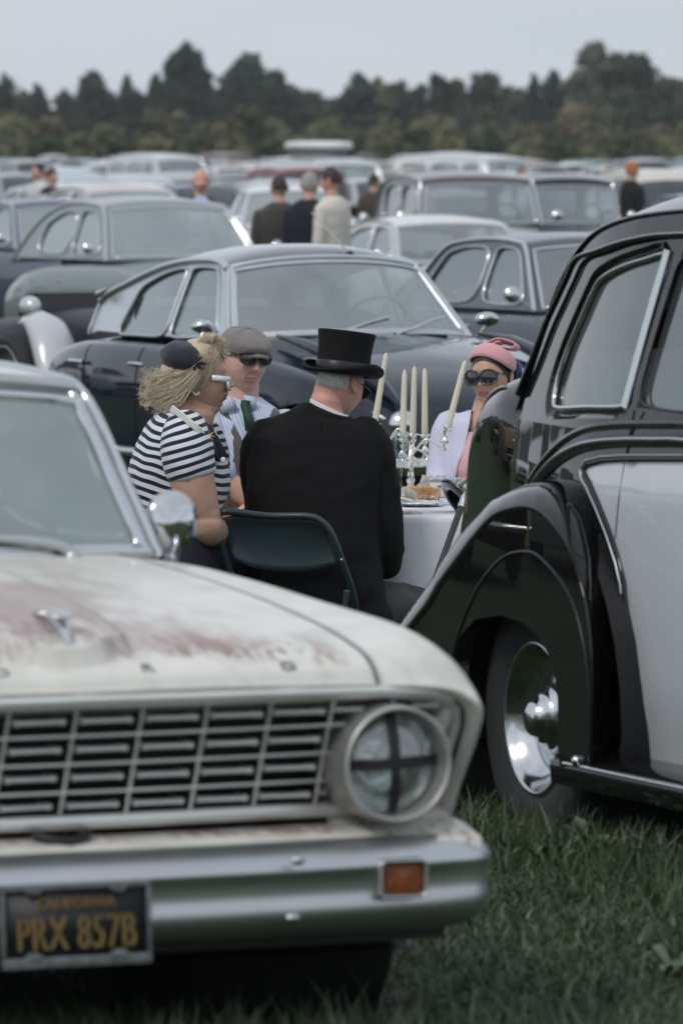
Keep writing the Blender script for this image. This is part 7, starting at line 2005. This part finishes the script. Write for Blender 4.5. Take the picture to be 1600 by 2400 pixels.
def chair_copy(x, y, deg, label):
    c = ch.copy(); COL.objects.link(c); c['label'] = label
    for k in ch.children:
        k2 = k.copy(); COL.objects.link(k2); k2.parent = c
    c.matrix_world = Matrix.Translation((x, y, gz(y))) @ Matrix.Rotation(radians(deg), 4, 'Z')
p = at(430, 1300, 24.45); chair_copy(p.x - .22, 24.45, -90, 'dark green folding chair hidden beneath the woman in the striped top')
p = at(560, 1300, 25.35); chair_copy(p.x - .05, 25.62, 180, 'dark green folding chair beneath the man in the flat cap')

# ============================================================ the table
ZT = .523; TY0, TY1, TX0, TX1 = 24.88, 26.95, -.12, .95
tO = Vector(((TX0 + TX1) / 2, (TY0 + TY1) / 2, gz(25.5)))
tb = thing('picnic_table', 'folding picnic table standing under the white cloth beside the limousine', 'table', Matrix.Translation(tO))
hx, hy, hz = (TX1 - TX0) / 2, (TY1 - TY0) / 2, ZT - tO.z
MB().box((0, 0, hz - .022), (2 * hx - .03, 2 * hy - .03, .035)).build('table_top', mat('table_board', (.3, .25, .2), .6), tb, bevel=.004)
for sx_ in (-1, 1):
    for sy in (-1, 1): MB().tube([(sx_ * (hx - .1), sy * (hy - .2), hz - .04), (sx_ * (hx - .06), sy * (hy - .12), 0)], .014, 8).build('leg', CHROME_DULL, tb)
# cloth: flat top, rolled edge, falling sides with soft folds
CLOTH = mat('white_tablecloth', (.66, .67, .70), .85, vary=.03, bump=.12, bscale=40)
def per(n_side=34):
    pts = []
    for (x0, y0, x1, y1) in ((-hx, -hy, hx, -hy), (hx, -hy, hx, hy), (hx, hy, -hx, hy), (-hx, hy, -hx, -hy)):
        for k in range(n_side): pts.append((lerp(x0, x1, k / n_side), lerp(y0, y1, k / n_side)))
    return pts
pr = per(); rows = []
rt = random.Random(4)
for q, (k_, dz, fold) in enumerate(((.0, .004, 0), (.5, .004, 0), (.9, .004, 0), (.985, .004, 0), (1.0, -.002, 0), (1.006, -.02, .05), (1.01, -.08, .3), (1.02, -.18, .6), (1.03, -.30, .85), (1.04, -.42, 1.), (1.045, -.50, 1.1))):
    row = []
    for i, (x, y) in enumerate(pr):
        nx, ny = (x / hx, y / hy); side = 'x' if abs(nx) >= abs(ny) else 'y'
        s_ = y if side == 'x' else x
        f = fold * (.022 * sin(s_ * 9 + (2 if side == 'x' else 0)) + .014 * sin(s_ * 21 + 1.3))
        cor = max(0, abs(nx) + abs(ny) - 1.72) * fold * .25
        ox = math.copysign(f + cor, x) if side == 'x' else math.copysign(cor, x); oy = math.copysign(f + cor, y) if side == 'y' else math.copysign(cor, y)
        row.append((x * min(k_, 1) + ox + (math.copysign((k_ - 1) * .6, x) if k_ > 1 and side == 'x' else 0), y * min(k_, 1) + oy + (math.copysign((k_ - 1) * .6, y) if k_ > 1 and side == 'y' else 0), hz + .004 + dz + (.001 * noise.noise(Vector((x * 9, y * 9, 0))) if dz > 0 else 0)))
    rows.append(row)
cl = MB().grid(rows, cv=True).build('tablecloth', CLOTH, None, sharp=70); cl.matrix_world = Matrix.Translation(tO)
tag(cl, 'white cloth covering the picnic table and hanging to the grass', 'tablecloth')

def tt(u, v, lift=0.):            # point on the table top under photo pixel (u, v)
    Y = (CAMZ - ZT) * FPX / (v - 350); p = at(u, v, Y); return Vector((p.x, p.y, ZT + .008 + lift))
CRY = bpy.data.materials.new('crystal'); CRY.use_nodes = True
_n, _l = CRY.node_tree.nodes, CRY.node_tree.links; _n.clear()
_o = _n.new('ShaderNodeOutputMaterial'); _m = _n.new('ShaderNodeMixShader'); _t = _n.new('ShaderNodeBsdfTransparent'); _t.inputs['Color'].default_value = (.90, .93, .94, 1)
_g = _n.new('ShaderNodeBsdfGlossy'); _g.inputs['Roughness'].default_value = .03; _w = _n.new('ShaderNodeLayerWeight'); _w.inputs['Blend'].default_value = .42
_l.new(_w.outputs['Facing'], _m.inputs['Fac']); _l.new(_t.outputs[0], _m.inputs[1]); _l.new(_g.outputs[0], _m.inputs[2]); _l.new(_m.outputs[0], _o.inputs['Surface'])

# --- candelabra
cbp = tt(962, 1168); YB = cbp.y
cd = thing('candelabra', 'silver candelabra with five ivory candles standing on the white tablecloth', 'candelabra', Matrix.Translation(cbp))
def cp_(u, v, dy=0.): return at(u, v, YB + dy) - cbp
hub = cp_(966, 1075)
MB().lathe([(.001, .0), (.060, .0), (.062, .006), (.050, .016), (.026, .024), (.014, .036), (.012, .05), (.017, .06), (.0125, hub.z * .6), (.0105, hub.z - .02), (.018, hub.z - .01), (.020, hub.z), (.010, hub.z + .012), (.008, hub.z + .05), (.001, hub.z + .052)], 28).build('stem', SILVER, cd)
WAX = mat('ivory_wax', (.66, .63, .50), .45, sss=.15, vary=.03)
holders = [((878, 992), (905, 826), 0.02, ((905, 1040), (935, 1005), (965, 1052))), ((943, 1030), (948, 866), -.10, ((940, 1085), (955, 1095), (964, 1075))), ((967, 1018), (971, 858), .10, ((968, 1040), (967, 1055), (966, 1070))),
           ((995, 1020), (995, 862), .06, ((1000, 1075), (985, 1092), (972, 1075))), ((1050, 1000), (1090, 844), -.02, ((1040, 1055), (1000, 1030), (968, 1062)))]
for (u, v), (u2, v2), dy, arm in holders:
    c = cp_(u, v, dy); tip = cp_(u2, v2, dy); ax = (tip - c).normalized()
    M = Matrix.Translation(c) @ ax.to_track_quat('Z', 'Y').to_matrix().to_4x4()
    MB().lathe([(.001, -.070), (.014, -.066), (.018, -.060), (.008, -.046), (.006, -.038), (.013, -.026), (.0155, -.012), (.015, -.002), (.024, .000), (.0245, .003), (.015, .004), (.001, .002)], 24, M).build('candle_cup', SILVER, cd)
    L = (tip - c).length
    can = MB().lathe([(.0128, .0), (.0122, L * .3), (.0108, L * .72), (.0092, L - .018), (.006, L - .007), (.0015, L)], 20, M).build('candle', WAX, cd)
    MB().tube([M @ Vector((0, 0, L - .002)), M @ Vector((.001, 0, L + .005)), M @ Vector((.003, 0, L + .010))], .0011, 5).build('wick', mat('wick', (.30, .27, .22), .8), can)
    base = M @ Vector((0, 0, -.066)); A = [cp_(a, b, dy * (1 - i / 3)) for i, (a, b) in enumerate(arm)]
    MB().tube(smooth_path([base] + [Vector((p.x, p.y, p.z)) for p in A], 36), .0052, 8).build('arm', SILVER, cd)
for k in range(3):
    a = k * 2.1 + .5
    MB().tube(smooth_path([hub + Vector((.0, 0, .01)), hub + Vector((.035 * cos(a), .03 * sin(a), -.012)), hub + Vector((.05 * cos(a), .04 * sin(a), .02)), hub + Vector((.025 * cos(a), .02 * sin(a), .035))], 20), .0042, 8).build('scroll', SILVER, cd)
# --- glasses
def wine(name, label, p, M=None, h=.19, R=.030, group=None):
    g = thing(name, label, 'wine glass', Matrix.Translation(p) @ (M or Matrix()), group)
    MB().lathe([(.001, .003), (.032, .001), (.033, .003), (.010, .008), (.0045, .016), (.0042, h * .46), (.008, h * .50)], 28).build('foot', CRY, g)
    MB().lathe([(.006, h * .49), (.018, h * .54), (.028, h * .64), (.0305, h * .76), (.0285, h * .92), (.0275, h), (.0265, h), (.0275, h * .92), (.0292, h * .76), (.0265, h * .64), (.015, h * .55), (.001, h * .52)], 28).build('bowl', CRY, g)
    return g
wine('wine_glass', 'tall clear wine glass standing just left of the candelabra stem', tt(939, 1182), h=.268, group='glasses on the table')
wine('wine_glass', 'clear glass lying on its side with its foot to the right', tt(1030, 1190, .032), Matrix.Rotation(radians(-88), 4, 'Y') @ Matrix.Rotation(.4, 4, 'Z'), h=.17, group='glasses on the table')
wine('wine_glass', 'small clear glass behind the lying one, next to the black hat', tt(1052, 1188), h=.10, group='glasses on the table')
# --- food
PIE = mat('golden_crust', (.55, .30, .12), .7, vary=.35, vscale=40, bump=.5, bscale=90)
p = tt(977, 1176); pie = thing('pie', 'golden brown cut pie on the cloth before the candelabra', 'pie', Matrix.Translation(p))
rows = []
for r, z in ((.040, 0), (.048, .02), (.054, .040), (.058, .046), (.052, .050), (.044, .043), (.02, .048), (.001, .050)):
    rows.append([Vector(((r + .0025 * sin(k * 2.1) * (z > .03)) * cos(2 * pi * k / 36), (r + .0025 * sin(k * 2.1) * (z > .03)) * sin(2 * pi * k / 36), z + .002 * noise.noise(Vector((k * .6, z * 60, 0))))) for k in range(36)])
MB().grid(rows, cv=True).build('crust', PIE, pie)
MB().box((.052, -.02, .022), (.05, .06, .045), Matrix.Rotation(.5, 4, 'Z')).build('slice', PIE, pie, bevel=.006)
p = tt(1052, 1170); bx = thing('food_box', 'clear plastic food box with dark green label behind the lying glass', 'box', Matrix.Translation(p))
PLS = glass_mat('clear_plastic', (.86, .87, .85), .14, .15)
MB().box((0, 0, .032), (.150, .10, .062)).build('tray', mat('milky_plastic', (.62, .62, .58), .35, vary=.15, vscale=30), bx, bevel=.006)
MB().box((0, 0, .068), (.156, .106, .012)).build('lid', PLS, bx, bevel=.003)
MB().box((-.02, -.052, .045), (.062, .003, .022)).build('label', mat('paper_label', (.60, .64, .60), .6), bx); MB().box((-.02, -.0545, .045), (.048, .002, .006)).build('label_print', mat('label_green', (.03, .08, .06), .5), bx)
p = tt(1000, 1160); bg_ = MB()
for a, s_ in ((.3, .05), (1.2, .045), (2.4, .04)): bg_.grid([[Vector((s_ * (i - 1) * cos(a) + .01 * j, s_ * (i - 1) * sin(a), .02 * j + .012 * ((i + j) % 2))) for j in range(4)] for i in range(3)])
o = bg_.build('paper_napkin', mat('pink_white_paper', (.68, .60, .58), .9, vary=.25, vscale=30), None, smooth=False, solid=.0015); o.location = p; tag(o, 'crumpled pink and white paper napkin behind the pie', 'napkin')
# --- foil platter
p = tt(985, 1192); pf = thing('foil_platter', 'crumpled silver foil platter at the near edge of the table', 'platter', Matrix.Translation(p))
rows = []
for i in range(26):
    r = []
    for j in range(60):
        a = 2 * pi * j / 60; f = i / 25; z = .003 + .016 * sstep(.7, .95, f) - .006 * sstep(.95, 1, f) + .006 * noise.noise(Vector((f * 22, a * 6, 3.))) * sstep(.1, .8, f)
        r.append(Vector((.088 * f * cos(a), .085 * f * sin(a), z)))
    rows.append(r)
MB().grid(rows, cv=True).build('foil', mat('foil', (.72, .73, .75), .24, 1, bump=1., bscale=110), pf, sharp=25)
sp = MB(); sp.ball((-.055, -.02, .028), (.038, .020, .006), 18, 10, Matrix.Rotation(.25, 3, 'Y').to_4x4()); sp.tube([(-.02, -.02, .024), (.03, -.02, .018), (.075, -.018, .014)], [.004, .0028, .004], 8)
o = sp.build('serving_spoon', SILVER, None); o.location = p; tag(o, 'silver serving spoon resting on the foil platter', 'spoon')
# --- rolled napkin
p = tt(962, 1211); nb = MB().tube([(-.045, 0, .008), (0, .004, .0085), (.045, .008, .008)], [.009, .0095, .007], 12, flat=.75)
o = nb.build('rolled_napkin', mat('patterned_napkin', (.60, .50, .44), .85, vary=.5, vscale=80), None); o.location = p; tag(o, 'rolled patterned napkin lying near the table edge beside the tailcoat', 'napkin')
# --- glossy black hat lying on its brim edge
p = tt(1072, 1206); HMx = Matrix.Translation(p + Vector((.0, 0, .036))) @ Matrix.Rotation(radians(52), 4, 'Y') @ Matrix.Rotation(radians(-18), 4, 'X')
ht = thing('black_hat', 'glossy black hat lying tilted on the table corner by the limousine', 'hat', HMx)
GLB = mat('glossy_black', (.008, .008, .009), .12, coat=1.)
MB().lathe([(.001, .085), (.050, .084), (.054, .078), (.055, .04), (.060, .0)], 40).build('crown', GLB, ht)
MB().lathe([(.058, .0), (.08, -.002), (.098, .006), (.104, .012)], 44).build('brim', GLB, ht, solid=.003)
p = tt(1092, 1178); bt_ = MB().lathe([(.001, 0), (.022, 0), (.023, .02), (.018, .03), (.024, .034), (.024, .052), (.010, .06), (.001, .061)], 20)
o = bt_.build('black_pot', GLB, None); o.location = p; tag(o, 'small glossy black pot behind the cane handle', 'pot')
# --- cane
a, b = at(1097, 1142, 24.35), at(885, 1731, 23.75); b.z = gz(23.75) - .02; ax = (a - b).normalized(); Lc = (a - b).length
cn = thing('walking_cane', 'black walking cane with silver collar and crystal knob leaning at the table corner', 'cane', Matrix.Translation(b) @ ax.to_track_quat('Z', 'Y').to_matrix().to_4x4())
MB().lathe([(.008, 0), (.0085, .02), (.0105, Lc * .5), (.0125, Lc - .085)], 16).build('shaft', mat('black_cane_lacquer', (.012, .013, .014), .3, coat=.5), cn)
MB().lathe([(.0135, Lc - .090), (.0138, Lc - .085), (.0136, Lc - .040), (.010, Lc - .036), (.009, Lc - .022), (.001, Lc - .020)], 20).build('collar', mat('engraved_silver', (.72, .74, .76), .25, 1, bump=.8, bscale=160), cn)
kb = MB().ball((0, 0, Lc - .004), (.020, .020, .018), 12, 8); kb.build('knob', mat('cut_crystal', (.55, .60, .60), .08, .55, bump=1., bscale=60), cn, smooth=False)
